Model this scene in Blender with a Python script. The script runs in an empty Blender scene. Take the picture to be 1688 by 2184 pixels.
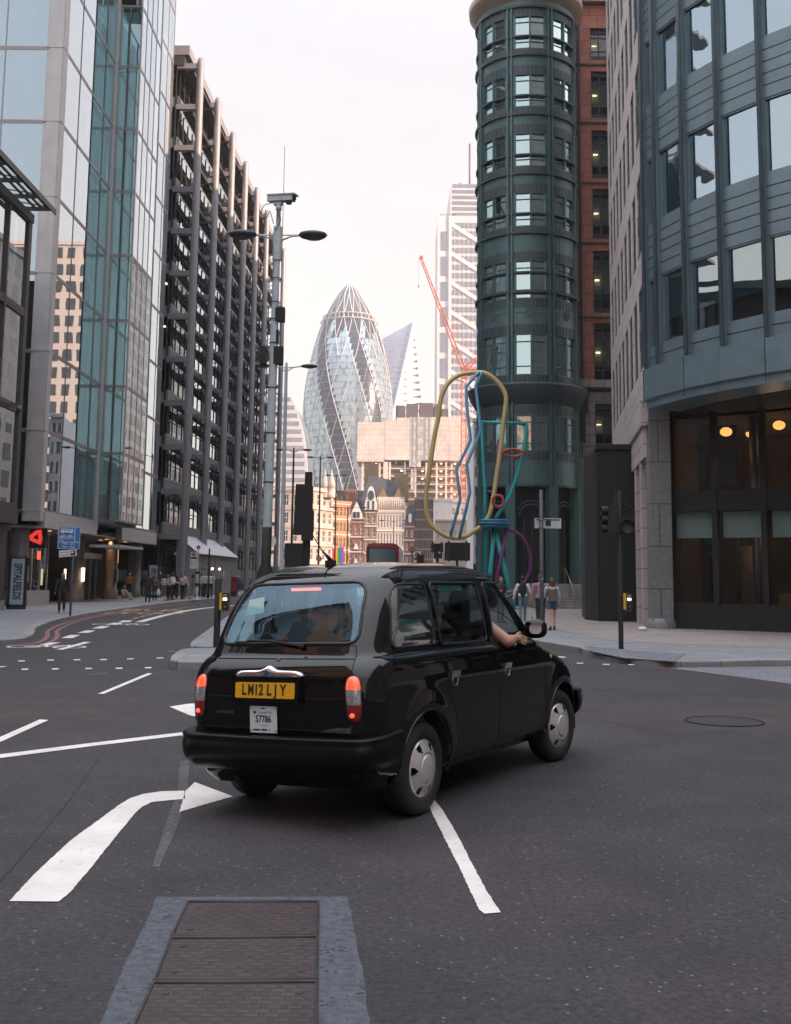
import bpy, math, random
from mathutils import Vector, Matrix, noise
from mathutils.bvhtree import BVHTree
from math import sin, cos, pi, radians, sqrt, atan2, tan
random.seed(7)
S = bpy.context.scene
COL = S.collection
# ---------------------------------------------------------------- camera
CF, CTH, CRO, CH = 2350.0, math.atan(307/2350.0), 0.011, 1.75
cam = bpy.data.cameras.new('camera'); camo = bpy.data.objects.new('camera', cam); COL.objects.link(camo)
cam.sensor_fit = 'VERTICAL'; cam.sensor_height = 36.0; cam.lens = CF/2184*36
cam.shift_y = -168/2184; cam.clip_start = 0.1; cam.clip_end = 6000
camo.matrix_world = Matrix.Translation((0, 0, CH)) @ Matrix.Rotation(pi/2+CTH, 4, 'X') @ Matrix.Rotation(CRO, 4, 'Z')
S.camera = camo
cam.dof.use_dof = True; cam.dof.focus_distance = 13; cam.dof.aperture_fstop = 9.0
# ---------------------------------------------------------------- sky and sun
SUN_EL, SUN_AZ = radians(15), radians(21)      # low sun on the right, a little behind
sdir = Vector((cos(SUN_EL)*cos(SUN_AZ), -cos(SUN_EL)*sin(SUN_AZ), sin(SUN_EL)))
W = bpy.data.worlds.new('World'); S.world = W; W.use_nodes = True
nt = W.node_tree; bg = nt.nodes['Background']; bg.inputs[1].default_value = 0.1
sky = nt.nodes.new('ShaderNodeTexSky'); sky.sky_type = 'NISHITA'; sky.sun_disc = False
sky.sun_elevation = SUN_EL; sky.sun_rotation = pi/2+SUN_AZ
sky.air_density = 1.0; sky.dust_density = 2.5; sky.ozone_density = 1.0
# thin high cloud veil mixed over the clear sky
veil = nt.nodes.new('ShaderNodeMix'); veil.data_type = 'RGBA'
tc = nt.nodes.new('ShaderNodeTexCoord'); mp = nt.nodes.new('ShaderNodeMapping'); mp.inputs['Scale'].default_value = (1.2, 1.2, 3.5)
nz = nt.nodes.new('ShaderNodeTexNoise'); nz.inputs['Scale'].default_value = 1.6; nz.inputs['Detail'].default_value = 5
rp = nt.nodes.new('ShaderNodeMapRange'); rp.inputs[1].default_value = 0.3; rp.inputs[2].default_value = 0.75; rp.inputs[3].default_value = 0.78; rp.inputs[4].default_value = 0.95
sx = nt.nodes.new('ShaderNodeSeparateXYZ'); gr = nt.nodes.new('ShaderNodeValToRGB')
nt.links.new(tc.outputs['Generated'], mp.inputs[0]); nt.links.new(mp.outputs[0], nz.inputs['Vector']); nt.links.new(nz.outputs[0], rp.inputs[0])
nt.links.new(tc.outputs['Generated'], sx.inputs[0]); nt.links.new(sx.outputs[2], gr.inputs[0])
e = gr.color_ramp.elements
e[0].position = 0.0; e[0].color = (5.6, 5.15, 4.75, 1); e[1].position = 1.0; e[1].color = (15.2, 16.0, 17.2, 1)
k = gr.color_ramp.elements.new(0.30); k.color = (5.2, 4.88, 4.78, 1); k = gr.color_ramp.elements.new(0.50); k.color = (4.85, 4.75, 5.05, 1); k = gr.color_ramp.elements.new(0.66); k.color = (9.5, 9.9, 10.7, 1)
nt.links.new(rp.outputs[0], veil.inputs[0]); nt.links.new(sky.outputs[0], veil.inputs[6]); nt.links.new(gr.outputs[0], veil.inputs[7])
nt.links.new(veil.outputs[2], bg.inputs[0])
sl = bpy.data.lights.new('sun', 'SUN'); sl.energy = 5.0; sl.angle = radians(0.5); sl.color = (1.0, 0.66, 0.46)
so = bpy.data.objects.new('sun', sl); COL.objects.link(so); so.rotation_euler = sdir.to_track_quat('Z', 'Y').to_euler()
S.view_settings.view_transform = 'Standard'; S.view_settings.look = 'None'; S.view_settings.exposure = 1.1; S.view_settings.gamma = 1.0
S.cycles.max_bounces = 7; S.cycles.transparent_max_bounces = 12; S.cycles.glossy_bounces = 4; S.cycles.diffuse_bounces = 3
S.cycles.caustics_reflective = False; S.cycles.caustics_refractive = False; S.cycles.sample_clamp_indirect = 4
# ---------------------------------------------------------------- helpers
def at(px, py, X=None, Y=None, Z=None):
    a = (px-844)/CF; b = -(py-924)/CF; c = -1.0
    a, b = a*cos(CRO)-b*sin(CRO), a*sin(CRO)+b*cos(CRO)
    t = pi/2+CTH
    d = (a, b*cos(t)-c*sin(t), b*sin(t)+c*cos(t))
    k = X/d[0] if X is not None else Y/d[1] if Y is not None else (Z-CH)/d[2]
    return Vector((d[0]*k, d[1]*k, CH+d[2]*k))
def zat(px, py, Y): return at(px, py, Y=Y).z
class MB:
    def __init__(s): s.v = []; s.f = []; s.m = []; s.s = []
    def pts(s, P, M=None):
        b = len(s.v); s.v += [tuple(M @ Vector(p)) if M is not None else tuple(p) for p in P]; return b
    def face(s, idx, mi=0, sm=False): s.f.append(tuple(idx)); s.m.append(mi); s.s.append(sm)
    def poly(s, P, mi=0, M=None, sm=False):
        b = s.pts(P, M); s.face(range(b, b+len(P)), mi, sm)
    def box(s, x0, y0, z0, x1, y1, z1, mi=0, M=None):
        b = s.pts([(x0,y0,z0),(x1,y0,z0),(x1,y1,z0),(x0,y1,z0),(x0,y0,z1),(x1,y0,z1),(x1,y1,z1),(x0,y1,z1)], M)
        for q in ((0,3,2,1),(4,5,6,7),(0,1,5,4),(1,2,6,5),(2,3,7,6),(3,0,4,7)): s.face([b+i for i in q], mi)
    def prism(s, P, z0, z1, mi=0, M=None, top=None):
        n = len(P); b = s.pts([(p[0], p[1], z0) for p in P]+[(p[0], p[1], z1) for p in P], M)
        s.face([b+i for i in range(n-1, -1, -1)], mi); s.face([b+n+i for i in range(n)], mi if top is None else top)
        for i in range(n): s.face([b+i, b+(i+1)%n, b+n+(i+1)%n, b+n+i], mi)
    def tube(s, path, r, n=8, mi=0, closed=False, M=None, cap=True, sq=1.0):
        P = [Vector(p) for p in path]; L = len(P); R = r if isinstance(r, (list, tuple)) else [r]*L
        rings = []; up = None
        for i, p in enumerate(P):
            if closed: t = P[(i+1)%L]-P[i-1]
            else: t = P[min(i+1, L-1)]-P[max(i-1, 0)]
            t = t.normalized() if t.length > 1e-9 else Vector((0,0,1))
            if up is None: up = Vector((0,0,1)) if abs(t.z) < .9 else Vector((1,0,0))
            a = up-t*up.dot(t)
            if a.length < 1e-6: a = t.orthogonal()
            a.normalize(); up = a; c = t.cross(a)
            rings.append(s.pts([p+(a*cos(2*pi*k/n)*sq+c*sin(2*pi*k/n))*R[i] for k in range(n)], M))
        for i in range(L if closed else L-1):
            A = rings[i]; B = rings[(i+1)%L]
            for k in range(n): s.face([A+k, A+(k+1)%n, B+(k+1)%n, B+k], mi, n > 4)
        if cap and not closed:
            s.face([rings[0]+k for k in range(n-1, -1, -1)], mi); s.face([rings[-1]+k for k in range(n)], mi)
    def lathe(s, prof, n=24, mi=0, M=None, a0=0.0, a1=2*pi, sm=True):
        full = abs(a1-a0-2*pi) < 1e-6; c = n if full else n+1; rings = []
        for r, z in prof: rings.append(s.pts([(r*cos(a0+(a1-a0)*k/n), r*sin(a0+(a1-a0)*k/n), z) for k in range(c)], M))
        for i in range(len(prof)-1):
            for k in range(n): s.face([rings[i]+k, rings[i]+(k+1)%c, rings[i+1]+(k+1)%c, rings[i+1]+k], mi, sm)
    def ball(s, c, r, mi=0, n=12, M=None):
        rx, ry, rz = r if isinstance(r, (list, tuple)) else (r, r, r)
        m = Matrix.Translation(c) @ Matrix.Diagonal((rx, ry, rz, 1)); m = M @ m if M is not None else m
        h = max(4, n//2)
        s.lathe([(max(1e-4, sin(pi*i/h)), -cos(pi*i/h)) for i in range(h+1)], n, mi, m)
    def cyl(s, p0, p1, r, n=12, mi=0, r1=None, M=None): s.tube([p0, p1], [r, r if r1 is None else r1], n, mi, M=M)
    def build(s, name, mats, parent=None, loc=None, rz=0.0):
        me = bpy.data.meshes.new(name); me.from_pydata(s.v, [], s.f)
        mats = mats if isinstance(mats, (list, tuple)) else [mats]
        for m in mats: me.materials.append(m)
        me.polygons.foreach_set('material_index', s.m); me.polygons.foreach_set('use_smooth', s.s); me.update()
        o = bpy.data.objects.new(name, me); COL.objects.link(o)
        if parent is not None: o.parent = parent
        if loc is not None: o.location = loc
        if rz: o.rotation_euler.z = rz
        return o
def tag(o, label=None, cat=None, group=None, kind=None):
    if label: o['label'] = label
    if cat: o['category'] = cat
    if group: o['group'] = group
    if kind: o['kind'] = kind
    return o
def empty(name, loc=(0,0,0), rz=0.0, label=None, cat=None, group=None):
    o = bpy.data.objects.new(name, None); COL.objects.link(o); o.location = loc; o.rotation_euler.z = rz
    o.empty_display_size = .2
    return tag(o, label, cat, group)
def inst(src, parent, loc=(0,0,0), rz=0.0):
    c = src.copy(); COL.objects.link(c); c.parent = parent; c.location = loc; c.rotation_euler.z = rz; return c
def copy_tree(o, parent=None):
    c = o.copy(); COL.objects.link(c); c.parent = parent
    for ch in [x for x in KIDS(o)]: copy_tree(ch, c)
    return c
def KIDS(o): return [x for x in COL.objects if x.parent == o]
def frame(P0, P1, z=0.0):
    """matrix whose x runs along the wall P0->P1, y into the wall, z up"""
    u = Vector((P1[0]-P0[0], P1[1]-P0[1], 0)); L = u.length; a = atan2(u.y, u.x)
    return Matrix.Translation((P0[0], P0[1], z)) @ Matrix.Rotation(a, 4, 'Z'), L, a
def circ(cx, cy, r, n=32, a0=0.0, a1=2*pi): return [(cx+r*cos(a0+(a1-a0)*i/n), cy+r*sin(a0+(a1-a0)*i/n)) for i in range(n+1)]
def smooth(P, n=6):
    out = []; L = len(P); P = [Vector(p) for p in P]
    for i in range(L-1):
        a = P[max(0, i-1)]; b = P[i]; c = P[i+1]; d = P[min(L-1, i+2)]
        for k in range(n):
            t = k/n; out.append(.5*((2*b)+(c-a)*t+(2*a-5*b+4*c-d)*t*t+(3*b-a-3*c+d)*t**3))
    out.append(P[-1]); return out
def text(body, size, mat, parent, M, name='lettering', ext=.002, sx=1.0, bold=0.0, align='CENTER', sp=1.0):
    c = bpy.data.curves.new('t', 'FONT'); c.body = body; c.size = size; c.extrude = ext; c.align_x = align; c.align_y = 'CENTER'
    c.offset = bold; c.space_character = sp; c.resolution_u = 3
    o = bpy.data.objects.new('t', c); COL.objects.link(o); dg = bpy.context.evaluated_depsgraph_get()
    me = bpy.data.meshes.new_from_object(o.evaluated_get(dg)); bpy.data.objects.remove(o); bpy.data.curves.remove(c)
    me.transform(M @ Matrix.Diagonal((sx, 1, 1, 1))); me.materials.clear(); me.materials.append(mat)
    o = bpy.data.objects.new(name, me); COL.objects.link(o); o.parent = parent; return o
def face_m(loc, yaw=0.0, roll=0.0):
    """matrix putting the text plane upright, facing -Y turned by yaw; roll spins it in its plane"""
    return Matrix.Translation(loc) @ Matrix.Rotation(yaw, 4, 'Z') @ Matrix.Rotation(pi/2, 4, 'X') @ Matrix.Rotation(roll, 4, 'Z')
# ---------------------------------------------------------------- materials
def mat(name, col, rough=.6, metal=0.0, var=0.0, vs=2.0, bump=0.0, bs=40.0, spec=.5, coat=0.0, emit=0.0, ecol=None, stain=0.0, scale=None):
    m = bpy.data.materials.new(name); m.use_nodes = True; t = m.node_tree; b = t.nodes['Principled BSDF']
    b.inputs['Base Color'].default_value = (*col, 1); b.inputs['Roughness'].default_value = rough; b.inputs['Metallic'].default_value = metal
    b.inputs['Specular IOR Level'].default_value = spec; b.inputs['Coat Weight'].default_value = coat; b.inputs['Coat Roughness'].default_value = .03
    if emit: b.inputs['Emission Color'].default_value = (*(ecol or col), 1); b.inputs['Emission Strength'].default_value = emit
    g = t.nodes.new('ShaderNodeNewGeometry'); src = g.outputs['Position']
    if scale:
        mp = t.nodes.new('ShaderNodeMapping'); mp.inputs['Scale'].default_value = scale; t.links.new(src, mp.inputs[0]); src = mp.outputs[0]
    if var or stain:
        n = t.nodes.new('ShaderNodeTexNoise'); n.inputs['Scale'].default_value = vs; n.inputs['Detail'].default_value = 8; n.inputs['Roughness'].default_value = .62
        t.links.new(src, n.inputs['Vector'])
        r = t.nodes.new('ShaderNodeMapRange'); r.inputs[1].default_value = .3; r.inputs[2].default_value = .7; r.inputs[3].default_value = 1-var; r.inputs[4].default_value = 1+var
        t.links.new(n.outputs[0], r.inputs[0])
        x = t.nodes.new('ShaderNodeMix'); x.data_type = 'RGBA'; x.blend_type = 'MULTIPLY'; x.inputs[0].default_value = 1
        x.inputs[6].default_value = (*col, 1); t.links.new(r.outputs[0], x.inputs[7]); t.links.new(x.outputs[2], b.inputs['Base Color'])
        r2 = t.nodes.new('ShaderNodeMapRange'); r2.inputs[3].default_value = max(.02, rough-.12*(var > 0)); r2.inputs[4].default_value = min(1, rough+.12)
        t.links.new(n.outputs[0], r2.inputs[0]); t.links.new(r2.outputs[0], b.inputs['Roughness'])
    if bump:
        n = t.nodes.new('ShaderNodeTexNoise'); n.inputs['Scale'].default_value = bs; n.inputs['Detail'].default_value = 6
        t.links.new(src, n.inputs['Vector']); u = t.nodes.new('ShaderNodeBump'); u.inputs['Strength'].default_value = bump; u.inputs['Distance'].default_value = .02
        t.links.new(n.outputs[0], u.inputs['Height']); t.links.new(u.outputs[0], b.inputs['Normal'])
    return m
def glass(name, tint=(.6,.8,.8), refl=.35, rtint=(.9,.95,1), rough=.0, wav=0.0, ws=.5):
    """coated window glass: clear tinted transmission with a mirror layer that grows at grazing angles"""
    m = bpy.data.materials.new(name); m.use_nodes = True; t = m.node_tree; t.nodes.clear()
    o = t.nodes.new('ShaderNodeOutputMaterial'); mx = t.nodes.new('ShaderNodeMixShader'); tr = t.nodes.new('ShaderNodeBsdfTransparent'); gl = t.nodes.new('ShaderNodeBsdfGlossy')
    tr.inputs[0].default_value = (*tint, 1); gl.inputs[0].default_value = (*rtint, 1); gl.inputs['Roughness'].default_value = rough
    lw = t.nodes.new('ShaderNodeLayerWeight'); lw.inputs[0].default_value = .35
    r = t.nodes.new('ShaderNodeMapRange'); r.inputs[3].default_value = refl; r.inputs[4].default_value = min(1, refl+.55)
    t.links.new(lw.outputs['Fresnel'], r.inputs[0]); t.links.new(r.outputs[0], mx.inputs[0]); t.links.new(tr.outputs[0], mx.inputs[1]); t.links.new(gl.outputs[0], mx.inputs[2]); t.links.new(mx.outputs[0], o.inputs[0])
    if wav:
        g = t.nodes.new('ShaderNodeNewGeometry'); n = t.nodes.new('ShaderNodeTexNoise'); n.inputs['Scale'].default_value = ws; n.inputs['Detail'].default_value = 1.5
        t.links.new(g.outputs['Position'], n.inputs['Vector']); u = t.nodes.new('ShaderNodeBump'); u.inputs['Strength'].default_value = wav; u.inputs['Distance'].default_value = .12
        t.links.new(n.outputs[0], u.inputs['Height']); t.links.new(u.outputs[0], gl.inputs['Normal']); t.links.new(u.outputs[0], lw.inputs['Normal'])
    return m
def blocks(name, c1, c2, mortar, bw, bh, ms=.02, rough=.8, axes='uz', var=.12, bump=.25, off=.5, vs=1.5):
    """masonry / paving: brick texture in metres on world position ('uz' walls, 'xy' ground)"""
    m = mat(name, c1, rough); t = m.node_tree; b = t.nodes['Principled BSDF']
    g = t.nodes.new('ShaderNodeNewGeometry'); sp = t.nodes.new('ShaderNodeSeparateXYZ'); cb = t.nodes.new('ShaderNodeCombineXYZ')
    t.links.new(g.outputs['Position'], sp.inputs[0])
    if axes == 'xy': t.links.new(sp.outputs[0], cb.inputs[0]); t.links.new(sp.outputs[1], cb.inputs[1])
    else:
        ad = t.nodes.new('ShaderNodeMath'); ad.operation = 'ADD'; t.links.new(sp.outputs[0], ad.inputs[0]); t.links.new(sp.outputs[1], ad.inputs[1])
        t.links.new(ad.outputs[0], cb.inputs[0]); t.links.new(sp.outputs[2], cb.inputs[1])
    k = t.nodes.new('ShaderNodeTexBrick'); k.offset = off; k.inputs['Scale'].default_value = 1; k.inputs['Brick Width'].default_value = bw; k.inputs['Row Height'].default_value = bh
    k.inputs['Mortar Size'].default_value = ms; k.inputs['Mortar Smooth'].default_value = .2
    k.inputs['Color1'].default_value = (*c1, 1); k.inputs['Color2'].default_value = (*c2, 1); k.inputs['Mortar'].default_value = (*mortar, 1)
    t.links.new(cb.outputs[0], k.inputs['Vector'])
    n = t.nodes.new('ShaderNodeTexNoise'); n.inputs['Scale'].default_value = vs; n.inputs['Detail'].default_value = 9; n.inputs['Roughness'].default_value = .65; t.links.new(g.outputs['Position'], n.inputs['Vector'])
    r = t.nodes.new('ShaderNodeMapRange'); r.inputs[1].default_value = .3; r.inputs[2].default_value = .7; r.inputs[3].default_value = 1-var; r.inputs[4].default_value = 1+var
    t.links.new(n.outputs[0], r.inputs[0]); x = t.nodes.new('ShaderNodeMix'); x.data_type = 'RGBA'; x.blend_type = 'MULTIPLY'; x.inputs[0].default_value = 1
    t.links.new(k.outputs[0], x.inputs[6]); t.links.new(r.outputs[0], x.inputs[7]); t.links.new(x.outputs[2], b.inputs['Base Color'])
    u = t.nodes.new('ShaderNodeBump'); u.invert = True; u.inputs['Strength'].default_value = bump; u.inputs['Distance'].default_value = .01
    t.links.new(k.outputs['Fac'], u.inputs['Height']); t.links.new(u.outputs[0], b.inputs['Normal'])
    return m
def asphalt(name, c, tintc):
    m = mat(name, c, .82); t = m.node_tree; b = t.nodes['Principled BSDF']; g = t.nodes.new('ShaderNodeNewGeometry')
    def nz(s, d=3, r=.6):
        n = t.nodes.new('ShaderNodeTexNoise'); n.inputs['Scale'].default_value = s; n.inputs['Detail'].default_value = d; n.inputs['Roughness'].default_value = r; t.links.new(g.outputs['Position'], n.inputs['Vector']); return n.outputs[0]
    def mr(s, a, bb, c0, c1):
        r = t.nodes.new('ShaderNodeMapRange'); r.inputs[1].default_value = a; r.inputs[2].default_value = bb; r.inputs[3].default_value = c0; r.inputs[4].default_value = c1; t.links.new(s, r.inputs[0]); return r.outputs[0]
    def mul(a, bb):
        x = t.nodes.new('ShaderNodeMix'); x.data_type = 'RGBA'; x.blend_type = 'MULTIPLY'; x.inputs[0].default_value = 1; t.links.new(a, x.inputs[6]); t.links.new(bb, x.inputs[7]); return x.outputs[2]
    big = t.nodes.new('ShaderNodeMix'); big.data_type = 'RGBA'; big.inputs[6].default_value = (*c, 1); big.inputs[7].default_value = (*tintc, 1)
    t.links.new(mr(nz(.22, 4), .42, .62, 0, 1), big.inputs[0])
    v = t.nodes.new('ShaderNodeTexVoronoi'); v.inputs['Scale'].default_value = 70; t.links.new(g.outputs['Position'], v.inputs['Vector'])
    x = mul(big.outputs[2], mr(nz(1.1, 8, .7), .3, .7, .68, 1.32)); x = mul(x, mr(nz(26, 6, .85), .33, .67, .15, 2.1))
    # scattered pale stone chips
    v2 = t.nodes.new('ShaderNodeTexVoronoi'); v2.inputs['Scale'].default_value = 13; t.links.new(g.outputs['Position'], v2.inputs['Vector'])
    fl = t.nodes.new('ShaderNodeMix'); fl.data_type = 'RGBA'; t.links.new(mr(v2.outputs['Distance'], .06, .13, .6, 0), fl.inputs[0]); t.links.new(x, fl.inputs[6]); fl.inputs[7].default_value = (.26, .27, .29, 1)
    t.links.new(fl.outputs[2], b.inputs['Base Color'])
    u = t.nodes.new('ShaderNodeBump'); u.inputs['Strength'].default_value = .35; u.inputs['Distance'].default_value = .006; t.links.new(v.outputs['Distance'], u.inputs['Height']); t.links.new(u.outputs[0], b.inputs['Normal'])
    return m
def paint(name, col, wear=.5):
    m = mat(name, col, .6, var=.13, vs=2.2); t = m.node_tree; b = t.nodes['Principled BSDF']
    g = t.nodes.new('ShaderNodeNewGeometry'); n = t.nodes.new('ShaderNodeTexNoise'); n.inputs['Scale'].default_value = 14; n.inputs['Detail'].default_value = 9; n.inputs['Roughness'].default_value = .75
    t.links.new(g.outputs['Position'], n.inputs['Vector']); r = t.nodes.new('ShaderNodeMapRange'); r.inputs[1].default_value = .60-.14*wear; r.inputs[2].default_value = .72; r.inputs[3].default_value = 0; r.inputs[4].default_value = .9
    t.links.new(n.outputs[0], r.inputs[0]); x = t.nodes.new('ShaderNodeMix'); x.data_type = 'RGBA'; src = b.inputs['Base Color'].links[0].from_socket
    t.links.new(r.outputs[0], x.inputs[0]); t.links.new(src, x.inputs[6]); x.inputs[7].default_value = (.07, .068, .07, 1); t.links.new(x.outputs[2], b.inputs['Base Color'])
    return m
M = {}
M['asphalt'] = asphalt('asphalt', (.027,.024,.0285), (.035,.027,.0305))
M['paving'] = blocks('paving', (.235,.235,.25), (.20,.20,.215), (.09,.09,.1), .9, .6, .012, .75, 'xy', .18)
M['paving_warm'] = blocks('paving_warm', (.30,.25,.235), (.26,.22,.21), (.12,.1,.1), .75, .45, .012, .75, 'xy', .15)
M['kerb'] = blocks('kerb', (.27,.26,.26), (.23,.22,.225), (.1,.1,.1), .9, 5, .012, .75, 'xy', .2)
M['white_line'] = paint('white_line', (.72,.665,.635), .15)
M['red_line'] = paint('red_line', (.26,.085,.09), 1.0)
M['yellow_line'] = paint('yellow_line', (.45,.28,.13), .9)
M['black'] = mat('black_paint', (.016,.015,.016), .35, var=.1, vs=8)
M['matblack'] = mat('matt_black', (.013,.012,.012), .75, var=.2, vs=5)
M['rubber'] = mat('rubber', (.018,.017,.017), .7, var=.2, vs=30, bump=.1)
M['pole_grey'] = mat('pole_grey', (.42,.47,.50), .5, var=.12, vs=6)
M['pole_dark'] = mat('pole_dark', (.035,.05,.055), .45, var=.2, vs=4)
M['steel'] = mat('brushed_steel', (.36,.34,.34), .38, .75, var=.1, vs=3)
M['steel_dark'] = mat('steel_dark', (.12,.115,.12), .45, .5, var=.15, vs=3)
M['chrome'] = mat('chrome', (.85,.85,.87), .08, 1.0)
M['white'] = mat('white_paint', (.72,.71,.71), .5, var=.06, vs=3)
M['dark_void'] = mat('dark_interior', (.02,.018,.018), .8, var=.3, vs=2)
M['curtain'] = mat('curtain', (.72,.76,.75), .9, var=.25, vs=1.6, scale=(3,3,.15))
M['blind'] = mat('blind', (.52,.56,.56), .85, var=.1, vs=2)
M['glassA'] = glass('sky_glass', (.42,.66,.70), .38, (.85,.97,1), wav=.05, ws=.5)
M['glassB'] = glass('teal_glass', (.62,.88,.88), .34, (.72,.93,1), wav=.05, ws=.5)
M['glassM'] = glass('mirror_glass', (.40,.62,.66), .62, (.90,.96,1), wav=.035, ws=.35)
M['glassT'] = glass('tower_glass', (.50,.80,.82), .68, (.76,.97,1), wav=.05, ws=1.0)
M['glassSky'] = glass('blue_glass', (.45,.62,.72), .55, (.72,.88,1), wav=.04)
M['glassC'] = glass('curved_office_glass', (.40,.58,.62), .55, (.70,.86,.97), wav=.05, ws=.8)
M['glassN'] = glass('neutral_glass', (.72,.80,.78), .30, (.9,.97,1), wav=.04)
M['glassD'] = glass('dark_glass', (.28,.34,.35), .10, (.8,.95,1), wav=.08)
M['lamp_warm'] = mat('warm_lamp', (1,.62,.25), .5, emit=.9, ecol=(1,.42,.10))
M['lamp_soft'] = mat('soft_lamp', (1,.75,.5), .5, emit=1.6, ecol=(1,.72,.42))
M['red_glow'] = mat('red_lamp', (1,.05,.03), .4, emit=1.2, ecol=(1,.07,.03))
M['red'] = mat('red_paint', (.30,.02,.02), .4, var=.1)
M['blue_sign'] = mat('blue_sign', (.02,.16,.42), .45, var=.05)
# ================================================================ ground, road, pavements
def struct(o): o['kind'] = 'structure'; return o
b = MB(); b.poly([(-700,-120,0),(700,-120,0),(700,1500,0),(-700,1500,0)]); struct(b.build('road', M['asphalt']))
def kerbed(name, P, m, kw=.3, h=.12, edge=None):
    """raised pavement with a kerb stone band along the given open edge of its outline"""
    e = [Vector((p[0], p[1], 0)) for p in edge]; inn = []
    for i, p in enumerate(e):
        t = (e[min(i+1, len(e)-1)]-e[max(i-1, 0)]).normalized(); inn.append(p+Vector((-t.y, t.x, 0))*kw)
    b = MB(); poly = [(q.x, q.y) for q in inn]+P
    b.poly([(x, y, h-.003) for x, y in poly], 0); struct(b.build(name, m))
    b = MB()
    for i in range(len(e)-1):
        a, c, d, f = e[i], e[i+1], inn[i+1], inn[i]
        v = b.pts([(a.x,a.y,-.01),(c.x,c.y,-.01),(a.x,a.y,h-.02),(c.x,c.y,h-.02)]); b.face((v,v+1,v+3,v+2))
        t = (c-a).normalized(); nn = Vector((-t.y, t.x, 0))*.02
        v = b.pts([(a.x,a.y,h-.02),(c.x,c.y,h-.02),(c.x+nn.x,c.y+nn.y,h),(a.x+nn.x,a.y+nn.y,h),(d.x,d.y,h),(f.x,f.y,h)])
        b.face((v,v+1,v+2,v+3)); b.face((v+3,v+2,v+4,v+5))
    struct(b.build('kerb', M['kerb']))
# left pavement: side street corner, then straight up the road
LK = smooth([(-60,25.6),(-30,26.2),(-14,26.6),(-11.0,27.0),(-9.7,27.6),(-9.45,28.8),(-10.1,31.5),(-11.0,34.5),(-12.0,39.5),(-12.6,44),(-13.1,51),(-13.4,61),(-13.3,70),(-12.9,80),(-12.8,95),(-12.4,130),(-10.5,180),(-6,230)], 5)
LKf = [(p.x, p.y) for p in LK]
kerbed('pavement', [(-60,230)], M['paving'], edge=LKf)
# near left corner across the side street (behind and beside the camera)
kerbed('pavement', [(-60,-60)], M['paving'], edge=[(-12.5,-60),(-12.5,6),(-13.3,10),(-15,12),(-18,12.5),(-60,12.5)])
# right pavement: along the road, round the corner, along the side street
RK = smooth([(60,22.5),(30,22.6),(12,23.6),(8.4,23.7),(6.6,23.0),(5.4,22.9),(4.85,23.8),(4.6,25.4),(4.45,27.4),(4.0,29.4),(3.4,32),(3.0,36),(2.9,45),(3.0,60),(3.3,80),(3.9,100),(5,130),(9,180),(14,230)], 5)
kerbed('pavement', [(60,230)], M['paving'], edge=[(p.x, p.y) for p in RK][::-1])
kerbed('pavement', [(60,-60)], M['paving'], edge=[(60,11),(16,11),(11.5,9.5),(10,6),(10,-60)])
def sheet(name, P, z, m, smat=None):
    b = MB(); b.poly([(x, y, z) for x, y in P]); return struct(b.build(name, m))
def strip(name, path, w, z, m, dash=None):
    P = [Vector((p[0], p[1], 0)) for p in path]; b = MB(); n = len(P); L = []; R = []
    for i, p in enumerate(P):
        t = (P[min(i+1, n-1)]-P[max(i-1, 0)]).normalized(); q = Vector((-t.y, t.x, 0))*w/2; L.append(p+q); R.append(p-q)
    acc = 0
    for i in range(n-1):
        if dash and int(acc/dash) % 2: acc += (P[i+1]-P[i]).length; continue
        acc += (P[i+1]-P[i]).length
        b.poly([(R[i].x,R[i].y,z),(R[i+1].x,R[i+1].y,z),(L[i+1].x,L[i+1].y,z),(L[i].x,L[i].y,z)])
    return struct(b.build(name, m))
def off(path, d):
    P = [Vector((p[0], p[1], 0)) for p in path]; o = []
    for i, p in enumerate(P):
        t = (P[min(i+1, len(P)-1)]-P[max(i-1, 0)]).normalized(); o.append((p.x-t.y*d, p.y+t.x*d))
    return o
# the warm paved band in front of the right-hand buildings and the setts at the crossing
sheet('paving_band', [(6.0,29.5),(14,26.6),(40,26.0),(40,60),(12,74),(3.6,74),(3.6,48),(5.0,38)], .122, M['paving_warm'])
setts = blocks('setts', (.20,.20,.23), (.16,.16,.19), (.07,.07,.08), .42, .22, .012, .7, 'xy', .2)
sheet('setts', [at(x, y, Z=0)[:2] for x, y in [(1420,1424),(1560,1442),(1688,1459),(1900,1490),(1950,1420),(1688,1421)]], .005, setts)
tactile = blocks('tactile_paving', (.17,.17,.19), (.15,.15,.17), (.06,.06,.07), .4, .4, .02, .8, 'xy', .15)
sheet('tactile_paving', [at(x, y, Z=.12)[:2] for x, y in [(1245,1378),(1345,1387),(1462,1395),(1440,1412),(1330,1404),(1262,1390)]], .127, tactile)
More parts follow.
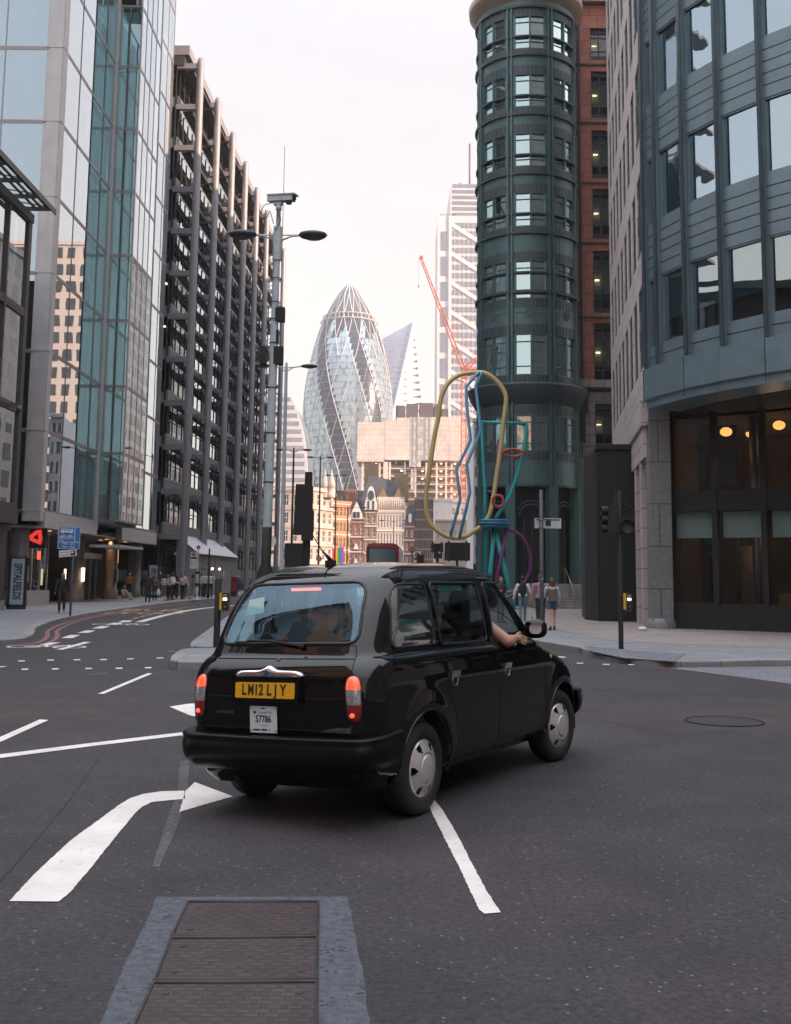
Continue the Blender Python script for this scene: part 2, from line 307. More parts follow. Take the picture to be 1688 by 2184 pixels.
# double red lines on both sides, white lane lines, studs, arrows, painted words
g = lambda *P: [tuple(at(x, y, Z=0)[:2]) for x, y in P]
LKo = off(LKf, 0)
for d in (-.35, -.62):
    strip('red_line', [p for p in off(LKf, d) if 27.2 < p[1] < 120], .13, .006, M['red_line'])
    strip('red_line', [p for p in off([(q.x, q.y) for q in RK], -d*-1 if False else d) if p[1] > 27.0 and p[1] < 120], .13, .006, M['red_line'])
strip('red_line', g((1402,1425),(1470,1424.5),(1560,1424.5),(1688,1424),(1800,1424)), .12, .008, M['red_line'])
def quadmark(P, z=.006, m='white_line', name='road_marking'):
    Q = [Vector(p) for p in g(*P)]; out = []; rnd = random.Random(len(P))
    for i, a in enumerate(Q):
        c = Q[(i+1) % len(Q)]; d = c-a; L = d.length; n = max(1, min(60, int(L/.035))) if a.y < 9 else 1
        nn = Vector((-d.y, d.x)).normalized() if L > 0 else Vector((0, 0))
        for k in range(n): q = a+d*k/n+nn*(rnd.uniform(-.003, .003) if k else 0); out.append((q.x, q.y))
    return sheet(name, out, z, M[m])
quadmark([(209,1480.5),(222,1480.5),(325,1437.5),(316,1436)])
quadmark([(0,1573),(0,1584),(104,1536.5),(85,1535.5)])
quadmark([(-60,1622),(-60,1629),(0,1618),(200,1592),(392,1569),(392,1562.5),(200,1585),(0,1610)])
quadmark([(362,1508),(400,1502),(440,1500),(440,1535),(404,1526)])
# near turn arrow
quadmark([(20,1924),(125,1925),(150,1905),(190,1858),(240,1795),(285,1740),(303,1722),(325,1712),(395,1705),(393,1688),(345,1689),(305,1695),(278,1704),(255,1718),(150,1795),(75,1865)])
quadmark([(391,1705),(383,1733),(497,1700),(416,1669.5),(396,1688.2)])
quadmark([(912,1716),(926,1706),(945,1730),(975,1780),(1005,1840),(1040,1905),(1069,1948),(1034,1951),(1022,1942),(985,1862),(945,1782)])
# curved lane edge beyond, dashes, cycle marks, studs, stop box
strip('road_marking', smooth([Vector((*p, 0)) for p in g((297,1327),(350,1313),(400,1302.5),(450,1296),(510,1291),(560,1288))], 5), .3, .006, M['white_line'])
for q in [(236,1330,275,1328),(201,1338,243,1335.5),(160,1347,200,1344),(128,1360,170,1357),(215,1331,262,1329)]:
    pass
for (x0, y0, x1, y1) in [(84,1375,128,1370.5),(131,1360,170,1354.5),(165,1349,203,1345),(196,1339.5,234,1335.5),(226,1331.5,262,1328.5),(252,1326,282,1323.5)]:
    quadmark([(x0, y0+1.2),(x0+24, y0+1.2),(x1+2, y1),(x1-20, y1)])
quadmark([(121,1386),(134,1386),(195,1370),(180,1369.3)])
quadmark([(0,1424),(0,1422),(16,1421),(6,1423.5)])
for x, y in [(40,1410.5),(102,1408.5),(158,1408),(215,1407.5),(272,1406),(335,1404)]: quadmark([(x,y-1.1),(x+14,y-1.3),(x+13,y+.7),(x-1,y+.9)])
for x, y in [(47,1428),(112,1427.5),(183,1426.5),(248,1426),(310,1424.8)]: quadmark([(x,y-1.3),(x+14,y-1.5),(x+13,y+.9),(x-1,y+1.1)])
for x, y in [(1230,1415),(1286,1417.5),(1340,1418),(1394,1418)]: quadmark([(x,y-.9),(x+14,y-.9),(x+15,y+.9),(x+1,y+.9)])
quadmark([(1153,1399),(1205,1401),(1208,1403),(1155,1401.5)])
def cycle(px, py, sc):
    c = at(px, py, Z=0); b = MB()
    def ln(P, w=.05): b.tube([(c.x+x*sc*1.9, c.y+y*sc*2.2, .006) for x, y in P], w*sc, 4, sq=.02)
    for cx in (-.34, .34): ln(circ(cx, 0, .22, 18))
    ln([(-.34,0),(-.12,.3),(.22,.3),(.34,0)]); ln([(-.34,0),(0,0),(.22,.3)]); ln([(0,0),(-.14,.38)]); ln([(.22,.3),(.2,.42),(.3,.44)])
    struct(b.build('cycle_marking', M['white_line']))
cycle(100,1380,.85); cycle(258,1332,.9)
def words(body, px, py, size, sx, m, yaw=0):
    c = at(px, py, Z=0); o = text(body, size, m, None, Matrix.Translation((c.x, c.y, .007)) @ Matrix.Rotation(yaw, 4, 'Z') @ Matrix.Diagonal((1, 1, 1, 1)), 'road_lettering', 0.0, sx, .03); struct(o)
words('BUS', 327, 1302, 3.2, .55, M['yellow_line'], radians(6)); words('STOP', 300, 1308.5, 3.2, .5, M['yellow_line'], radians(6))
strip('bus_stop_box', smooth([Vector((*p, 0)) for p in g((285,1320),(320,1311),(360,1302),(410,1293.5),(480,1286))], 8), .16, .009, M['yellow_line'], dash=1.0)
# cable covers set in a concrete surround, manhole on the right
conc = mat('concrete_surround', (.078,.085,.102), .85, var=.45, vs=20, bump=.5, bs=60)
iron = blocks('cast_iron_cover', (.070,.040,.042), (.044,.028,.031), (.027,.019,.02), .085, .045, .012, .5, 'xy', .35, 1.0, off=.5, vs=5)
rim = mat('iron_frame', (.05,.04,.04), .6, .3, var=.3, vs=10)
O = g((334.7,1914),(741.6,1914),(775,2080),(800,2260),(185,2260),(250,2100))
b = MB(); n_ = 0
O2 = []
for i in range(len(O)):
    a = Vector(O[i]); c = Vector(O[(i+1) % len(O)]); d = (c-a); nn = Vector((-d.y, d.x)).normalized()
    for k in range(14):
        p = a+d*k/14+nn*random.uniform(-.005, .005)*(k > 0); O2.append((p.x, p.y, .004))
b.poly(O2); 
_t = conc.node_tree; _b = _t.nodes['Principled BSDF']; _g = _t.nodes.new('ShaderNodeNewGeometry'); _v = _t.nodes.new('ShaderNodeTexVoronoi'); _v.inputs['Scale'].default_value = 26
_n = _t.nodes.new('ShaderNodeTexNoise'); _n.inputs['Scale'].default_value = 5; _t.links.new(_g.outputs['Position'], _v.inputs['Vector']); _t.links.new(_g.outputs['Position'], _n.inputs['Vector'])
_m = _t.nodes.new('ShaderNodeMath'); _m.operation = 'MULTIPLY_ADD'; _m.inputs[1].default_value = .9; _m.inputs[2].default_value = -.26; _t.links.new(_n.outputs[0], _m.inputs[0])
_c = _t.nodes.new('ShaderNodeMath'); _c.operation = 'LESS_THAN'; _t.links.new(_v.outputs['Distance'], _c.inputs[0]); _t.links.new(_m.outputs[0], _c.inputs[1])
_x = _t.nodes.new('ShaderNodeMix'); _x.data_type = 'RGBA'; _s = _b.inputs['Base Color'].links[0].from_socket; _t.links.new(_c.outputs[0], _x.inputs[0]); _t.links.new(_s, _x.inputs[6]); _x.inputs[7].default_value = (.022,.022,.026,1); _t.links.new(_x.outputs[2], _b.inputs['Base Color'])
tag(struct(b.build('concrete_surround', conc)))
cov = empty('cable_cover_row', (at(540,2030,Z=0).x, at(540,2030,Z=0).y, 0), 0, 'row of worn brown iron covers set in a concrete surround in the near road', 'access cover')
def rel(P, o): return [(p[0]-o.location.x, p[1]-o.location.y) for p in P]
rows = [((401,1928.4),(678.4,1928.4),(677,2000),(366,2003)), ((365,2007),(677,2004),(675.5,2096),(330,2098)), ((327,2103),(675.5,2101),(674,2225),(270,2228))]
for r in rows:
    P = rel(g(*r), cov); c = sum((Vector(p) for p in P), Vector((0,0)))/4
    b = MB(); b.prism(P, .005, .012, 0)
    for px in (.1, .9):
        for py in (.2, .8):
            q = Vector(P[0]).lerp(Vector(P[1]), px).lerp(Vector(P[3]).lerp(Vector(P[2]), px), py); b.cyl((q.x, q.y, .011), (q.x, q.y, .015), .017, 10, 1)
    cv = b.build('cover', [iron, rim], cov)
    b = MB(); b.tube([(p[0], p[1], .013) for p in [P[0], P[1], P[2], P[3]]], .011, 6, closed=True); b.build('rim', rim, cv)
    b = MB()
    for px in (.1, .9):
        for py in (.2, .8):
            q = Vector(P[0]).lerp(Vector(P[1]), px).lerp(Vector(P[3]).lerp(Vector(P[2]), px), py); pass
mh = at(1545,1540,Z=0); t = empty('manhole_cover', (mh.x, mh.y, 0), 0, 'round worn manhole cover in a patched square of road right of the taxi', 'manhole')
b = MB(); b.prism(circ(0,0,.46,28)[:-1], .005, .011); b.build('lid', rim, t)
b = MB(); b.tube([(x,y,.01) for x,y in circ(0,0,.48,32)[:-1]], .009, 6, closed=True); b.build('frame', M['matblack'], t)
patch = asphalt('asphalt_patch_and_light_band', (.034,.03,.034), (.045,.035,.038))
sheet('asphalt_patch_and_light_band', g((1405,1527),(1600,1512),(1665,1535),(1640,1556),(1500,1560)), .004, patch)
sheet('asphalt_patch_and_light_band', g((385,1625),(405,1620),(400,1700),(372,1780),(340,1850),(325,1850),(350,1770),(378,1690)), .003, asphalt('tar_seam', (.062,.06,.068), (.058,.056,.062)))
redlit = asphalt('asphalt_red_light', (.034,.025,.028), (.046,.029,.030))  # band of reddish light on the road, put into the asphalt colour
sheet('asphalt_patch_and_light_band', g((1235,1502),(1400,1498),(1700,1500),(1900,1502),(1900,1545),(1640,1560),(1450,1566),(1240,1530)), .002, redlit)
sheet('asphalt_patch_and_light_band', g((-150,1508),(60,1496),(250,1492),(392,1492),(400,1532),(200,1540),(-150,1552)), .002, redlit)
sheet('asphalt_patch_and_light_band', g((640,2010),(900,1990),(1260,2040),(1420,2250),(830,2260)), .002, asphalt('older_asphalt', (.023,.022,.027), (.030,.026,.030)))
tar = mat('tar_joint', (.012,.012,.013), .5, var=.3, vs=20)
for P_ in ([(1020,1460),(1300,1475),(1700,1490)], [(0,1880),(70,1800),(160,1690),(215,1610)]):
    strip('tar_joint', smooth([Vector((*p, 0)) for p in g(*P_)], 10), .014, .0035, tar)
drain = mat('drain_iron', (.045,.042,.046), .5, .4, bump=.6, bs=90)
for P_ in ([(355,1388),(378,1387),(384,1392),(360,1393)], [(190,1436),(226,1434),(230,1441),(192,1443)]): sheet('drain_cover', g(*P_), .005, drain)
# traffic islands
def island(P, name='traffic_island'):
    o = empty(name, (P[0][0], P[0][1], 0)); Q = [(x-P[0][0], y-P[0][1]) for x, y in P]
    b = MB(); n = len(Q); c = sum((Vector(q) for q in Q), Vector((0,0)))/n
    I = [tuple(Vector(q)+(c-Vector(q)).normalized()*.3) for q in Q]
    v = b.pts([(x,y,-.01) for x,y in Q]+[(x,y,.13) for x,y in Q]+[(x,y,.15) for x,y in [tuple(Vector(q)+(c-Vector(q)).normalized()*.02) for q in Q]]+[(x,y,.15) for x,y in I])
    for k in range(3):
        for i in range(n): b.face((v+k*n+i, v+k*n+(i+1)%n, v+(k+1)*n+(i+1)%n, v+(k+1)*n+i))
    b.build('kerb', M['kerb'], o); b = MB(); b.poly([(x,y,.147) for x,y in I]); b.build('paving', M['paving'], o); return o
i1 = island(g((363,1424),(365,1414),(385,1400),(402,1397.5),(520,1396),(560,1432),(470,1428.5),(380,1428)))
tag(i1, 'low kerbed traffic island with a rounded nose just behind the taxi on its left', 'traffic island', 'traffic islands in the crossing')
i2 = island(g((406,1391.5),(408,1383),(428,1366),(486,1322),(530,1303),(640,1298),(660,1330),(620,1392),(470,1392.5)))
tag(i2, 'long tapering kerbed refuge with the push button post standing on it', 'traffic island', 'traffic islands in the crossing')
# ================================================================ left side
frost = mat('aluminium_cladding', (.46,.44,.45), .42, .25, var=.12, vs=1.2, stain=1)
mull = mat('bronze_mullion', (.26,.235,.235), .4, .6, var=.1)
def curtain_panel(name, w, h, nb, parent, M_, gl, key=None, lo=.10, curt='curtain', dark=.5, seed=0):
    """one storey of glazing w wide, h high: panes, mullions, curtains behind"""
    rnd = random.Random(seed); b = MB(); bw = w/nb
    for i in range(nb):
        x0 = i*bw; x1 = x0+bw
        b.poly([(x0+.03,0,.06),(x1-.03,0,.06),(x1-.03,0,h-.06),(x0+.03,0,h-.06)], 1)
    for i in range(nb+1): b.box(i*bw-.03, -.025, 0, i*bw+.03, .05, h, 0)
    for z in (0, h-.1): b.box(.03, -.02, z, w-.03, .04, z+.1, 0)
    pass
    o = b.build(name, [mull, gl], parent); o.matrix_local = M_
    c = MB()
    for i in range(nb):
        x0 = i*bw+.02; x1 = x0+bw-.04; t = rnd.random()
        zb = .1 if t < .8 else h*.4
        n = 10; prev = None
        for k in range(n+1):
            x = x0+(x1-x0)*k/n; y = .35+.035*sin(k*2.6+seed)
            v = c.pts([(x,y,zb),(x,y,h-.25)])
            if prev is not None and not (t > dark+.2 and k > 6): c.face((prev, v, v+1, prev+1), 0, True)
            prev = v
    oc = c.build('curtain', M[curt], o)
    return o
# ---- glass office block on the left corner
GX = -17.5; GY = 54.45; z0g = 4.8; FH = 4.02
gb = empty('office_building', (GX, GY, 0), 0, 'tall pale glass office block with stepped glass bay and aluminium corner post on the left', 'office building')
def gm(x, y, z): return Matrix.Translation((x-GX, y-GY, z))
Rf = Matrix.Rotation(pi/2, 4, 'Z')
def gfront(x, y, z): return gm(x, y, z)                       # wall along +X, facing the camera
def gside(x, y, z): return gm(x, y, z) @ Rf                  # wall along +Y, facing the street... built mirrored below
nf = 12
for f in range(nf):
    z = z0g+f*FH; vis = f < 8
    # section A: four bays on the street face
    for i in range(4):
        m = gm(GX, GY+.55+i*2.45, z) @ Rf @ Matrix.Diagonal((1,-1,1,1)) if False else gm(GX, GY+.55+i*2.45, z) @ Rf
        if f < 8: curtain_panel('window', 2.45, FH, 1, gb, m @ Matrix.Diagonal((1,1,1,1)), M['glassM'] if i < 2 else M['glassB'], seed=f*7+i, dark=.75)
    if f < 8:
        for i in range(2): curtain_panel('window', .68, FH, 1, gb, gm(GX+.02+i*.7, 64.8, z), M['glassB'], seed=f*3+i, dark=.6)
    if f < 10: curtain_panel('window', 5.6, FH, 4, gb, gm(-16.1, 64.85, z) @ Rf, M['glassM'], seed=f)
    curtain_panel('window', 10.3, FH, 5, gb, gm(GX, 70.6, z) @ Rf, M['glassM'], seed=f+50)
    if f < 8: curtain_panel('window', 6.6, FH, 3, gb, gm(GX-.85-6.6, GY-.02, z), M['glassSky'], seed=f+9, curt='blind', dark=.3)
b = MB()
b.box(-.02, -.12, 4.3, .05, .5, 53.5); b.box(-.72, -.16, 4.3, -.02, .45, 53.5); b.box(-.85, -.10, 4.3, -.72, .3, 53.5)
for f in range(nf+1): b.box(-.87, -.18, z0g+f*FH-.02, .07, .3, z0g+f*FH+.02)
b.build('corner_post', frost, gb)
b = MB(); b.box(-.35, 9.9, 4.3, .12, 10.32, 53.5); b.box(1.38, 10.33, 4.8, 1.46, 10.45, 53.5); b.build('mullion_post', frost, gb)
b = MB()     # slabs and core
for f in range(nf+1):
    z = z0g+f*FH-.12
    b.box(-30, .6, z, -.42, 26, z+.24); b.box(-.42, 10.5, z, 1.0, 15.9, z+.24)
b.box(-30, 8, 0, -6, 27, 53); b.box(-.35, 26.45, 4.3, -.1, 26.6, 53.4); b.build('floor_slab', mat('slab', (.3,.31,.32), .9, var=.1), gb)
b = MB(); b.box(-31, -.1, 4.25, -1.2, .3, 4.75); b.box(-.3, .55, 4.0, .1, 10.2, 4.82); b.box(-.3, 16.2, 3.9, .1, 26.6, 4.75)
b.box(-30, .3, 4.0, -.3, 26.6, 4.1); b.box(-.3, 10.2, 3.3, 1.5, 16.2, 3.45); b.build('soffit', frost, gb)
b = MB(); b.box(-30, 3.2, 0, -3.2, 26, 4.0); b.build('ground_floor_wall', mat('ground_floor_wall', (.06,.045,.042), .5, var=.3, vs=1), gb)
# ground floor columns, shop glazing, doors, lamps
stone = blocks('column_stone', (.16,.14,.135), (.14,.125,.12), (.05,.04,.04), .8, 1.3, .02, .5, 'uz', .15)
for i, y in enumerate((1.0, 11.0, 19.0, 25.8)):
    b = MB(); b.lathe([(.52,0),(.52,.75),(.45,.76),(.45,4.0)], 20, 0, Matrix.Translation((-1.25, y, 0))); c = b.build('column', [stone], gb)
    if i in (0, 1, 2):
        b = MB(); b.box(-.81, y-.35, 1.3, -.70, y-.05, 2.1); b.build('wall_lamp', M['lamp_soft'] if i == 1 else M['steel'], c)
b = MB()
for y in (2.2, 3.4, 4.7, 6.0): b.box(-1.45, y-.04, .85, -1.35, y+.04, 3.9)
b.box(-3.0, 2.1, .0, -1.25, 6.2, .85); b.box(-1.46, 2.1, 3.8, -1.3, 6.1, 3.95); b.poly([(-1.4,2.2,.85),(-1.4,6.0,.85),(-1.4,6.0,3.8),(-1.4,2.2,3.8)], 1); b.build('shop_window', [frost, M['glassD']], gb)
b = MB()
for y in (12.2, 13.6, 15.0, 16.4, 17.8): b.box(-1.95, y-.06, 0, -1.83, y+.06, 2.7)
b.box(-2.0, 12.0, 2.7, -1.6, 18.0, 3.05); b.poly([(-1.9,12.2,0),(-1.9,17.8,0),(-1.9,17.8,2.7),(-1.9,12.2,2.7)], 1); b.build('entrance_door', [M['steel'], M['glassD']], gb)
b = MB(); b.box(-1.05, 1.5, 3.0, -.12, 1.75, 4.15); lg = b.build('hanging_sign', M['matblack'], gb)
b = MB()
for k in range(3):
    a = k*2*pi/3+.5; b.box(-.27, -.05, -.09, .27, .05, .09, 0, Matrix.Translation((-.58+.2*cos(a), 1.44, 3.56+.2*sin(a))) @ Matrix.Rotation(-a+pi/2+.35, 4, 'Y'))
b.build('emblem', mat('emblem_red', (.5,.03,.03), .5, emit=.35, ecol=(1,.06,.05)), lg)
b = MB()
for x, y in ((-1.0,2.4),(-.8,4.2),(-1.4,8.0),(-1.2,17.5),(-1.2,22.5),(-2,19)): b.cyl((x,y,3.985),(x,y,3.965), .12, 12)
b.build('downlight', M['lamp_warm'], gb)
b = MB(); b.box(-1.3, 20.6, 2.5, -1.2, 20.75, 3.4); b.build('wall_lamp', M['lamp_warm'], gb); b = MB(); b.box(-.8, 7.2, 1.1, -.72, 7.3, 2.0); b.build('wall_lamp', M['lamp_soft'], gb)
b = MB(); b.box(-.52, 1.55, 2.45, -.38, 1.65, 2.85); b.build('red_sign_lamp', M['red_glow'], lg)
for (x, y) in ((-1.2,2.8),(-1.1,8.6),(-1.2,18.5),(-1.2,21.5)):
    l = bpy.data.lights.new('downlight_glow', 'SPOT'); l.energy = 45; l.color = (1,.55,.25); l.spot_size = radians(95); l.spot_blend = .7; l.shadow_soft_size = .1
    o = bpy.data.objects.new('downlight_glow', l); COL.objects.link(o); o.parent = gb; o.location = (x, y, 3.93)
# ---- dark framed glass building nearer on the left with the rooftop louvre canopy
NX = -17.0; nb_ = empty('office_building', (NX, 49.3, 0), 0, 'dark-framed glass office with a projecting steel louvre canopy at the left picture edge', 'office building')
def nm(x, y, z): return Matrix.Translation((x-NX, y-49.3, z)) @ Rf
darkf = mat('dark_frame', (.045,.035,.035), .4, .4, var=.2)
for f in range(3):
    for i in range(5):
        w = 2.6; b = MB(); b.poly([(0,0,.12),(w,0,.12),(w,0,4.3),(0,0,4.3)], 1)
        b.box(-.07,-.12,0,.07,.1,4.4); b.box(.07,-.1,0,w-.07,.08,.22); b.box(.07,-.1,4.28,w-.07,.08,4.4)
        o = b.build('window', [darkf, M['glassM']], nb_); o.matrix_local = nm(NX, 49.0-w*(i+1), 4.6+f*4.42)
b = MB(); b.box(-26, -30, 0, -.6, -.2, 17.9, 0); b.box(-.6,-30,3.9,.15,.1,4.6); b.box(-.45,-.35,4.6,.1,.05,18.0); b.box(-.5,-30,17.8,.15,.1,18.2)
b.box(-.9,-30,0,-.3,.1,3.9); b.build('wall', mat('dark_wall', (.06,.05,.05), .6, var=.2), nb_)
b = MB(); b.box(-.95,-30,0,-.24,.12,.55); b.build('plinth', M['kerb'], nb_)
b = MB()
for y in (-8,-6,-4,-2,-.3): b.box(-.4, y-.05, 18.3, 1.0, y+.05, 18.48); b.cyl((-.4,y,18.7),(.9,y,18.5), .03, 6)
for x in (.15, .45, .75): b.box(x, -9, 18.49, x+.12, .3, 18.54)
b.box(1.02,-9,18.3,1.08,.3,18.56); b.build('louvre_canopy', darkf, nb_)
b = MB(); b.box(-.02,-1.6,9.0,.5,-1.5,9.1); b.cyl((.5,-1.55,9.0),(.5,-1.55,8.75),.12); b.build('camera_bracket', M['steel_dark'], nb_)
# ---- Spitalfields banner board
bx = at(35, 1295, Z=.12); bn = empty('banner_board', (at(35,1290,Y=50.6).x, 50.6, .12), radians(8), 'upright pale blue-grey banner board with large vertical lettering at the left building corner', 'sign')
b = MB(); b.box(-.42,-.06,0,.42,.06,2.35); b.build('frame', M['matblack'], bn)
b = MB(); b.box(-.29,-.075,.22,.29,-.062,2.28); pb = b.build('panel', mat('banner_blue', (.30,.38,.44), .6), bn)
ink = mat('dark_ink', (.03,.03,.035), .6)
text('SPITALFIELDS', .46, ink, pb, face_m((0,-.082,1.25), 0, -pi/2), 'lettering', .001, .60, .016)
bn2 = copy_tree(bn); bn2.location = (at(326,1262,Y=79).x, 79, .12); bn2['label'] = 'small far banner board with vertical lettering beside the waiting crowd'
bn['group'] = bn2['group'] = 'vertical lettered banner boards'
# ---- second left building with outside columns
EX = lambda y: -16.35+.045*(y-86)
eb = empty('office_building', (-16.35, 86, 0), atan2(1, .03)-pi/2, 'long grey office block with external steel columns and sunshades down the left of the street', 'office building')
cg = mat('column_steel', (.27,.265,.29), .5, .3, var=.12, vs=1.2); spg = mat('spandrel_teal', (.20,.26,.27), .45, .2, var=.1)
sh = mat('sunshade_dark', (.05,.045,.05), .5, .3)
CS = 7.55; NF = 12; F0 = 1.2; fh = 3.5
colm = None
for i in range(8):
    if colm is None:
        b = MB(); b.lathe([(.30,0),(.30,43.5),(.24,43.9),(.02,44.0)], 16)
        for f in range(NF+1):
            z = F0+f*fh; b.box(-1.9,-.2,z-.22,-.2,.2,z+.22); b.lathe([(.32,z+1.6),(.32,z+1.66)], 16) if f < NF else None
        colm = b.build('column', cg, eb, (0,0,0)); o = colm
    else: o = inst(colm, eb, (0, i*CS, 0))
wsrc = None
for f in range(NF):
    for i in range(7):
        if i == 8 and f > 3 and False: continue
        z = F0+f*fh; y = i*CS
        if wsrc is None:
            b = MB(); W_ = CS-.6
            b.box(-.15,0,0,.0,W_,1.15,2)
            for zz in (.28,.56,.84): b.box(0,0,zz,.03,W_,zz+.03,0)
            b.poly([(.0,0,1.15),(.0,W_,1.15),(.0,W_,fh),(.0,0,fh)], 1)
            for k in range(5): b.box(-.02, k*W_/4-.04, 1.15, .06, k*W_/4+.04, fh, 0)
            b.box(-.02,.05,2.2,.04,W_-.05,2.26,0)
            b.box(.35,0,fh-.28,1.15,W_,fh-.20,3); b.box(1.1,0,fh-.42,1.18,W_,fh-.15,3)
            b.cyl((1.1,.2,fh-.3),(.1,.2,fh-1.0),.035,6,3); b.cyl((1.1,W_-.2,fh-.3),(.1,W_-.2,fh-1.0),.035,6,3)
            wsrc = b.build('window', [sh, M['glassM'], spg, sh], eb); o = wsrc
        else: o = inst(wsrc, eb)
        o.location = (-1.75, y+.3, z)
b = MB(); b.box(-24,.02,0,-2.3,7*CS+1,43.5); b.box(-2.3,-.3,43.2,-1.3,7*CS+1,44.1); b.build('wall', mat('dark_core', (.035,.035,.04), .7, var=.2), eb)
b = MB()
for f in range(NF+1): b.box(-2.0,.4,F0+f*fh-.15,-1.8,7*CS,F0+f*fh+.12)
b.box(-2.2,-.35,44.1,-.9,7*CS+1,44.9); b.build('edge_beam', cg, eb)
for f in range(NF):          # end wall facing the crossing
    b = MB(); z = F0+f*fh; b.poly([(-9,0,z+.9),(-1.9,0,z+.9),(-1.9,0,z+fh),(-9,0,z+fh)], 1); b.box(-9,-.02,z,-1.9,.02,z+.9,2)
    for k in range(7): b.box(-9+k*1.18-.05,-.06,z,-9+k*1.18+.05,-.021,z+fh,0)
    b.box(-9,-.05,z+.85,-1.9,-.021,z+.95,0); b.build('end_window', [sh, M['glassD'], spg], eb, (0,-.1,0))
b = MB()
for f, x in ((6,-4.2),(6,-3.2),(5,-3.8),(5,-3.0),(5,-2.4),(6,-2.4)): b.box(x,-.0,F0+f*fh+2.6,x+.35,.3,F0+f*fh+2.68)
b.build('office_light', M['lamp_soft'], eb, (0,-.3,0)) if False else b.build('office_light', M['lamp_soft'], eb, (0,-.35,0))
# ---- hoarding shed with lean-to roof
sd = empty('hoarding_shed', (-15.3, 86, .12), radians(-2.3), 'grey panelled lean-to site hoarding with pale sloping roof behind the bus stop crowd', 'site shed')
hp = mat('hoarding_panel', (.23,.225,.24), .6, var=.1, vs=2)
b = MB(); L_ = 16.5
b.prism([(-1.6,0),(0,0),(0,L_),(-1.6,L_)], 0, 3.35)
for k in range(17): b.box(.002, k*L_/16-.03, 0, .04, k*L_/16+.03, 3.35)
b.box(.002,0,2.2,.05,L_,2.28); b.poly([(-1.6,-.01,3.35),(0,-.01,3.35),(-1.6,-.01,4.6)]); b.build('wall', hp, sd)
b = MB(); b.poly([(.2,-.2,3.3),(.2,L_+.2,3.3),(-1.7,L_+.2,4.75),(-1.7,-.2,4.75)]); b.poly([(.2,-.2,3.24),(.2,L_+.2,3.24),(.2,L_+.2,3.3),(.2,-.2,3.3)]); b.build('roof', mat('pale_roof', (.52,.50,.54), .6, var=.12, vs=1), sd)
b = MB()
for k in (5.5, 8.5): b.ball((.12, k, 2.15), .11)
b.build('bulkhead_lamp', M['lamp_soft'], sd)
b = MB(); b.poly([(.01,10.5,1.5),(.01,10.9,1.5),(.01,10.9,2.0),(.01,10.5,2.0)]); b.build('notice', M['white'], sd, (.05,0,0))
# ================================================================ right side
gm_ = mat('green_metal', (.095,.165,.170), .42, .25, var=.15, vs=1.2); gm2 = mat('green_metal_dark', (.06,.078,.09), .5, .2, var=.15, vs=1.5)
TX, TY, TR = 8.45, 70.0, 3.22
tw = empty('round_tower', (TX, TY, 0), 0, 'cylindrical dark green metal-clad office tower with curved bay windows beside the red stone block', 'tower')
ty = lambda py: zat(1124, py, TY-TR)
led = [ty(y) for y in (12, 114, 241, 368, 494, 620)]
wins = [(ty(a), ty(b_)) for a, b_ in ((101,33),(225,158),(352,284),(480,411),(634,556),(797,712),(960,886))]
def ring(b, r0, r1, z0, z1, mi=0, n=64): b.lathe([(r0,z0),(r1,z0),(r1,z1),(r0,z1)], n, mi, sm=False)
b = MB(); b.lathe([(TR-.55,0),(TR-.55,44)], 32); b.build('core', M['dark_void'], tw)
b = MB(); segs = sorted(wins); zz = ty(1038); lst = []
for (z0, z1) in segs: lst.append((zz, z0)); zz = z1
lst.append((zz, ty(4)))
lst[-1] = (lst[-1][0], ty(4)+.5)
for (z0, z1) in lst: b = MB(); ring(b, TR-.3, TR, z0, z1, 0); b.build('storey_band', gm_, tw)
for z in led: b = MB(); ring(b, TR-.1, TR+.16, z-.12, z+.05); b.build('ledge', gm2, tw); b = MB(); ring(b, TR-.1, TR+.10, z+1.15, z+1.25); b.build('ledge', gm2, tw)
for z in (ty(905+130),): b = MB(); ring(b, TR-.1, TR+.12, z-.06, z+.06); b.build('ledge', gm2, tw)
b = MB()
b.lathe([(TR,ty(862)),(TR+.12,ty(858)),(TR+.5,ty(835)),(TR+.62,ty(822)),(TR+.62,ty(818)),(TR,ty(816))], 64); b.build('ledge', gm2, tw)
b = MB(); AN = [radians(-90+a) for a in (-115,-70,-25,21,66,111,156,201)]
for a in AN:
    m = Matrix.Rotation(a+pi/2, 4, 'Z')
    for dx in (-.13, .13): b.box(dx-.05, -TR-.14, ty(1038), dx+.05, -TR+.02, ty(8), 0, m)
b.build('pilaster', gm_, tw)
zc = ty(-6); b = MB(); b.lathe([(TR,zc-.2),(TR+.15,zc),(TR+.55,zc+.35),(TR+.6,zc+.8),(TR,zc+.9),(.1,zc+2.2)], 64); b.build('cornice', mat('bronze_cornice', (.34,.29,.22), .5, .2, var=.15), tw)
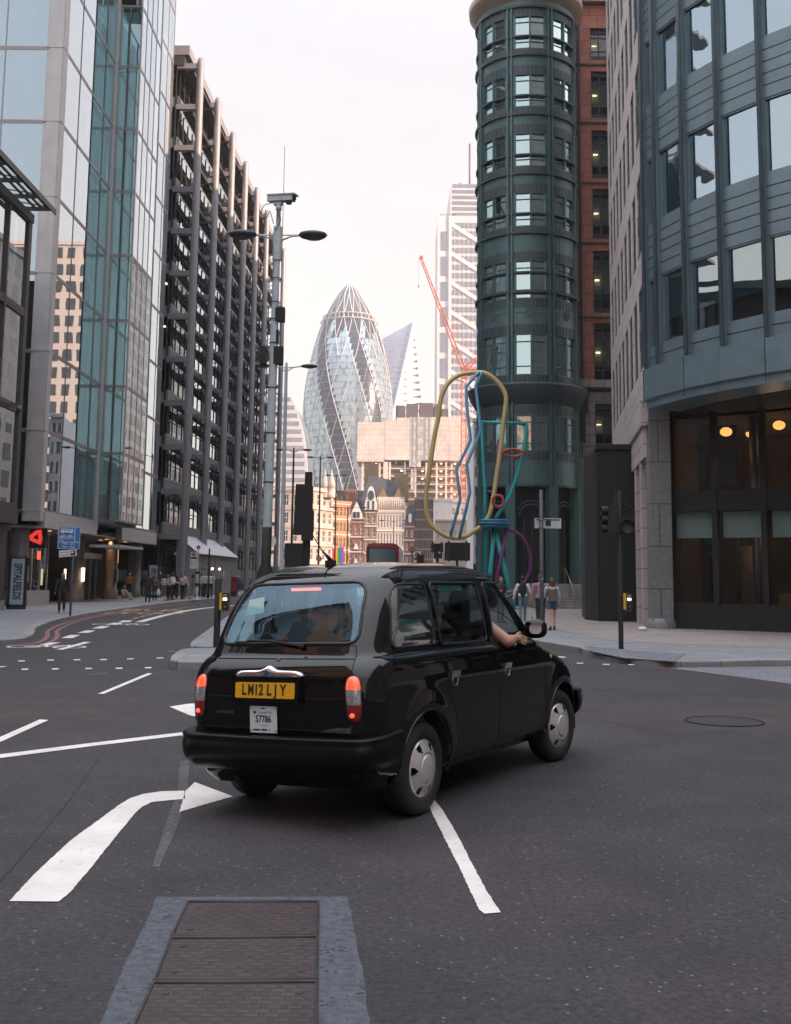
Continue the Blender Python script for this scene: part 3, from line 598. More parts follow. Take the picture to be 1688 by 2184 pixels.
for (z0, z1) in wins:
    src = None
    for k, a in enumerate(AN):
        a1 = AN[(k+1) % 8]; mid = a+((a1-a) % (2*pi))/2
        if sin(mid) > .55: continue
        if src is None:
            b = MB(); h = z1-z0; hw = radians(17.6)
            for s_ in (-1, 1):
                A = s_*hw; p0 = (sin(A)*(TR-.12), -cos(A)*(TR-.12)); p1 = (sin(s_*.015)*(TR-.12), -cos(s_*.015)*(TR-.12))
                b.poly([(*p0,z0),(*p1,z0),(*p1,z1),(*p0,z1)], 1)
                for zt in (z0+h*.2, z0+h*.82): b.tube([(p0[0],p0[1]-.03,zt),(p1[0],p1[1]-.03,zt)], .035, 4)
                q0 = (sin(A)*(TR-.42), -cos(A)*(TR-.42)); q1 = (sin(s_*.08)*(TR-.42), -cos(s_*.08)*(TR-.42))
                b.poly([(*q0,z0+.05),(*q1,z0+.05),(*q1,z1),(*q0,z1)], 2)
            for A in (-hw, 0, hw): b.box(-.05, -TR-.02, z0, .05, -TR+.3, z1, 0, Matrix.Rotation(A, 4, 'Z'))
            for s_ in (-1, 1):
                b.lathe([(TR-.3,0),(TR-.3,1)], 1) if False else None
                for A0, A1 in ((s_*hw, s_*radians(22.4)),):
                    P = [(sin(A0+(A1-A0)*t)*r_, -cos(A0+(A1-A0)*t)*r_) for r_, t in ((TR-.02,0),(TR-.02,1))]
                    b.poly([(*P[0],z0),(*P[1],z0),(*P[1],z1),(*P[0],z1)], 0)
            for (za_, zb2) in ((z0-.62,z0-.06),(z1+.06,z1+.62)):
                P_ = [(sin(hw*1.12*(2*q/8-1))*(TR+.012), -cos(hw*1.12*(2*q/8-1))*(TR+.012)) for q in range(9)]
                for q in range(8): b.poly([(*P_[q],za_),(*P_[q+1],za_),(*P_[q+1],zb2),(*P_[q],zb2)], 3)
                for q in range(0,9): b.box(-.015,-TR-.035,za_,.015,-TR-.013,zb2,0,Matrix.Rotation(hw*1.12*(2*q/8-1),4,'Z'))
            src = b.build('window', [gm_, M['glassT'], M['curtain'], gm2], tw, rz=mid+pi/2); o = src
        else: o = inst(src, tw, (0,0,0), mid+pi/2)
# medallions, ground storey columns and arches
zm = ty(665); b = MB()
for k, a in enumerate(AN):
    a1 = AN[(k+1) % 8]; mid = a+((a1-a) % (2*pi))/2; m = Matrix.Rotation(mid+pi/2, 4, 'Z')
    if sin(mid) > .3: continue
    for r_ in (.33, .2): b.tube([(r_*cos(t), -TR-.02, zm+r_*sin(t)) for t in [2*pi*i/20 for i in range(20)]], .025, 4, closed=True, M=m)
    for i in range(8): b.tube([(0,-TR-.02,zm),(.42*cos(i*pi/4),-TR-.02,zm+.42*sin(i*pi/4))], .018, 4, M=m)
    for s_ in (-1,1): b.tube([(s_*.4,-TR-.01,zm),(s_*1.0,-TR+.12,zm)], .02, 4, M=m)
b.build('medallion', mat('pale_green_trim', (.10,.17,.17), .5), tw)
b = MB()
for a in AN:
    x, y = (TR-.1)*cos(a), (TR-.1)*sin(a); b.box(-.3,-.28,0,.3,.28,ty(1036),0, Matrix.Translation((x,y,0)) @ Matrix.Rotation(a+pi/2,4,'Z'))
    b.box(-.36,-.34,0,.36,.34,.9,0, Matrix.Translation((x,y,0)) @ Matrix.Rotation(a+pi/2,4,'Z'))
b.build('column', gm_, tw)
b = MB(); zA = ty(1095)
for k, a in enumerate(AN):
    a1 = AN[(k+1) % 8]; mid = a+((a1-a) % (2*pi))/2; m = Matrix.Rotation(mid+pi/2, 4, 'Z')
    for r_ in (1.0, .8): b.tube([(r_*cos(t), -TR+.3, zA-.3+r_*sin(t)*1.1) for t in [pi*i/14 for i in range(15)]], .05, 6, M=m)
    for s_ in (-1,-.5,0,.5,1): b.tube([(s_,-TR+.3,0),(s_,-TR+.3,zA-.3)], .03, 4, M=m)
b.build('arched_screen', gm2, tw)
# ---- red stone block behind the tower
RX0, RX1, RYF = 11.0, 16.4, 72.6
redst = blocks('red_granite', (.52,.20,.145), (.46,.175,.13), (.16,.07,.06), 1.1, .95, .02, .45, 'uz', .2)
pale = blocks('pale_stone', (.45,.38,.37), (.40,.34,.34), (.10,.08,.08), 1.0, .75, .025, .6, 'uz', .15)
rb = empty('office_building', (RX0, RYF, 0), 0, 'red granite office block with a pale stone base between tower and grey facade', 'office building')
ry = lambda py: zat(1270, py, RYF)
zr0 = ry(812); zr1 = ry(8)
rw = [(ry(a), ry(b_)) for a, b_ in ((118,70),(242,162),(370,288),(498,413),(656,545),(812,700),(944,872))]
b = MB(); wx0, wx1 = 2.28, 4.1
def redwall(b, za, zb):
    b.box(0,0,za,wx0,1.0,zb); b.box(wx1,0,za,5.4,1.0,zb); z = za
    for (w0, w1) in sorted(rw):
        if w1 <= za or w0 >= zb: continue
        b.box(wx0,0,z,wx1,1.0,w0-.35); z = w1+.35
    b.box(wx0,0,z,wx1,1.0,zb)
redwall(b, zr0, zr1-.1); b.box(0,-.35,zr0,.55,0,zr1-.2); b.build('wall', redst, rb)
b = MB(); redwall(b, 0, zr0); b.box(.1,-.3,0,.75,0,zr0); b.box(-.1,-.45,0,1.5,-.001,1.6); b.box(-.1,-.45,zr0-.5,5.4,-.001,zr0); b.build('stone_base', pale, rb); b = MB(); b.box(-1,-.4,zr1,5.4,3,zr1+1.5); b.build('cornice', pale, rb)
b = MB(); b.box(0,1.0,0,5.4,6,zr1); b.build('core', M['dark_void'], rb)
b = MB(); b.box(1.35,-.12,zr0,1.52,0,zr1)
for (w0, w1) in rw[:-1]: b.box(-.0,-.06,w0-.75,5.3,0,w0-.62)
b.box(1.1,-.2,zr0-2.2,1.8,-.002,zr0-.6); b.box(1.3,-.22,zr0-4.2,1.6,-.002,zr0-2.2); b.build('metal_strip', gm2, rb)
for (w0, w1) in rw:
    b = MB(); b.poly([(wx0,.25,w0),(wx1,.25,w0),(wx1,.25,w1),(wx0,.25,w1)], 1); h = w1-w0
    b.box(wx0,.16,w0-.35,wx1,.3,w0,0); b.box(wx0,.16,w1,wx1,.3,w1+.35,0)
    for x in (wx0, (wx0+wx1)/2-.35, (wx0+wx1)/2+.3, wx1-.08): b.box(x,.18,w0,x+.08,.245,w1,0)
    for z in (w0+h*.2, w0+h*.8): b.box(wx0,.19,z,wx1,.245,z+.07,0)
    b.poly([(wx0,.8,w0+h*.3),(wx1,.8,w0+h*.3),(wx1,.8,w1),(wx0,.8,w1)], 2)
    o = b.build('window', [gm2, M['glassN'], M['blind']], rb)
    b = MB(); b.box(wx0+.2,.5,w0+h*.55,wx0+.5,.6,w0+h*.58); b.build('office_light', M['lamp_soft'], o)
b = MB(); b.box(.9,-.55,2.2,2.0,-.46,5.0); db = b.build('directory_board', mat('teal_board', (.03,.05,.055), .5), rb)
b = MB()
for k in range(9): b.box(1.2,-.565,4.6-k*.22,1.2+.45*random.uniform(.5,1),-.552,4.68-k*.22)
b.build('board_lettering', mat('pale_letter', (.35,.38,.38), .6), db)
# entrance steps
st = empty('entrance_steps', (9.0, 61.3, .12), 0, 'broad stone steps rising to the dark entrance under the round tower', 'steps')
b = MB()
for k in range(9): b.box(-1.2+.0*k, 0+k*.36, k*.15, 4.8, 4.5, (k+1)*.15-.001)
b.build('tread', M['kerb'], st)
b = MB()
M['brass'] = mat('brass_rail', (.30,.21,.10), .35, .8)
for x in (.9, 4.1):
    b = MB(); b.tube([(x,-.3,.95),(x,2.9,2.25),(x,3.6,2.25)], .03, 8)
    for y, z in ((-.3,0),(1.3,.6),(2.9,1.3)): b.tube([(x,y,z),(x,y,z+1)], .022, 6)
    b.build('handrail', M['brass'], st)
# ---- long pale facade receding on the right
A0 = (8.74, 38.3); A1 = (11.2, 56.4)
fm, fl, fa = frame(A1, A0); fb = empty('office_building', (A1[0], A1[1], 0), fa, 'long pinkish-grey stone facade with upright windows running towards the round tower', 'office building')
pg = blocks('grey_stone', (.52,.44,.44), (.47,.41,.41), (.2,.16,.16), 1.2, .72, .02, .55, 'uz', .14, vs=.6)
nb2 = 8; bw = fl/nb2; Z0 = 8.0; fh2 = 4.2; nfl = 15
b = MB()
for i in range(nb2): b.box(i*bw, 0, Z0, i*bw+bw*.40, .5, Z0+nfl*fh2+1); 
b.box(fl-.0, 0, Z0, fl+.25, .5, Z0+nfl*fh2+1)
for i in range(nb2):
    for f in range(nfl+1):
        za = Z0+f*fh2; b.box(i*bw+bw*.40, .0, za, (i+1)*bw, .5, za+1.25)
b.box(-.1,-.15,Z0-.9,fl+.25,.6,Z0); b.box(-.1,-.05,6.0,fl,.6,Z0-.9); b.build('wall', pg, fb)
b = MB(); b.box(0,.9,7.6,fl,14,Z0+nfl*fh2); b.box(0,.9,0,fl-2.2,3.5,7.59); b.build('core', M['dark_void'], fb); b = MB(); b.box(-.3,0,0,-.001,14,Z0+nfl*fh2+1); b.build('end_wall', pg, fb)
src = None
for f in range(8):
    for i in range(nb2):
        if src is None:
            w = bw*.60; h = fh2-1.25; b = MB(); b.poly([(0,.10,0),(w,.10,0),(w,.10,h),(0,.10,h)], 1)
            for x in (0, w/3-.03, 2*w/3-.03, w-.07): b.box(x,.04,0,x+.07,.098,h)
            for z in (0, h*.72): b.box(.07,.05,z,w-.07,.098,z+.07)
            b.box(w*.2,.5,.1,w*.9,.52,h,2)
            src = b.build('window', [gm2, M['glassA'], M['blind']], fb); o = src
        else: o = inst(src, fb)
        o.location = (i*bw+bw*.40, 0, Z0+f*fh2+1.25)
b = MB(); src2 = None
for i in range(8):
    b.box(i*bw, -.02, 0, i*bw+.8, .6, 6.0)
b.build('ground_pier', pg, fb)
# ---- curved corner building
cs = mat('blue_grey_cladding', (.165,.225,.255), .42, .35, var=.12, vs=1.5); csd = mat('cladding_groove', (.02,.028,.033), .6)
def arc_pts(step, L):
    x, y = 8.74, 37.35; P = [(x, y)]; s_ = 0
    while s_ < L:
        hd = radians(min(0, -78+4.4*(s_+step/2))); x += cos(hd)*step; y += sin(hd)*step; s_ += step; P.append((x, y))
    return P
first = (8.93, 36.46); AP = [(8.74, 37.35)]
x, y, s_ = 8.93, 36.46, .91; AP.append((x, y))
while s_ < 34:
    hd = radians(min(0, -78+4.4*(s_+.8))); x += cos(hd)*1.62; y += sin(hd)*1.62; s_ += 1.62; AP.append((x, y))
cb = empty('office_building', (8.74, 37.35, 0), 0, 'curved blue-grey corner office with big reflective windows and dark glazed restaurant below', 'office building')
def rl(P, dz=0): return Vector((P[0]-8.74, P[1]-37.35, dz))
def outn(i):
    a = Vector(AP[max(0, i-1)]); c = Vector(AP[min(len(AP)-1, i+1)]); t = (c-a).normalized(); return Vector((t.y*1, -t.x, 0))*-1 if False else Vector((t.y, -t.x, 0))
sills = [9.65+4.35*k for k in range(8)]; WH = 2.4; zt = 44.5
wallb = MB(); gro = MB(); mu = MB()
for i in range(len(AP)-1):
    m_, L, a = frame(AP[i], AP[i+1]); m_ = Matrix.Translation((-8.74, -37.35, 0)) @ m_
    wallb.box(-.07,.004,8.95,.07,.29,zt-.01,0,m_)
    z = 8.95
    for k, sl_ in enumerate(sills):
        wallb.box(0, 0, z, L, .3, sl_, 0, m_); n = max(1, int((sl_-z)/.42))
        for q in range(1, n+1):
            zz_ = z+(sl_-z)*q/(n+1)*.98; wallb.box(.07, -.006, zz_, L-.07, .01, zz_+.035, 1, m_)
        z = sl_+WH
    wallb.box(0, 0, z, L, .3, zt, 0, m_)
    mu.box(-.05,-.16,8.95,.05,.02,zt,0,m_); mu.cyl((0,-.16,8.95),(0,-.16,zt),.07,8,0,M=m_)
wallb.build('wall', [cs, csd], cb); mu.build('mullion', cs, cb)
shd = mat('roller_blind', (.34,.42,.43), .8, var=.08)
for i in range(len(AP)-1):
    m_, L, a = frame(AP[i], AP[i+1]); m_ = Matrix.Translation((-8.74, -37.35, 0)) @ m_
    for k, sl_ in enumerate(sills[:7]):
        if i > 9: continue
        b = MB(); b.poly([(.1,.1,.05),(L-.1,.1,.05),(L-.1,.1,WH-.05),(.1,.1,WH-.05)], 1)
        b.box(.06,.02,0,.12,.16,WH); b.box(L-.12,.02,0,L-.06,.16,WH); b.box(.12,.03,0,L-.12,.16,.06); b.box(.12,.03,WH-.06,L-.12,.16,WH)
        if k == 0: hb = WH*random.choice((.35,.45,.3)); b.poly([(.1,.28,hb),(L-.1,.28,hb),(L-.1,.28,WH),(.1,.28,WH)], 2)
        else: b.poly([(.1,.28,random.choice((.1,.4,1.1))),(L-.1,.28,.4),(L-.1,.28,WH),(.1,.28,WH)], 3)
        o = b.build('window', [cs, M['glassC'] if k else M['glassA'], shd, M['blind']], cb); o.matrix_local = m_ @ Matrix.Translation((0,0,sl_))
b = MB(); C_ = [rl(p) for p in AP]; n = len(C_)
for i in range(n-1):
    a, c = C_[i], C_[i+1]; oa, oc = outn(i)*.25, outn(i+1)*.25
    def q(p, o_, z): return (p.x+o_.x, p.y+o_.y, z)
    v = b.pts([q(a,oa*0,8.97),q(c,oc*0,8.97),q(a,oa,8.9),q(c,oc,8.9),q(a,oa,7.85),q(c,oc,7.85),q(a,oa*.6,7.8),q(c,oc*.6,7.8),q(a,oa*.6,7.55),q(c,oc*.6,7.55),q(a,oa*-6,7.5),q(c,oc*-6,7.5)])
    for k in range(0, 10, 2): b.face((v+k, v+k+1, v+k+3, v+k+2))
    if i % 2 == 0: b.box(-.012,-.012,7.6,.012,.012,8.9,1,Matrix.Translation((a.x+oa.x,a.y+oa.y,0)))
b.build('fascia', [cs, csd], cb)
b = MB(); inner = [(p[0]-8.74+(-outn(i).x)*1.1, p[1]-37.35+(-outn(i).y)*1.1) for i, p in enumerate(AP)]
poly = inner+[(inner[-1][0], 25),(9, 25),(2.5,2.5)]
b.prism([(x_, y_) for x_, y_ in poly][::-1], 7.5, zt) ; b.build('core', M['dark_void'], cb)
# granite pier and ground-floor restaurant glazing
gran = blocks('granite_pier', (.20,.195,.205), (.18,.175,.185), (.06,.06,.06), 2, 1.45, .02, .5, 'uz', .3, vs=12)
b = MB(); b.lathe([(.52,0),(.52,.22),(.44,.3),(.42,.35)], 20); b.prism([(-.36,-.3),(.36,-.3),(.36,.3),(-.36,.3)], .3, 7.6); pr = b.build('pier', gran, cb, (.42, .85, .12))
G0 = (9.55, 38.35); G1 = (13.6, 35.55); G2 = (22, 31.5); G3 = (34, 29)
for (Pa, Pb, nb3) in ((G0, G1, 3), (G1, G2, 5), (G2, G3, 6)):
    m_, L, a = frame(Pa, Pb); m_ = Matrix.Translation((-8.74, -37.35, 0)) @ m_; w = L/nb3
    for i in range(nb3):
        b = MB(); x0 = i*w
        b.poly([(x0+.08,0,.95),(x0+w-.08,0,.95),(x0+w-.08,0,7.45),(x0+.08,0,7.45)], 1)
        b.box(x0-.09,-.16,.9,x0+.09,.1,7.5); b.box(x0+.09,-.1,4.1,x0+w-.09,.06,4.8); b.box(x0+.09,-.08,.85,x0+w-.09,.06,1.0)
        o = b.build('restaurant_window', [M['matblack'], glass('shop_glass_%d' % i, (.75,.78,.76), .045, (.9,1,1), wav=.1) if False else M['glassS'] if 'glassS' in M else M.setdefault('glassS', glass('shop_glass', (.72,.76,.75), .05, (.85,.95,1), wav=.08))], cb); o.matrix_local = m_
        b = MB(); b.box(x0+.15,.3,3.2,x0+w-.15,.33,4.08); b.build('roller_blind', mat('pale_blind', (.50,.66,.66), .8) if 'lb' not in M else M['lb'], o) if i % 1 == 0 else None  # blinds in one even pale teal
    b = MB(); b.box(-.1,-.14,0,L+.1,.25,.9); o = b.build('plinth', M['matblack'], cb); o.matrix_local = m_
m_, L, a = frame(G0, (22, 29.2)); m_ = Matrix.Translation((-8.74, -37.35, 0)) @ m_
b = MB(); b.box(0,7.5,0,L+8,7.7,7.5,0,m_); b.box(.1,.6,0,L+8,7.5,.13,0,m_); b.box(.1,.6,7.42,L+8,7.5,7.48,0,m_); b.box(0,.2,0,.15,7.6,7.4,0,m_); b.build('interior_wall', mat('warm_dark_wall', (.07,.045,.035), .8, var=.4, vs=.5), cb)
ipost = MB()
for x_, y_ in ((2.6,1.3),(5.6,1.6),(9,2)): ipost.cyl((x_,y_,.1),(x_,y_,7.4),.16,16,0,M=m_)
ipost.build('interior_column', M['steel'], cb)
pend = None
for px, py, Y in ((1549,921,38.3),(1575,900,40.5),(1662,907,38),(1636,900,40.5),(1603,925,42),(1503,925,41),(1621,940,42)):
    p = at(px, py, Y=Y); b = MB()
    if pend is None:
        b.ball((0,0,0), (.21,.21,.16), 0, 18); b.cyl((0,0,.15),(0,0,1.6),.012,6,1); pend = b.build('pendant_lamp', [M['lamp_warm'], M['matblack']], cb); o = pend
    else: o = inst(pend, cb)
    o.location = (p.x-8.74, p.y-37.35, p.z)
for q_, en in (((2.6,3.6,5.6),17),((6.0,3.6,5.6),15),((2.2,3.0,2.6),7),((5.8,3.0,2.6),9)):  # fill points added deep inside to brighten the room, not at the pendants
    l = bpy.data.lights.new('interior_fill', 'POINT'); l.energy = en; l.color = (1,.62,.34); l.shadow_soft_size = .25
    o = bpy.data.objects.new('interior_fill', l); COL.objects.link(o); o.parent = cb; o.location = m_ @ Vector(q_)
wp = mat('wall_panel', (.13,.10,.09), .5, var=.3, vs=2)
for q_ in ((1.2,3.2,.13,2.3,3.3,3.0),(4.3,3.0,.13,5.2,3.1,3.1),(3.0,4.2,4.9,4.4,4.3,7.0),(6.5,3.5,.13,7.4,3.6,3.4)): b = MB(); b.box(*q_, 0, m_); b.build('wall_panel', wp, cb)
for q_ in ((1.3,3.0,3.35,2.4,3.05,3.40),(4.2,2.8,3.5,5.6,2.85,3.54),(1.6,4.0,4.5,2.6,4.05,4.53),(5.0,4.0,4.6,6.2,4.05,4.63)): b = MB(); b.box(*q_, 0, m_); b.build('light_strip', M['lamp_soft'], cb)
b = MB(); b.box(3.0,2.2,.13,3.8,2.6,1.35,0,m_); b.build('counter', mat('brass_counter', (.35,.22,.05), .4, .5), cb)
# ---- black portal box
pt = empty('portal', (8.1, 43.9, .12), radians(-5), 'tall matt black entrance portal standing proud of the pale stone facade', 'portal')
b = MB(); b.prism([(0,0),(2.6,0),(2.6,3),(.35,3)], 0, 6.9); b.box(-.06,-.08,6.8,2.7,3,7.0); b.build('shell', M['matblack'], pt)
b = MB(); b.prism([(-.42,1.6),(-.02,0.02),(.33,3.0),(.2,6),(-.2,6)], 0, 6.7); b.build('reveal', mat('portal_reveal', (.02,.018,.018), .6), pt)
b = MB(); b.box(1.9,-.012,0,1.93,-.002,6.8); b.build('panel_joint', M['black'], pt)
# ---- unseen blocks beyond tower and behind camera, most added for shade and reflections
def unseen_block(x0, y0, x1, y1, h, m, label, nx, nz, wz=4.0):
    t = empty('office_building', ((x0+x1)/2, (y0+y1)/2, 0), 0, label, 'office building'); hx, hy = (x1-x0)/2, (y1-y0)/2
    b = MB(); b.box(-hx,-hy,0,hx,hy,h); b.box(-hx-.3,-hy-.3,h,hx+.3,hy+.3,h+.8); b.build('wall', m, t)
    g_ = MB(); fhh = (h-5)/nz
    for k in range(nz):
        z = 5+k*fhh
        for (Pa, Pb) in (((-hx,-hy),(hx,-hy)),((hx,-hy),(hx,hy)),((hx,hy),(-hx,hy)),((-hx,hy),(-hx,-hy))):
            mm, L, a = frame(Pa, Pb); n = max(2, int(L/wz)); w = L/n
            for i in range(n): g_.poly([(i*w+w*.2,-.03,z+.8),((i+1)*w-w*.2,-.03,z+.8),((i+1)*w-w*.2,-.03,z+fhh*.85),(i*w+w*.2,-.03,z+fhh*.85)], 0, mm)
    g_.build('window', M['win_plain'], t); return t
M['win_plain'] = mat('window_glass_plain', (.03,.04,.045), .06, 0, spec=.9)
pinkst = mat('pink_stone', (.42,.34,.32), .7, var=.12, vs=.5); brick_ = mat('dark_brick', (.22,.13,.10), .8, var=.2, vs=.7)
unseen_block(17, 80, 45, 150, 44, pinkst, 'pale stone office block hidden beyond the round tower, sized to shade the facade opposite', 3, 11)  # unseen; height chosen so its shadow falls on the columns opposite
unseen_block(14.5, -70, 44, 6.5, 20, pinkst, 'stone office block added across the side street to shade the road, seen only reflected', 3, 7)  # added out of view to keep low sun off road and taxi
unseen_block(-50, -60, -18, 7, 26, brick_, 'dark brick block behind the camera on the left, seen only as a reflection', 3, 6)
unseen_block(75, -30, 110, 60, 60, pinkst, 'tall office block added out of frame to stop low sun along the side street', 3, 12)  # added unseen to catch sun passing along the side street

unseen_block(-13, -130, 9.5, -70, 13, brick_, 'brick block added across the road behind the camera for dark reflections', 3, 6)  # added out of view so dark masonry shows in the taxi paint

unseen_block(33, 250, 62, 290, 78, mat('pale_pink_cladding', (.60,.50,.46), .6), 'pale gridded office tower added unseen behind the round tower for reflections in glass opposite', 3, 18, 3.2)  # invented tower, set out of view as reflection content for the glass
# ================================================================ far buildings
def xz(px, py, Y): p = at(px, py, Y=Y); return p.x, p.z
# ---- curved glass tower with spiral bands
GYD = 667.0; gx = at(742, 900, Y=GYD).x
gk = empty('glass_tower', (gx, GYD, 0), 0, 'bullet-shaped glass skyscraper with dark spiral bands and white diagonal lattice', 'skyscraper')
prof = [(0,21),(30,22.6),(60,24.6),(85,26.6),(100,27.2),(112,26.6),(127,24.5),(140,21.6),(154,17.6),(163,13.6),(170,10),(176,6.2),(180.5,2.8),(183,.3)]
def grad(z):
    for i in range(len(prof)-1):
        if prof[i][0] <= z <= prof[i+1][0]:
            a = prof[max(0, i-1)]; b_ = prof[i]; c = prof[i+1]; d = prof[min(len(prof)-1, i+2)]; t = (z-b_[0])/(c[0]-b_[0])
            return max(.2, .5*((2*b_[1])+(c[1]-a[1])*t+(2*a[1]-5*b_[1]+4*c[1]-d[1])*t*t+(3*b_[1]-a[1]-3*c[1]+d[1])*t**3)) if i < len(prof)-3 else b_[1]+(c[1]-b_[1])*t
    return .2
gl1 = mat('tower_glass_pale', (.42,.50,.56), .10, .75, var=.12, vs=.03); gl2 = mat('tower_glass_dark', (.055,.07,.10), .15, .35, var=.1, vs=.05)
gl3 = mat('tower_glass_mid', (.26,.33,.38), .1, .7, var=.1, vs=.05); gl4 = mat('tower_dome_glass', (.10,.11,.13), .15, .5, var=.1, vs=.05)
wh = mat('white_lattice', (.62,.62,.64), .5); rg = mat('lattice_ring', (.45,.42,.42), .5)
N = 72; K = 46; dz = 4.0
def gp(k, j, dr=0.0):
    z = min(183, k*dz); r = grad(z)+dr; a = 2*pi*(j+.5*k)/N; return (r*cos(a), r*sin(a), z)
b = MB(); vid = [b.pts([gp(k, j) for j in range(N)]) for k in range(K+1)]
rnd = random.Random(3)
for k in range(K):
    for j in range(N):
        # diamonds of the spiral: j is constant along one diagonal
        s_ = (j+k) % 12 if False else j % 12
        dome = k*dz > 152
        for tri, h in (((vid[k]+j, vid[k]+(j+1) % N, vid[k+1]+j), 0), ((vid[k]+(j+1) % N, vid[k+1]+(j+1) % N, vid[k+1]+j), 1)):
            dk = (j+k) % 12 in (0,1,2,3)
            mi = 3 if dome else (1 if dk else (0 if rnd.random() < .8 else 2))
            if not dome and k*dz > 140 and ((j+k//2) % 6) < 2+((k*dz-140)/4): mi = 1
            b.face(tri, mi)
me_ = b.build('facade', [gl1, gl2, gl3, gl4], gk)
b = MB()
for j in range(0, N, 4):
    if j % 12 in (0, 4): b.tube([gp(k, j-k, .25) for k in range(0, K+1)], .2, 4)
    b.tube([gp(k, j, .2) for k in range(33, K+1)], .17, 4)
    b.tube([gp(k, j, .22) for k in range(0, K+1)], .10, 4); b.tube([gp(k, j-k, .25) for k in range(33, K+1)], .17, 4)
b.build('diagonal_lattice', wh, gk)
b = MB()
for z in (157, 160.5): b.tube([((grad(z)+1.3)*cos(a), (grad(z)+1.3)*sin(a), z) for a in [2*pi*i/72 for i in range(72)]], .35, 5, closed=True)
for i in range(36):
    a = 2*pi*i/36; b.cyl((grad(157)*cos(a), grad(157)*sin(a), 157), ((grad(160)+1.4)*cos(a), (grad(160)+1.4)*sin(a), 160.5), .2, 4)
b.build('balcony_ring', rg, gk)
b = MB()
for k in range(1, 38): 
    z = k*dz; b.tube([((grad(z)+.12)*cos(a), (grad(z)+.12)*sin(a), z) for a in [2*pi*i/72 for i in range(72)]], .11, 4, closed=True)
b.build('floor_line', mat('blue_floor_line', (.22,.27,.34), .5), gk)
# ---- faceted pointed tower behind
YS = 760; sc = empty('glass_tower', (0, YS, 0), 0, 'pale blue wedge-shaped skyscraper with a sharp pointed top between the bullet tower and the crane', 'skyscraper')
A = xz(795,735,YS); T = xz(883,686,YS); R = xz(905,905,YS); F = xz(833,905,YS)
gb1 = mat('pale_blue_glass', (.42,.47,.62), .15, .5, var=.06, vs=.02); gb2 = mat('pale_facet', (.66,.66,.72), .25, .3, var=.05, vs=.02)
b = MB()
v = b.pts([(A[0],0,0),(F[0]-13,-4,0),(F[0],-4,F[1]),(T[0],0,T[1]),(A[0],0,A[1]), (R[0]+9,6,0),(R[0],6,R[1]),(A[0],38,0),(R[0]+9,38,0),(T[0]-2,38,T[1]-2),(A[0],38,A[1])])
b.face((v,v+1,v+2,v+3,v+4),0); b.face((v+1,v+5,v+6,v+3,v+2),1); b.face((v+5,v+8,v+9,v+3,v+6),1); b.face((v+4,v+3,v+9,v+10),0); b.face((v+7,v,v+4,v+10),0); b.face((v+8,v+7,v+10,v+9),0)
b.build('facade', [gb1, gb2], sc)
b = MB()
for i in range(1, 44):
    z = i*4; 
    zt_ = A[1]+(T[1]-A[1])*1.0
    x1 = F[0]-13+(T[0]-F[0]+13)*min(1, z/T[1])**1.0 if z < F[1] else F[0]+(T[0]-F[0])*(z-F[1])/(T[1]-F[1])
    x0 = A[0] if z < A[1] else A[0]+(T[0]-A[0])*(z-A[1])/(T[1]-A[1])
    b.box(x0, -4.6, z, min(x1, T[0])-.5, -4.3, z+.35)
for i in range(12):
    x = A[0]+i*2.2; zt_ = A[1]+(T[1]-A[1])*(x-A[0])/(T[0]-A[0]); z0_ = max(0, F[1]+(x-F[0])*(T[1]-F[1])/(T[0]-F[0])) if x > F[0] else 0
    if zt_-1 > z0_: b.box(x,-4.7,z0_,x+.18,-4.55,zt_-.6)
b.build('glazing_line', mat('glazing_line_blue', (.28,.33,.48), .4), sc)
b = MB()
for i in range(22):
    z = 60+i*5.0; xe = R[0]+(T[0]-R[0])*max(0, (z-R[1]))/(T[1]-R[1]) if z > R[1] else R[0]+1
    w = 7*max(.15, min(1, (T[1]-z)/60)); 
    if z < T[1]-12: b.poly([(xe-.6,-4.2,z),(xe-.6-w,-4.6,z+1.0),(xe-.6,-4.4,z+2.4)])
b.build('side_window', mat('dark_side_window', (.16,.17,.23), .3), sc)
b = MB(); b.tube([(F[0]-1,-4.8,0 if False else F[1]-60),(F[0],-4.8,F[1]),(T[0],-1,T[1])], .45, 5); b.build('edge_trim', wh, sc)
# ---- tall braced tower on the right
YH = 520; hx0 = at(933,900,Y=YH).x; h1 = zat(950,460,YH); h2 = zat(985,398,YH); hx1 = at(961,430,Y=YH).x; hxe = hx0+48
ht = empty('braced_tower', (hx0, YH, 0), 0, 'tall pale office skyscraper with white diagonal braces and a stepped glass top behind the crane', 'skyscraper')
hw_ = mat('pale_cladding', (.60,.57,.60), .5, var=.05, vs=.05); hg = mat('grey_blue_glass', (.26,.28,.36), .12, .4, var=.12, vs=.1)
b = MB(); W1 = hxe-hx0; s1 = hx1-hx0
b.box(0,0,0,W1,40,h1); b.box(s1,1,h1,W1,38,h2); b.build('wall', hw_, ht)
b = MB(); n = int(h1/4.0)
for i in range(n):
    z = h1-6-i*4.2
    if z < 5: break
    b.box(s1+.6,-.25,z,W1-1,-.02,z+2.4)
for i in range(14):
    z = h1-8-i*12.6
    if z > 5: b.box(1.2,-.2,z-9.5,4.2,-.02,z)
for i in range(6): b.box(s1+1,.8,h1+1+i*2.9-.8,W1,.98,h1+2.9+i*2.9-1.0)
b.build('window_band', hg, ht)
b = MB()
for i in range(12):
    z = h1-4-i*14.6*1.0
    if z < 20: break
    b.poly([(s1,-.5,z+1.2),(s1,-.5,z-1.2),(s1+22,-.5,z-15.4),(s1+22,-.5,z-13)]); b.box(s1+.05,-.45,z-.0,s1+.8,-.35,z-.0+.01)
b.box(s1-.7,-.6,0,s1+.7,-.02,h1); b.box(-.3,-.6,0,.7,-.02,h1)
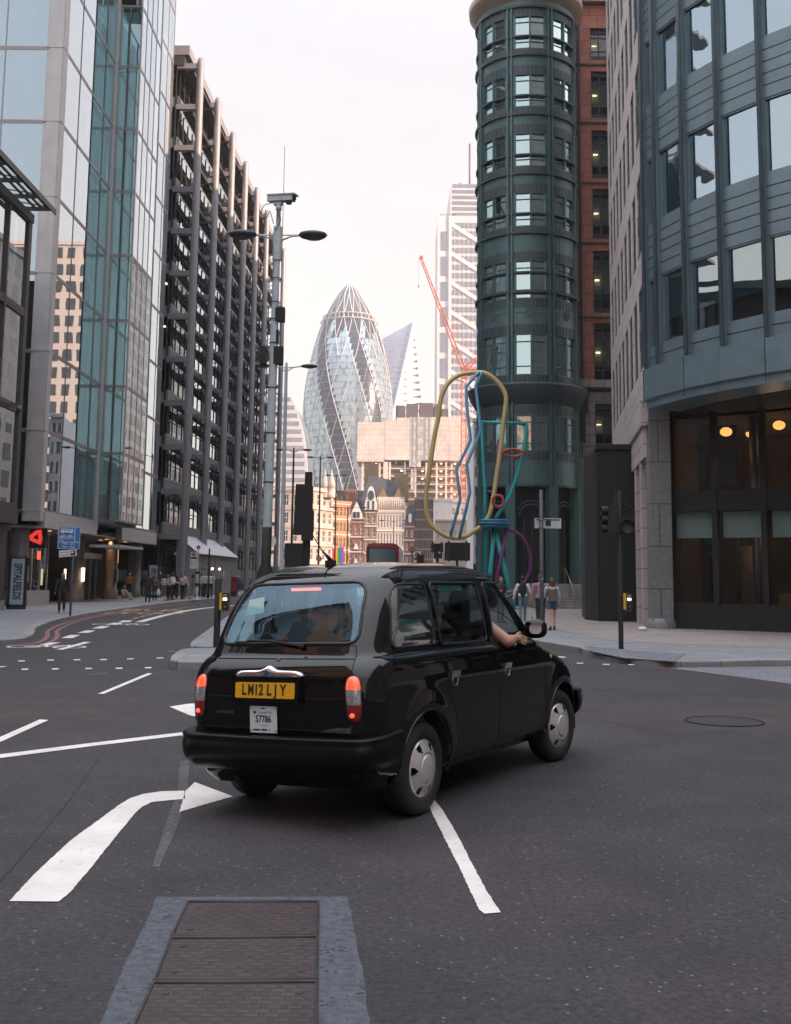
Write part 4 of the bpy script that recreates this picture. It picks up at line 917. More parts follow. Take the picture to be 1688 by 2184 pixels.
for k in range(1, 30): b.box(s1+2.2*k if 2.2*k < W1-s1 else s1+.1, -.36, 20, (s1+2.2*k if 2.2*k < W1-s1 else s1+.1)+.18, -.26, h1-3)
b.build('brace', wh, ht)
b = MB(); x_ = at(1005,390,Y=YH).x-hx0; b.cyl((x_,10,h2),(x_,10,h2+26),.5,6); b.cyl((x_-3,6,h2),(x_-5,6,h2+4),.4,6)
for i in range(6): b.box(1+i*1.4,.5,h1,1.5+i*1.4,.9,h1+1.2)
b.build('mast', M['steel_dark'], ht)
# ---- rounded-top banded tower at left
YC = 540; P = [(560,834),(585,834),(600,836),(612,840),(622,849),(631,866),(640,892),(648,925),(653,960),(656,1005),(657,1100)]
pr_ = [xz(x, y, YC) for x, y in P]; cx0 = pr_[0][0]
cn = empty('rounded_tower', (cx0, YC, 0), 0, 'rounded-top banded glass tower left of the bullet-shaped skyscraper', 'skyscraper')
b = MB(); Q = [(x-cx0, z) for x, z in pr_]+[(pr_[-1][0]-cx0, 0), (-30, 0), (-30, pr_[0][1])]
v = b.pts([(x,0,z) for x, z in Q]+[(x,45,z) for x, z in Q]); n = len(Q); b.face(range(v, v+n)[::-1]); b.face(range(v+n, v+2*n))
for i in range(n): b.face((v+i, v+(i+1)%n, v+n+(i+1)%n, v+n+i))
b.build('wall', mat('pale_banding', (.52,.53,.55), .4, var=.08, vs=.05), cn)
def xat(z):
    for i in range(len(Q)-4, 0, -1):
        pass
    best = 0
    for i in range(len(pr_)-1):
        z0_, z1_ = pr_[i][1], pr_[i+1][1]
        if z1_ <= z <= z0_: t = (z0_-z)/(z0_-z1_+1e-6); return pr_[i][0]+(pr_[i+1][0]-pr_[i][0])*t-cx0
    return pr_[-1][0]-cx0
b = MB()
for i in range(19):
    z = pr_[0][1]-5-i*4
    if z > 2: b.box(-30,-.25,z,xat(z)-1.2,-.02,z+1.9)
b.build('window_band', hg, cn)
# ---- concrete frame under construction with sheeted top
YK = 460; kx0, kz0 = xz(760,1200,YK)[0], 0
cf = mat('concrete_frame', (.72,.60,.54), .8, var=.12, vs=.1); shm = blocks('scaffold_sheeting', (.64,.58,.54), (.56,.51,.48), (.42,.38,.36), 1.25, 2.1, .09, .7, 'uz', .16, 0.05, off=0, vs=.15); shd_ = mat('dark_plant_screen', (.10,.085,.095), .7, var=.1)
kb = empty('building_under_construction', (kx0, YK, 0), 0, 'concrete tower frame under construction wrapped in pale pink sheeting, dark plant screens on top', 'construction site')
X = lambda px: at(px, 1000, Y=YK).x-kx0
Zk = lambda py: zat(870, py, YK)
segs_ = [(762,820,902),(820,845,897),(845,873,892),(873,898,890),(898,932,890),(932,962,889),(962,984,892),(984,1003,896),(1003,1030,896)]
b = MB()
for i, (a, c, t_) in enumerate(segs_):
    yy = -1.2 if a < 955 else -1.2+(a-955)*.16
    bt = 990 if a < 820 or a > 980 else (986 if a != 873 else 1000)
    b.box(X(a)+.05, yy, Zk(bt-4), X(c)-.05, 22, Zk(t_))
b.build('sheeting', shm, kb)
b = MB(); k_ = 0
for z in range(0, 200):
    zz_ = Zk(1000)-z*3.25
    if zz_ < 2: break
    b.box(X(775)-(0),0,zz_,X(952),20,zz_+.35); b.box(X(955),2,zz_,X(1012),22,zz_+.4)
    b.box(X(950),.5,zz_,X(985),3.2,zz_+.35)
for px in (772,792,808,830,862,885,908,930,950): b.box(X(px),-.1,0,X(px)+.8,.8,Zk(985))
b.box(X(818),-.3,0,X(828),6,Zk(985)); b.box(X(877),.2,Zk(1045),X(885),6,Zk(985))
for px in (962,978,996,1008): b.box(X(px),1.6,0,X(px)+.9,2.5,Zk(985))
b.box(X(775),12,0,X(1010),20,Zk(985)); b.build('concrete_frame', cf, kb)
b = MB()
for z in range(0, 24):
    zz_ = Zk(1000)-z*3.25
    if zz_ < 2: break
    for h in (.6, 1.1): b.cyl((X(776),.05,zz_+h),(X(950),.05,zz_+h),.05,4); b.cyl((X(952),.4,zz_+h),(X(1012),1.9,zz_+h),.07,4)
    for i in range(30):
        x_ = X(776)+i*1.3; b.cyl((x_,.05,zz_),(x_,.05,zz_+1.1),.04,4)
b.build('edge_guard', mat('scaffold_pale', (.62,.5,.45), .5), kb)
b = MB()
for z in range(0, 15):
    zz_ = Zk(1000)-z*3.25
    if zz_ < 2: break
    for px in (800,845,855,900,940,970): 
        if random.random() < .55: b.box(X(px),5,zz_+2.75,X(px)+.9,5.9,zz_+2.95)
b.build('site_lamp', mat('site_lamp', (1,.8,.5), .5, emit=3, ecol=(1,.72,.4)), kb)
b = MB()
for a, c, t_ in ((843,865,862),(866,893,858),(895,926,856),(927,942,858),(943,958,868)): b.box(X(a),4,Zk(895),X(c)-.2,16,Zk(t_))
b.build('plant_screen', shd_, kb)
# ---- red tower crane
YCR = 452; crm = mat('crane_red', (.50,.10,.06), .5, var=.08); cp = at(990,795,Y=YCR)
cr = empty('tower_crane', (cp.x, YCR, 0), 0, 'red lattice luffing tower crane with its jib raised up to the left', 'crane')
def lattice(b, p0, p1, w0, w1, n, r=.16):
    p0, p1 = Vector(p0), Vector(p1); d = (p1-p0).normalized(); u = Vector((0,1,0)); s_ = d.cross(u).normalized()
    prev = None
    for i in range(n+1):
        t = i/n; c = p0.lerp(p1, t); w = (w0+(w1-w0)*t)/2; C4 = [c+s_*w+u*w, c+s_*w-u*w, c-s_*w-u*w, c-s_*w+u*w]
        if prev:
            for q in range(4):
                b.tube([prev[q], C4[q]], r, 4, cap=False); b.tube([prev[q], C4[(q+1)%4]] if i % 2 else [prev[(q+1)%4], C4[q]], r*.6, 4, cap=False)
        prev = C4
b = MB(); lattice(b, (0,0,0), (0,0,cp.z), 2.0, 2.0, 34, .2); b.build('mast', crm, cr)
tip = at(898,550,Y=YCR); b = MB(); tp = Vector((tip.x-cp.x, 0, tip.z)); lattice(b, (0,0,cp.z+1), tp, 1.7, .8, 34, .15)
b.box(tp.x-.6,-.6,tp.z-.4,tp.x+.9,.6,tp.z+.8); b.build('jib', crm, cr)
q = at(1017,765,Y=YCR); b = MB(); lattice(b, (0,0,cp.z+1), (q.x-cp.x,0,q.z), 2.2, 1.2, 8, .2); lattice(b, (0,0,cp.z), (6,0,cp.z+.5), 2.2, 2.2, 4, .2); b.box(3,-1.5,cp.z-3,6,1.5,cp.z-.2)
b.tube([(q.x-cp.x,0,q.z),(tp.x*.62,0,cp.z+(tp.z-cp.z)*.62)], .08, 4); b.box(-1.3,-1.4,cp.z-2.4,1.3,1.4,cp.z+.2); b.build('counter_jib', crm, cr)
b = MB(); b.box(-2.6,-1.6,cp.z-2.2,-1.4,0,cp.z+.1); b.build('cab', M['white'], cr)
b = MB(); b.tube([(tp.x-.8,0,tp.z),(tp.x-.8,0,tp.z-12)], .06, 4); b.ball((tp.x-.8,0,tp.z-12.4),(.35,.35,.6)); b.build('hook', M['steel_dark'], cr)
# ---- old street fronts closing the view
def front(x0px, x1px, toppx, Y, m, label, cols, rows, wm, depth=14, yaw=0, base=None, ww=.45, wh_=.6, sillm=None, cat='building', mull_=True, top=None, f0=4.2):
    """a street front seen between two picture columns: wall with real openings, windows as parts, string courses"""
    X0 = at(x0px, 1200, Y=Y).x; X1 = at(x1px, 1200, Y=Y).x; H_ = zat((x0px+x1px)/2, toppx, Y); L = (X1-X0)/cos(yaw)
    t = empty('street_building', (X0, Y, 0), yaw, label, cat); fh_ = (H_-f0)/rows; cw = L/cols
    b = MB()
    for k in range(rows):
        z = f0+k*fh_; zs, ze = z+fh_*(1-wh_)*.45, z+fh_*(1-wh_)*.45+fh_*wh_
        b.box(0,0,z,L,.5,zs); b.box(0,0,ze,L,.5,z+fh_); x = 0
        for i in range(cols): b.box(x,0,zs,i*cw+cw*(1-ww)/2,.5,ze); x = i*cw+cw*(1+ww)/2
        b.box(x,0,zs,L,.5,ze)
    b.box(0,.5,0,L,depth,H_); b.box(0,0,3.7,L,.5,f0); b.box(-.15,-.35,H_,L+.15,.6,H_+.5); b.build('wall', m, t)
    b = MB()
    for k in range(rows+1): b.box(-.05,-.2,f0+k*fh_-.28,L+.05,-.001,f0+k*fh_)
    if sillm: b.build('string_course', sillm, t)
    src = None
    for k in range(rows):
        z = f0+k*fh_+fh_*(1-wh_)*.45
        for i in range(cols):
            if src is None:
                w = cw*ww; h = fh_*wh_; b = MB(); b.poly([(0,.25,0),(w,.25,0),(w,.25,h),(0,.25,h)], 1)
                b.box(-.08,-.06,-.14,w+.08,.2,-.002); b.box(0,.12,0,.09,.24,h); b.box(w-.09,.12,0,w,.24,h); b.box(.09,.12,h-.1,w-.09,.24,h)
                if mull_: b.box(.09,.13,h*.48,w-.09,.24,h*.53); b.box(w/2-.04,.14,0,w/2+.04,.24,h-.1)
                src = b.build('window', [wm, M['win_plain']], t); o = src
            else: o = inst(src, t)
            o.location = (i*cw+cw*(1-ww)/2, 0, z)
    b = MB(); n = max(1, cols//2); w = L/n
    for i in range(n): b.poly([(i*w+.3,-.02,.4),((i+1)*w-.3,-.02,.4),((i+1)*w-.3,-.02,3.3),(i*w+.3,-.02,3.3)])
    b.box(0,-.05,3.4,L,0.0,3.7); b.box(0,0,0,L,.45,3.7) ; b.build('shopfront', M['win_plain'], t)
    return t, L, H_
st1 = blocks('pale_portland', (.50,.42,.39), (.45,.385,.36), (.30,.25,.24), 1.3, .6, .03, .8, 'uz', .2, vs=.25)
st2 = blocks('orange_brick', (.36,.21,.13), (.33,.19,.12), (.3,.2,.15), .5, .3, .03, .8, 'uz', .15)
st3 = blocks('red_brick', (.25,.10,.075), (.22,.09,.07), (.2,.1,.08), .5, .3, .02, .8, 'uz', .15)
st4 = mat('cream_stucco', (.55,.49,.44), .7, var=.12, vs=.3); st5 = blocks('brown_brick', (.25,.17,.10), (.22,.15,.09), (.2,.15,.1), .5, .3, .02, .8, 'uz', .2)
wtr = mat('white_trim', (.68,.66,.66), .6); slate = mat('slate_roof', (.10,.11,.14), .6, var=.2, vs=.6); dkf = mat('bronze_grid', (.08,.06,.05), .5)
# stone corner block: street front and return
t, L, H_ = front(560,657,1046,225, st1, 'large weathered pale stone corner block with sash windows at the far left of the street', 5, 4, wtr, sillm=st1, f0=4.5)
t2, L2, H2 = front(657,704,1043,225, st1, 'pale stone return front of the corner block lit along the street beside the rainbow flag', 4, 4, wtr, yaw=radians(62), sillm=st1, f0=4.5, depth=4)
b = MB()
for px in (693,707):
    c = at(px, 1045, Y=231); b.lathe([(1.1,0),(1.2,.8),(.9,.9),(.9,2.2),(1.1,2.3),(.6,3.6),(.25,5.0),(.01,6.2)], 10, 0, Matrix.Translation((c.x-t2.location.x,6,c.z-1.6)))
o = b.build('turret', st1, t2); o.rotation_euler.z = -radians(62)
b = MB()
for k in range(5): b.box(-.4,-.5,4.5+k*((H2-4.5)/4)-.35,L2+.3,-.25,4.5+k*((H2-4.5)/4)+.05)
b.build('cornice', st1, t2)
t, L, H_ = front(706,744,1072,236, st2, 'orange-lit narrow brick and stone front next to the rainbow flag', 5, 4, mat('orange_frame', (.5,.33,.2), .6), yaw=radians(48), sillm=st4, ww=.6, depth=5)
t, L, H_ = front(742,777,1112,262, st3, 'small gabled house front of red brick banded with white beside the ornate gable', 3, 3, wtr, sillm=wtr, ww=.55)
b = MB(); b.prism([(0,0),(L,0),(L/2,4.2)], 0, .5, 0, Matrix.Translation((0,-.2,H_+.5)) @ Matrix.Rotation(pi/2,4,'X')); gb_ = b.build('gable', wtr, t)
b = MB(); b.box(L*.30,-.95,H_+.9,L*.46,-.72,H_+2.2); b.box(L*.54,-.95,H_+.9,L*.70,-.72,H_+2.2); b.build('gable_window', M['win_plain'], t)
for k, (z_, w_) in enumerate(((8.2,.36),(4.6,.36))): b = MB(); b.prism([(L*.32,0),(L*.68,0),(L*.5,1.5)], 0, .35, 0, Matrix.Translation((0,-.2,z_)) @ Matrix.Rotation(pi/2,4,'X')); b.build('pediment', wtr, t)
b = MB(); b.prism([(-3,0),(L+8,0),(L+6,6),(-1,6)], 0, 16, 0, Matrix.Translation((0,18,H_+1)) @ Matrix.Rotation(pi/2,4,'X')); b.build('roof', slate, t)
b = MB(); b.box(-.6,1,H_-1,1.7,3.4,H_+6.5); ch = b.build('chimney', st3, t)
b = MB()
for i in range(4): b.cyl((-.3+i*.55,2,H_+6.5),(-.3+i*.55,2,H_+7.8),.2,8)
b.build('chimney_pot', st3, ch)
t, L, H_ = front(777,803,1092,262, st5, 'tall brown brick front with ornate white arched gable between red gable and cream block', 2, 4, wtr, sillm=wtr, ww=.55)
b = MB(); Pg = [(0,0),(L,0),(L,1.6),(L*.88,3.0)]+[(L/2+L*.34*cos(a),3.0+2.6*sin(a)) for a in [pi*i/10 for i in range(11)]]+[(L*.12,3.0),(0,1.6)]
b.prism(Pg, 0, .6, 0, Matrix.Translation((0,-.2,H_+.5)) @ Matrix.Rotation(pi/2,4,'X')); b.build('gable', wtr, t)
b = MB(); b.prism([(L/2+.75*cos(a), 3.4+1.2*sin(a)) for a in [2*pi*i/16 for i in range(16)]], 0, .08, 0, Matrix.Translation((0,-.81,H_+.5)) @ Matrix.Rotation(pi/2,4,'X'))
for s_ in (.22,.62): b.box(L*s_,-.9,H_+.6,L*(s_+.16),-.81,H_+2.6)
b.build('gable_window', M['win_plain'], t)
t, L, H_ = front(803,862,1092,262, st4, 'cream stucco commercial front with triple windows and two small pointed gables', 9, 3, wtr, sillm=wtr, ww=.62, wh_=.66)
b = MB(); b.box(-.02,.2,H_+.5,L,.9,H_+3.6)
for i in range(14): b.cyl((.5+i*L/14.5,.05,H_+.6),(.5+i*L/14.5,.05,H_+3.0),.16,6)
b.build('attic', st4, t)
for x_ in (L*.05, L*.62):
    b = MB(); b.prism([(x_,0),(x_+L*.33,0),(x_+L*.165,2.4)], 0, .5, 0, Matrix.Translation((0,.7,H_+3.6)) @ Matrix.Rotation(pi/2,4,'X')); b.build('gable', st5, t)
b = MB(); b.prism([(-4,0),(L,0),(L-2,5.0),(-2,6.4)], 0, 14, 0, Matrix.Translation((0,15.5,H_+2.5)) @ Matrix.Rotation(pi/2,4,'X')); rf_ = b.build('roof', slate, t)
for x_, hh in ((L*.62,9.5),(-3.2,12)):
    b = MB(); b.box(x_,5,H_+3,x_+3.4,7.5,H_+hh); b.build('chimney', st5, rf_)
t, L, H_ = front(862,884,1122,262, st3, 'narrow dark red brick house front right of the cream commercial building', 2, 3, wtr, sillm=wtr, ww=.34, wh_=.5)
b = MB(); b.prism([(0,0),(L,0),(L,4.6),(.8,4.6)], 0, 6, 0, Matrix.Translation((0,7,H_+.5)) @ Matrix.Rotation(pi/2,4,'X')); b.box(L*.4,.3,H_+.9,L*.7,1.2,H_+2.9,1); b.build('mansard', [slate, wtr], t)
t, L, H_ = front(884,924,1065,262, mat('tan_panel', (.24,.19,.17), .6), 'dark bronze gridded office front with many narrow windows behind the black signs', 10, 7, dkf, ww=.8, wh_=.78, mull_=False, f0=3.8)
t, L, H_ = front(925,965,1068,300, mat('white_render', (.74,.68,.66), .7), 'plain sunlit white rendered building seen through the yellow loop', 3, 3, wtr, ww=.18, wh_=.14)  # one even white render colour
t, L, H_ = front(962,1020,1072,330, mat('grey_render', (.46,.42,.44), .7, var=.1), 'stepped grey and cream building right of the white rendered one', 6, 4, wtr, ww=.6, wh_=.4)
t, L, H_ = front(928,1016,1112,285, mat('buff_render', (.55,.47,.43), .7, var=.12, vs=.2), 'low buff building in front of the white rendered one near the tower foot', 7, 2, wtr, ww=.35, wh_=.4)
t, L, H_ = front(700,790,1050,300, st5, 'brown brick warehouse with chimneys rising behind the slate roofs', 8, 4, wtr, ww=.3, wh_=.5)
# white clad return of the tower's neighbour at the street edge
t, L, H_ = front(1010,1036,900,150, mat('white_clad', (.55,.55,.57), .5), 'slim pale building edge with curved bays tucked behind the round tower', 2, 7, M['steel'], ww=.5, wh_=.5)
# ================================================================ street furniture
def post_lamp(px, pyh, Y, dark, label, span=2.85, z=None, X=None, both=True):
    """double-armed street lamp; px, pyh give where its head stands, Y its distance"""
    p = at(px, pyh, Y=Y); z = z or p.z; X = p.x if X is None else X
    t = empty('street_lamp', (X, Y, .1), 0, label, 'street lamp', 'double-headed street lamps along the road')
    pm = M['pole_dark'] if dark else M['pole_grey']
    b = MB(); b.lathe([(.16,0),(.16,1.2),(.11,1.35),(.10,z*.5),(.075,z-.2),(.07,z+.15),(.02,z+.25)], 14); b.build('pole', pm, t)
    b = MB()
    for s_ in ((-1, 1) if both else (1,)):
        b.tube([(0,0,z-.25),(s_*.35,0,z-.02),(s_*(span/2-.55),0,z+.05)], .025, 6); b.tube([(0,0,z-.05),(s_*(span/2-.55),0,z+.05)], .03, 6)
    b.build('arm', pm, t)
    for s_ in ((-1, 1) if both else (1,)):
        b = MB(); m = Matrix.Translation((s_*(span/2-.32),0,z+.05)) @ Matrix.Diagonal((.42,.25,.11,1))
        b.lathe([(.001,-.75),(.55,-.72),(.86,-.5),(1,0),(.9,.4),(.55,.75),(.001,.95)], 20, 0, m); h = b.build('lamp_head', M['pole_dark'], t)
        b = MB(); b.ball((s_*(span/2-.32),0,z-.03), (.22,.16,.03), 0, 12); b.build('lens', M['steel_dark'], h)
    return t
post_lamp(611, 787, 52, False, 'pale double-headed street lamp standing just behind the camera post', 2.85)
post_lamp(627, 963, 92, True, 'dark double-headed street lamp between the pale lamp and the signal back', 2.9)
post_lamp(684, 978, 121, True, 'dark double-headed street lamp right of the signal back in front of the stone block', 2.85)
post_lamp(717.5, 1016, 146, True, 'dark double-headed street lamp rising beside the rainbow flag', 2.85)
post_lamp(775, 1066, 190, True, 'far double-headed street lamp before the ornate white gable', 2.8)
post_lamp(840, 1118, 175, True, 'short far double-headed lamp in front of the cream building', 4.4, z=10.5)
post_lamp(742, 1084, 165, True, 'single dark lamp post between orange front and red gabled house', 5.5)
# lamp post carrying the surveillance camera
p = at(593, 502, Y=31); zb = .15
t = empty('camera_lamp_post', (p.x-.12, 31, zb), 0, 'tall pale lamp post with a boxed surveillance camera on top and black base sleeve', 'street lamp')
Rl = Matrix.Rotation(radians(.6), 4, 'Y')
b = MB(); z = p.z-zb; b.lathe([(.135,1.4),(.13,3.6),(.12,z-3),(.095,z-1.6),(.09,z-.2)], 18, 0, Rl); b.lathe([(.13,z-.75),(.13,z+.25)], 14, 0, Rl); b.lathe([(.07,z+.25),(.06,z+.75),(.085,z+.76),(.085,z+.86),(.05,z+.95)], 12, 0, Rl); b.build('pole', M['pole_grey'], t)
b = MB(); b.lathe([(.25,0),(.25,1.65),(.14,1.9),(.14,2.95),(.001,2.96)], 18, 0, Rl); b.build('base_sleeve', M['matblack'], t)
b = MB()
for zz_ in (4.2,5.6,8.2,8.9,9.4,10.1): b = MB(); b.lathe([(.145,zz_),(.145,zz_+.03)], 12, 0, Rl); b.build('cable_band', M['black'], t)
b = MB(); b.lathe([(.145,6.9),(.145,6.93)], 12, 0, Rl)
for zz_ in (6.9,): 
    for s_ in (-1,1): b.tube([(.02,0,zz_),(.02+s_*.28,-.05,zz_-.22)], .014, 5); b.tube([(.06,0,zz_),(.06+s_*.2,-.05,zz_-.2)], .012, 5)
b.build('cable_band', M['black'], t)
ox = .12
b = MB()
for s_ in (-1,1): b.tube([(ox,0,z-.2),(ox+s_*.4,0,z-.02),(ox+s_*.95,0,z+.02)], .028, 6); b.tube([(ox,0,z),(ox+s_*.95,0,z+.03)], .02, 6)
b.build('arm', M['pole_grey'], t)
for s_ in (-1,1):
    b = MB(); m = Matrix.Translation((ox+s_*1.02,0,z+.02)) @ Matrix.Diagonal((.42,.28,.12,1)); b.lathe([(.001,-1),(.5,-.95),(.86,-.6),(1,0),(.9,.5),(.55,.85),(.001,1)], 24, 0, m); h = b.build('lamp_head', M['pole_dark'], t)
    b = MB(); b.ball((ox+s_*1.05,0,z-.08), (.26,.19,.05), 0, 14); b.build('lens', M['steel_dark'], h)
b = MB(); zc_ = z+1.0; m = Matrix.Translation((ox+.06,0,zc_)) @ Matrix.Rotation(radians(4),4,'Y') @ Matrix.Rotation(radians(-20),4,'Z')
b.prism([(-.40,-.11),(.40,-.11),(.42,.11),(-.38,.11)], .02, .20, 0, m); b.prism([(-.42,-.13),(.48,-.14),(.5,.14),(-.4,.13)], .19, .225, 0, m); b.cyl((-.05,0,-.16),(-.05,0,.02),.05,10,M=m); b.box(-.2,-.07,-.09,.05,.07,.02,0,m); cm_ = b.build('surveillance_camera', M['pole_grey'], t)
b = MB(); b.cyl((.41,0,.11),(.46,0,.11),.075,14,M=m); b.box(.2,-.08,-.07,.33,.06,.0,0,m); b.build('lens', M['black'], cm_)
b = MB(); b.tube(smooth([(-.1,-.05,zc_-.05),(-.3,-.1,zc_-.15),(-.35,-.1,zc_-.4),(-.2,-.1,zc_-.5),(-.12,-.08,zc_-.3),(.0,-.1,zc_-.7)],5), .012, 5); b.tube(smooth([(.08,-.1,z+.6),(.2,-.12,z+.5),(.17,-.12,z+.3),(.05,-.14,z+.1)],5), .012, 5); b.build('cable', M['black'], cm_)
for q_ in ((.12,-.15,8.85,.38,.15,9.25),(-.30,-.15,7.6,-.13,.15,8.1),(.10,-.15,7.6,.36,.15,8.1),(.14,-.1,8.2,.22,.1,8.6)): b = MB(); b.box(*q_); b.build('control_box', M['matblack'], t)
# thin flagpole behind
p = at(608, 312, Y=140); b = MB(); b.lathe([(.14,0),(.12,p.z*.5),(.05,p.z)], 8); tag(b.build('flagpole', M['steel_dark'], None, (p.x,140,0)), 'thin tall bare mast rising behind the camera lamp post', 'mast')
# traffic signal seen from behind
def signal(X, Y, base, pole_h, hd, label, yaw=0, twin=True):
    t = empty('traffic_signal', (X, Y, base), yaw, label, 'traffic light')
    b = MB(); b.lathe([(.075,0),(.06,.4),(.057,pole_h)], 12); b.build('pole', M['matblack'], t); return t
p = at(655, 1007, Y=30.5)
t = empty('traffic_signal', (p.x, 30.5, .15), 0, 'black traffic signal seen from behind with tall backing board on the refuge', 'traffic light')
b = MB(); zt_ = p.z-.15; b.lathe([(.11,0),(.11,3.2),(.105,zt_)], 14, 0, Matrix.Rotation(radians(.7),4,'Y')); b.build('pole', M['matblack'], t)
b = MB(); b.prism([(-.28,1.2),(.02,1.2),(.2,1.15),(.2,0.5),(.24,.45),(.24,-.1),(.17,-.2),(-.33,-.2)][::-1], 0, .05, 0, Matrix.Translation((0,-.15,zt_-1.55)) @ Matrix.Rotation(pi/2,4,'X'))
b.box(-.2,.05,zt_-1.7,.12,.25,zt_-.35); b.box(-.1,-.22,zt_-1.9,.22,-.05,zt_-1.6); b.build('backing_board', M['matblack'], t)
b = MB()
for k in range(3): b.lathe([(.13,0),(.13,.22),(.11,.22)], 14, 0, Matrix.Translation((-.03,.25,zt_-.6-k*.38)) @ Matrix.Rotation(-pi/2,4,'X'))
b.build('lamp_hood', M['black'], t)
p = at(626, 1184, Y=45); b = MB()
t = empty('road_sign', (p.x, 45, 0), 0, 'dark square sign board seen from behind left of the signal pole', 'sign')
b.box(-.36,0,p.z-.48,.36,.04,p.z+.48); b.build('panel', M['matblack'], t); b = MB(); b.cyl((0,.06,0),(0,.06,p.z+.4),.04,8); b.build('pole', M['pole_dark'], t)
p = at(576, 1154, Y=50); t = empty('keep_left_sign', (p.x, 50, .1), 0, 'white round sign back peeking out behind the black base of the camera post', 'sign')
b = MB(); b.prism(circ(0,0,.29,24)[:-1], 0, .03, 0, Matrix.Translation((0,0,p.z-.1)) @ Matrix.Rotation(pi/2,4,'X')); b.build('panel', M['white'], t); b = MB(); b.cyl((0,.05,0),(0,.05,p.z),.035,8); b.build('pole', M['pole_dark'], t)
# push button posts
ylw = mat('yellow_box', (.62,.36,.02), .45)
def button_post(px, py, top, Y, r, box_px, label, hgt):
    p = at(px, py, Z=.15 if px < 800 else .12)
    t = empty('push_button_post', (p.x, p.y, p.z), 0, label, 'crossing post'); b = MB()
    b.lathe([(r,0),(r,hgt),(r*.8,hgt+.01),(.001,hgt+.01)], 16); b.build('post', M['matblack'], t)
    return t, p
def button_box(t, side, z, y0=-.05):
    b = MB(); x = side; b.box(x,-.16,z-.19,x+.055,.09,z+.19,1); b.box(x+.056,-.17,z-.2,x+.2,.08,z+.19,0); o = b.build('push_button_box', [M['black'], ylw], t)
    b = MB(); b.box(x+.08,-.176,z+.02,x+.17,-.171,z+.08); b.build('lit_symbol', M['lamp_soft'], o)
    b = MB(); b.box(x+.08,-.176,z+.11,x+.17,-.171,z+.16); b.build('lens', M['steel'], o)
    b = MB(); b.cyl((x+.13,-.17,z-.12),(x+.13,-.185,z-.12),.018,10); b.cyl((x+.08,-.05,z-.2),(x+.08,-.05,z-.24),.02,8); b.cyl((x+.17,-.05,z-.2),(x+.17,-.05,z-.24),.02,8); b.build('button', M['steel'], o)
t, p = button_post(462, 1380, 0, 0, .075, 0, 'squat black post with a yellow and black push button box on the left refuge', 1.52); button_box(t, .06, 1.02)
t, p = button_post(1325.3, 1384, 0, 0, .06, 0, 'black traffic signal with side-facing head and yellow button box on the right pavement', 3.75); t.name = 'traffic_signal'; t['category'] = 'traffic light'
button_box(t, .05, 1.12)
b = MB(); b.box(-.28,-.12,2.75,-.05,.15,3.42); b.box(.02,-.1,2.7,.3,.1,3.1)
for k in range(3):
    z = 3.28-k*.22; b.lathe([(.10,0),(.11,.16)], 12, 0, Matrix.Translation((-.28,.0,z)) @ Matrix.Rotation(-pi/2,4,'Y'))
b.box(-.12,-.05,3.4,.0,.05,3.8); b.tube(smooth([(.08,0,3.45),(.3,0,3.35),(.32,0,3.05),(.2,0,2.95)],5),.02,6)
b.lathe([(.001,0),(.17,0),(.17,.05)],16,0,Matrix.Translation((.17,-.12,2.9)) @ Matrix.Rotation(pi/2,4,'X')); b.build('signal_head', M['matblack'], t)
b = MB()
for k in range(3): b.ball((-.3,0,3.28-k*.22), (.03,.085,.085), 0, 12)
b.build('lens', M['steel_dark'], t)
# sign pole with sign back on the right
p = at(1156.5, 1354, Z=.12); t = empty('sign_pole', (p.x, p.y, .12), 0, 'scuffed dark pole with a blank rectangular sign back beside the couple', 'sign')
b = MB(); b.lathe([(.065,0),(.06,4.25),(.001,4.27)], 12); b.build('pole', mat('stickered_pole', (.05,.055,.06), .5, var=.8, vs=18), t)
b = MB(); b.box(-.13,.06,3.12,.66,.09,3.42,0); b.box(.2,.03,3.2,.35,.06,3.35,1); b.box(-.1,.05,3.36,.62,.058,3.39,1); b.build('sign_back', [M['pole_grey'], M['matblack']], t, (-.06,0,0))
b = MB()
for z in (3.15,3.35,1.6): b.lathe([(.075,z),(.075,z+.05)],10)
b.build('clip', M['steel'], t)
# blue bus lane sign
p = at(150, 1313, Z=.12); t = empty('bus_lane_sign', (p.x, p.y, .12), radians(14), 'blue bus and cycle lane sign with a small white camera plate on a pole', 'sign')
b = MB(); b.lathe([(.045,0),(.045,3.35),(.001,3.36)], 10); b.build('pole', M['pole_dark'], t)
s = .84; sg = Matrix.Translation((-.18,-.07,3.02))
b = MB(); b.box(-.42,0,-.43,.42,.02,.43,1,sg); b.box(-.405,-.004,-.415,.405,-.001,.415,0,sg); pn = b.build('panel', [M['blue_sign'], M['white']], t)
b = MB(); b.box(-.405,-.008,-.17,.405,-.005,-.15,0,sg); b.box(.2,-.008,-.15,.225,-.005,.415,0,sg)
b.box(-.33,-.008,.22,.14,-.005,.36,0,sg)
for k in range(5): b.box(-.30+k*.085,-.011,.28,-.245+k*.085,-.009,.34,1,sg)
for x_ in (-.24,.07): b.prism([(x_+.035*cos(a),.215+.035*sin(a)) for a in [2*pi*i/12 for i in range(12)]],.006,.009,0,sg @ Matrix.Rotation(pi/2,4,'X'))
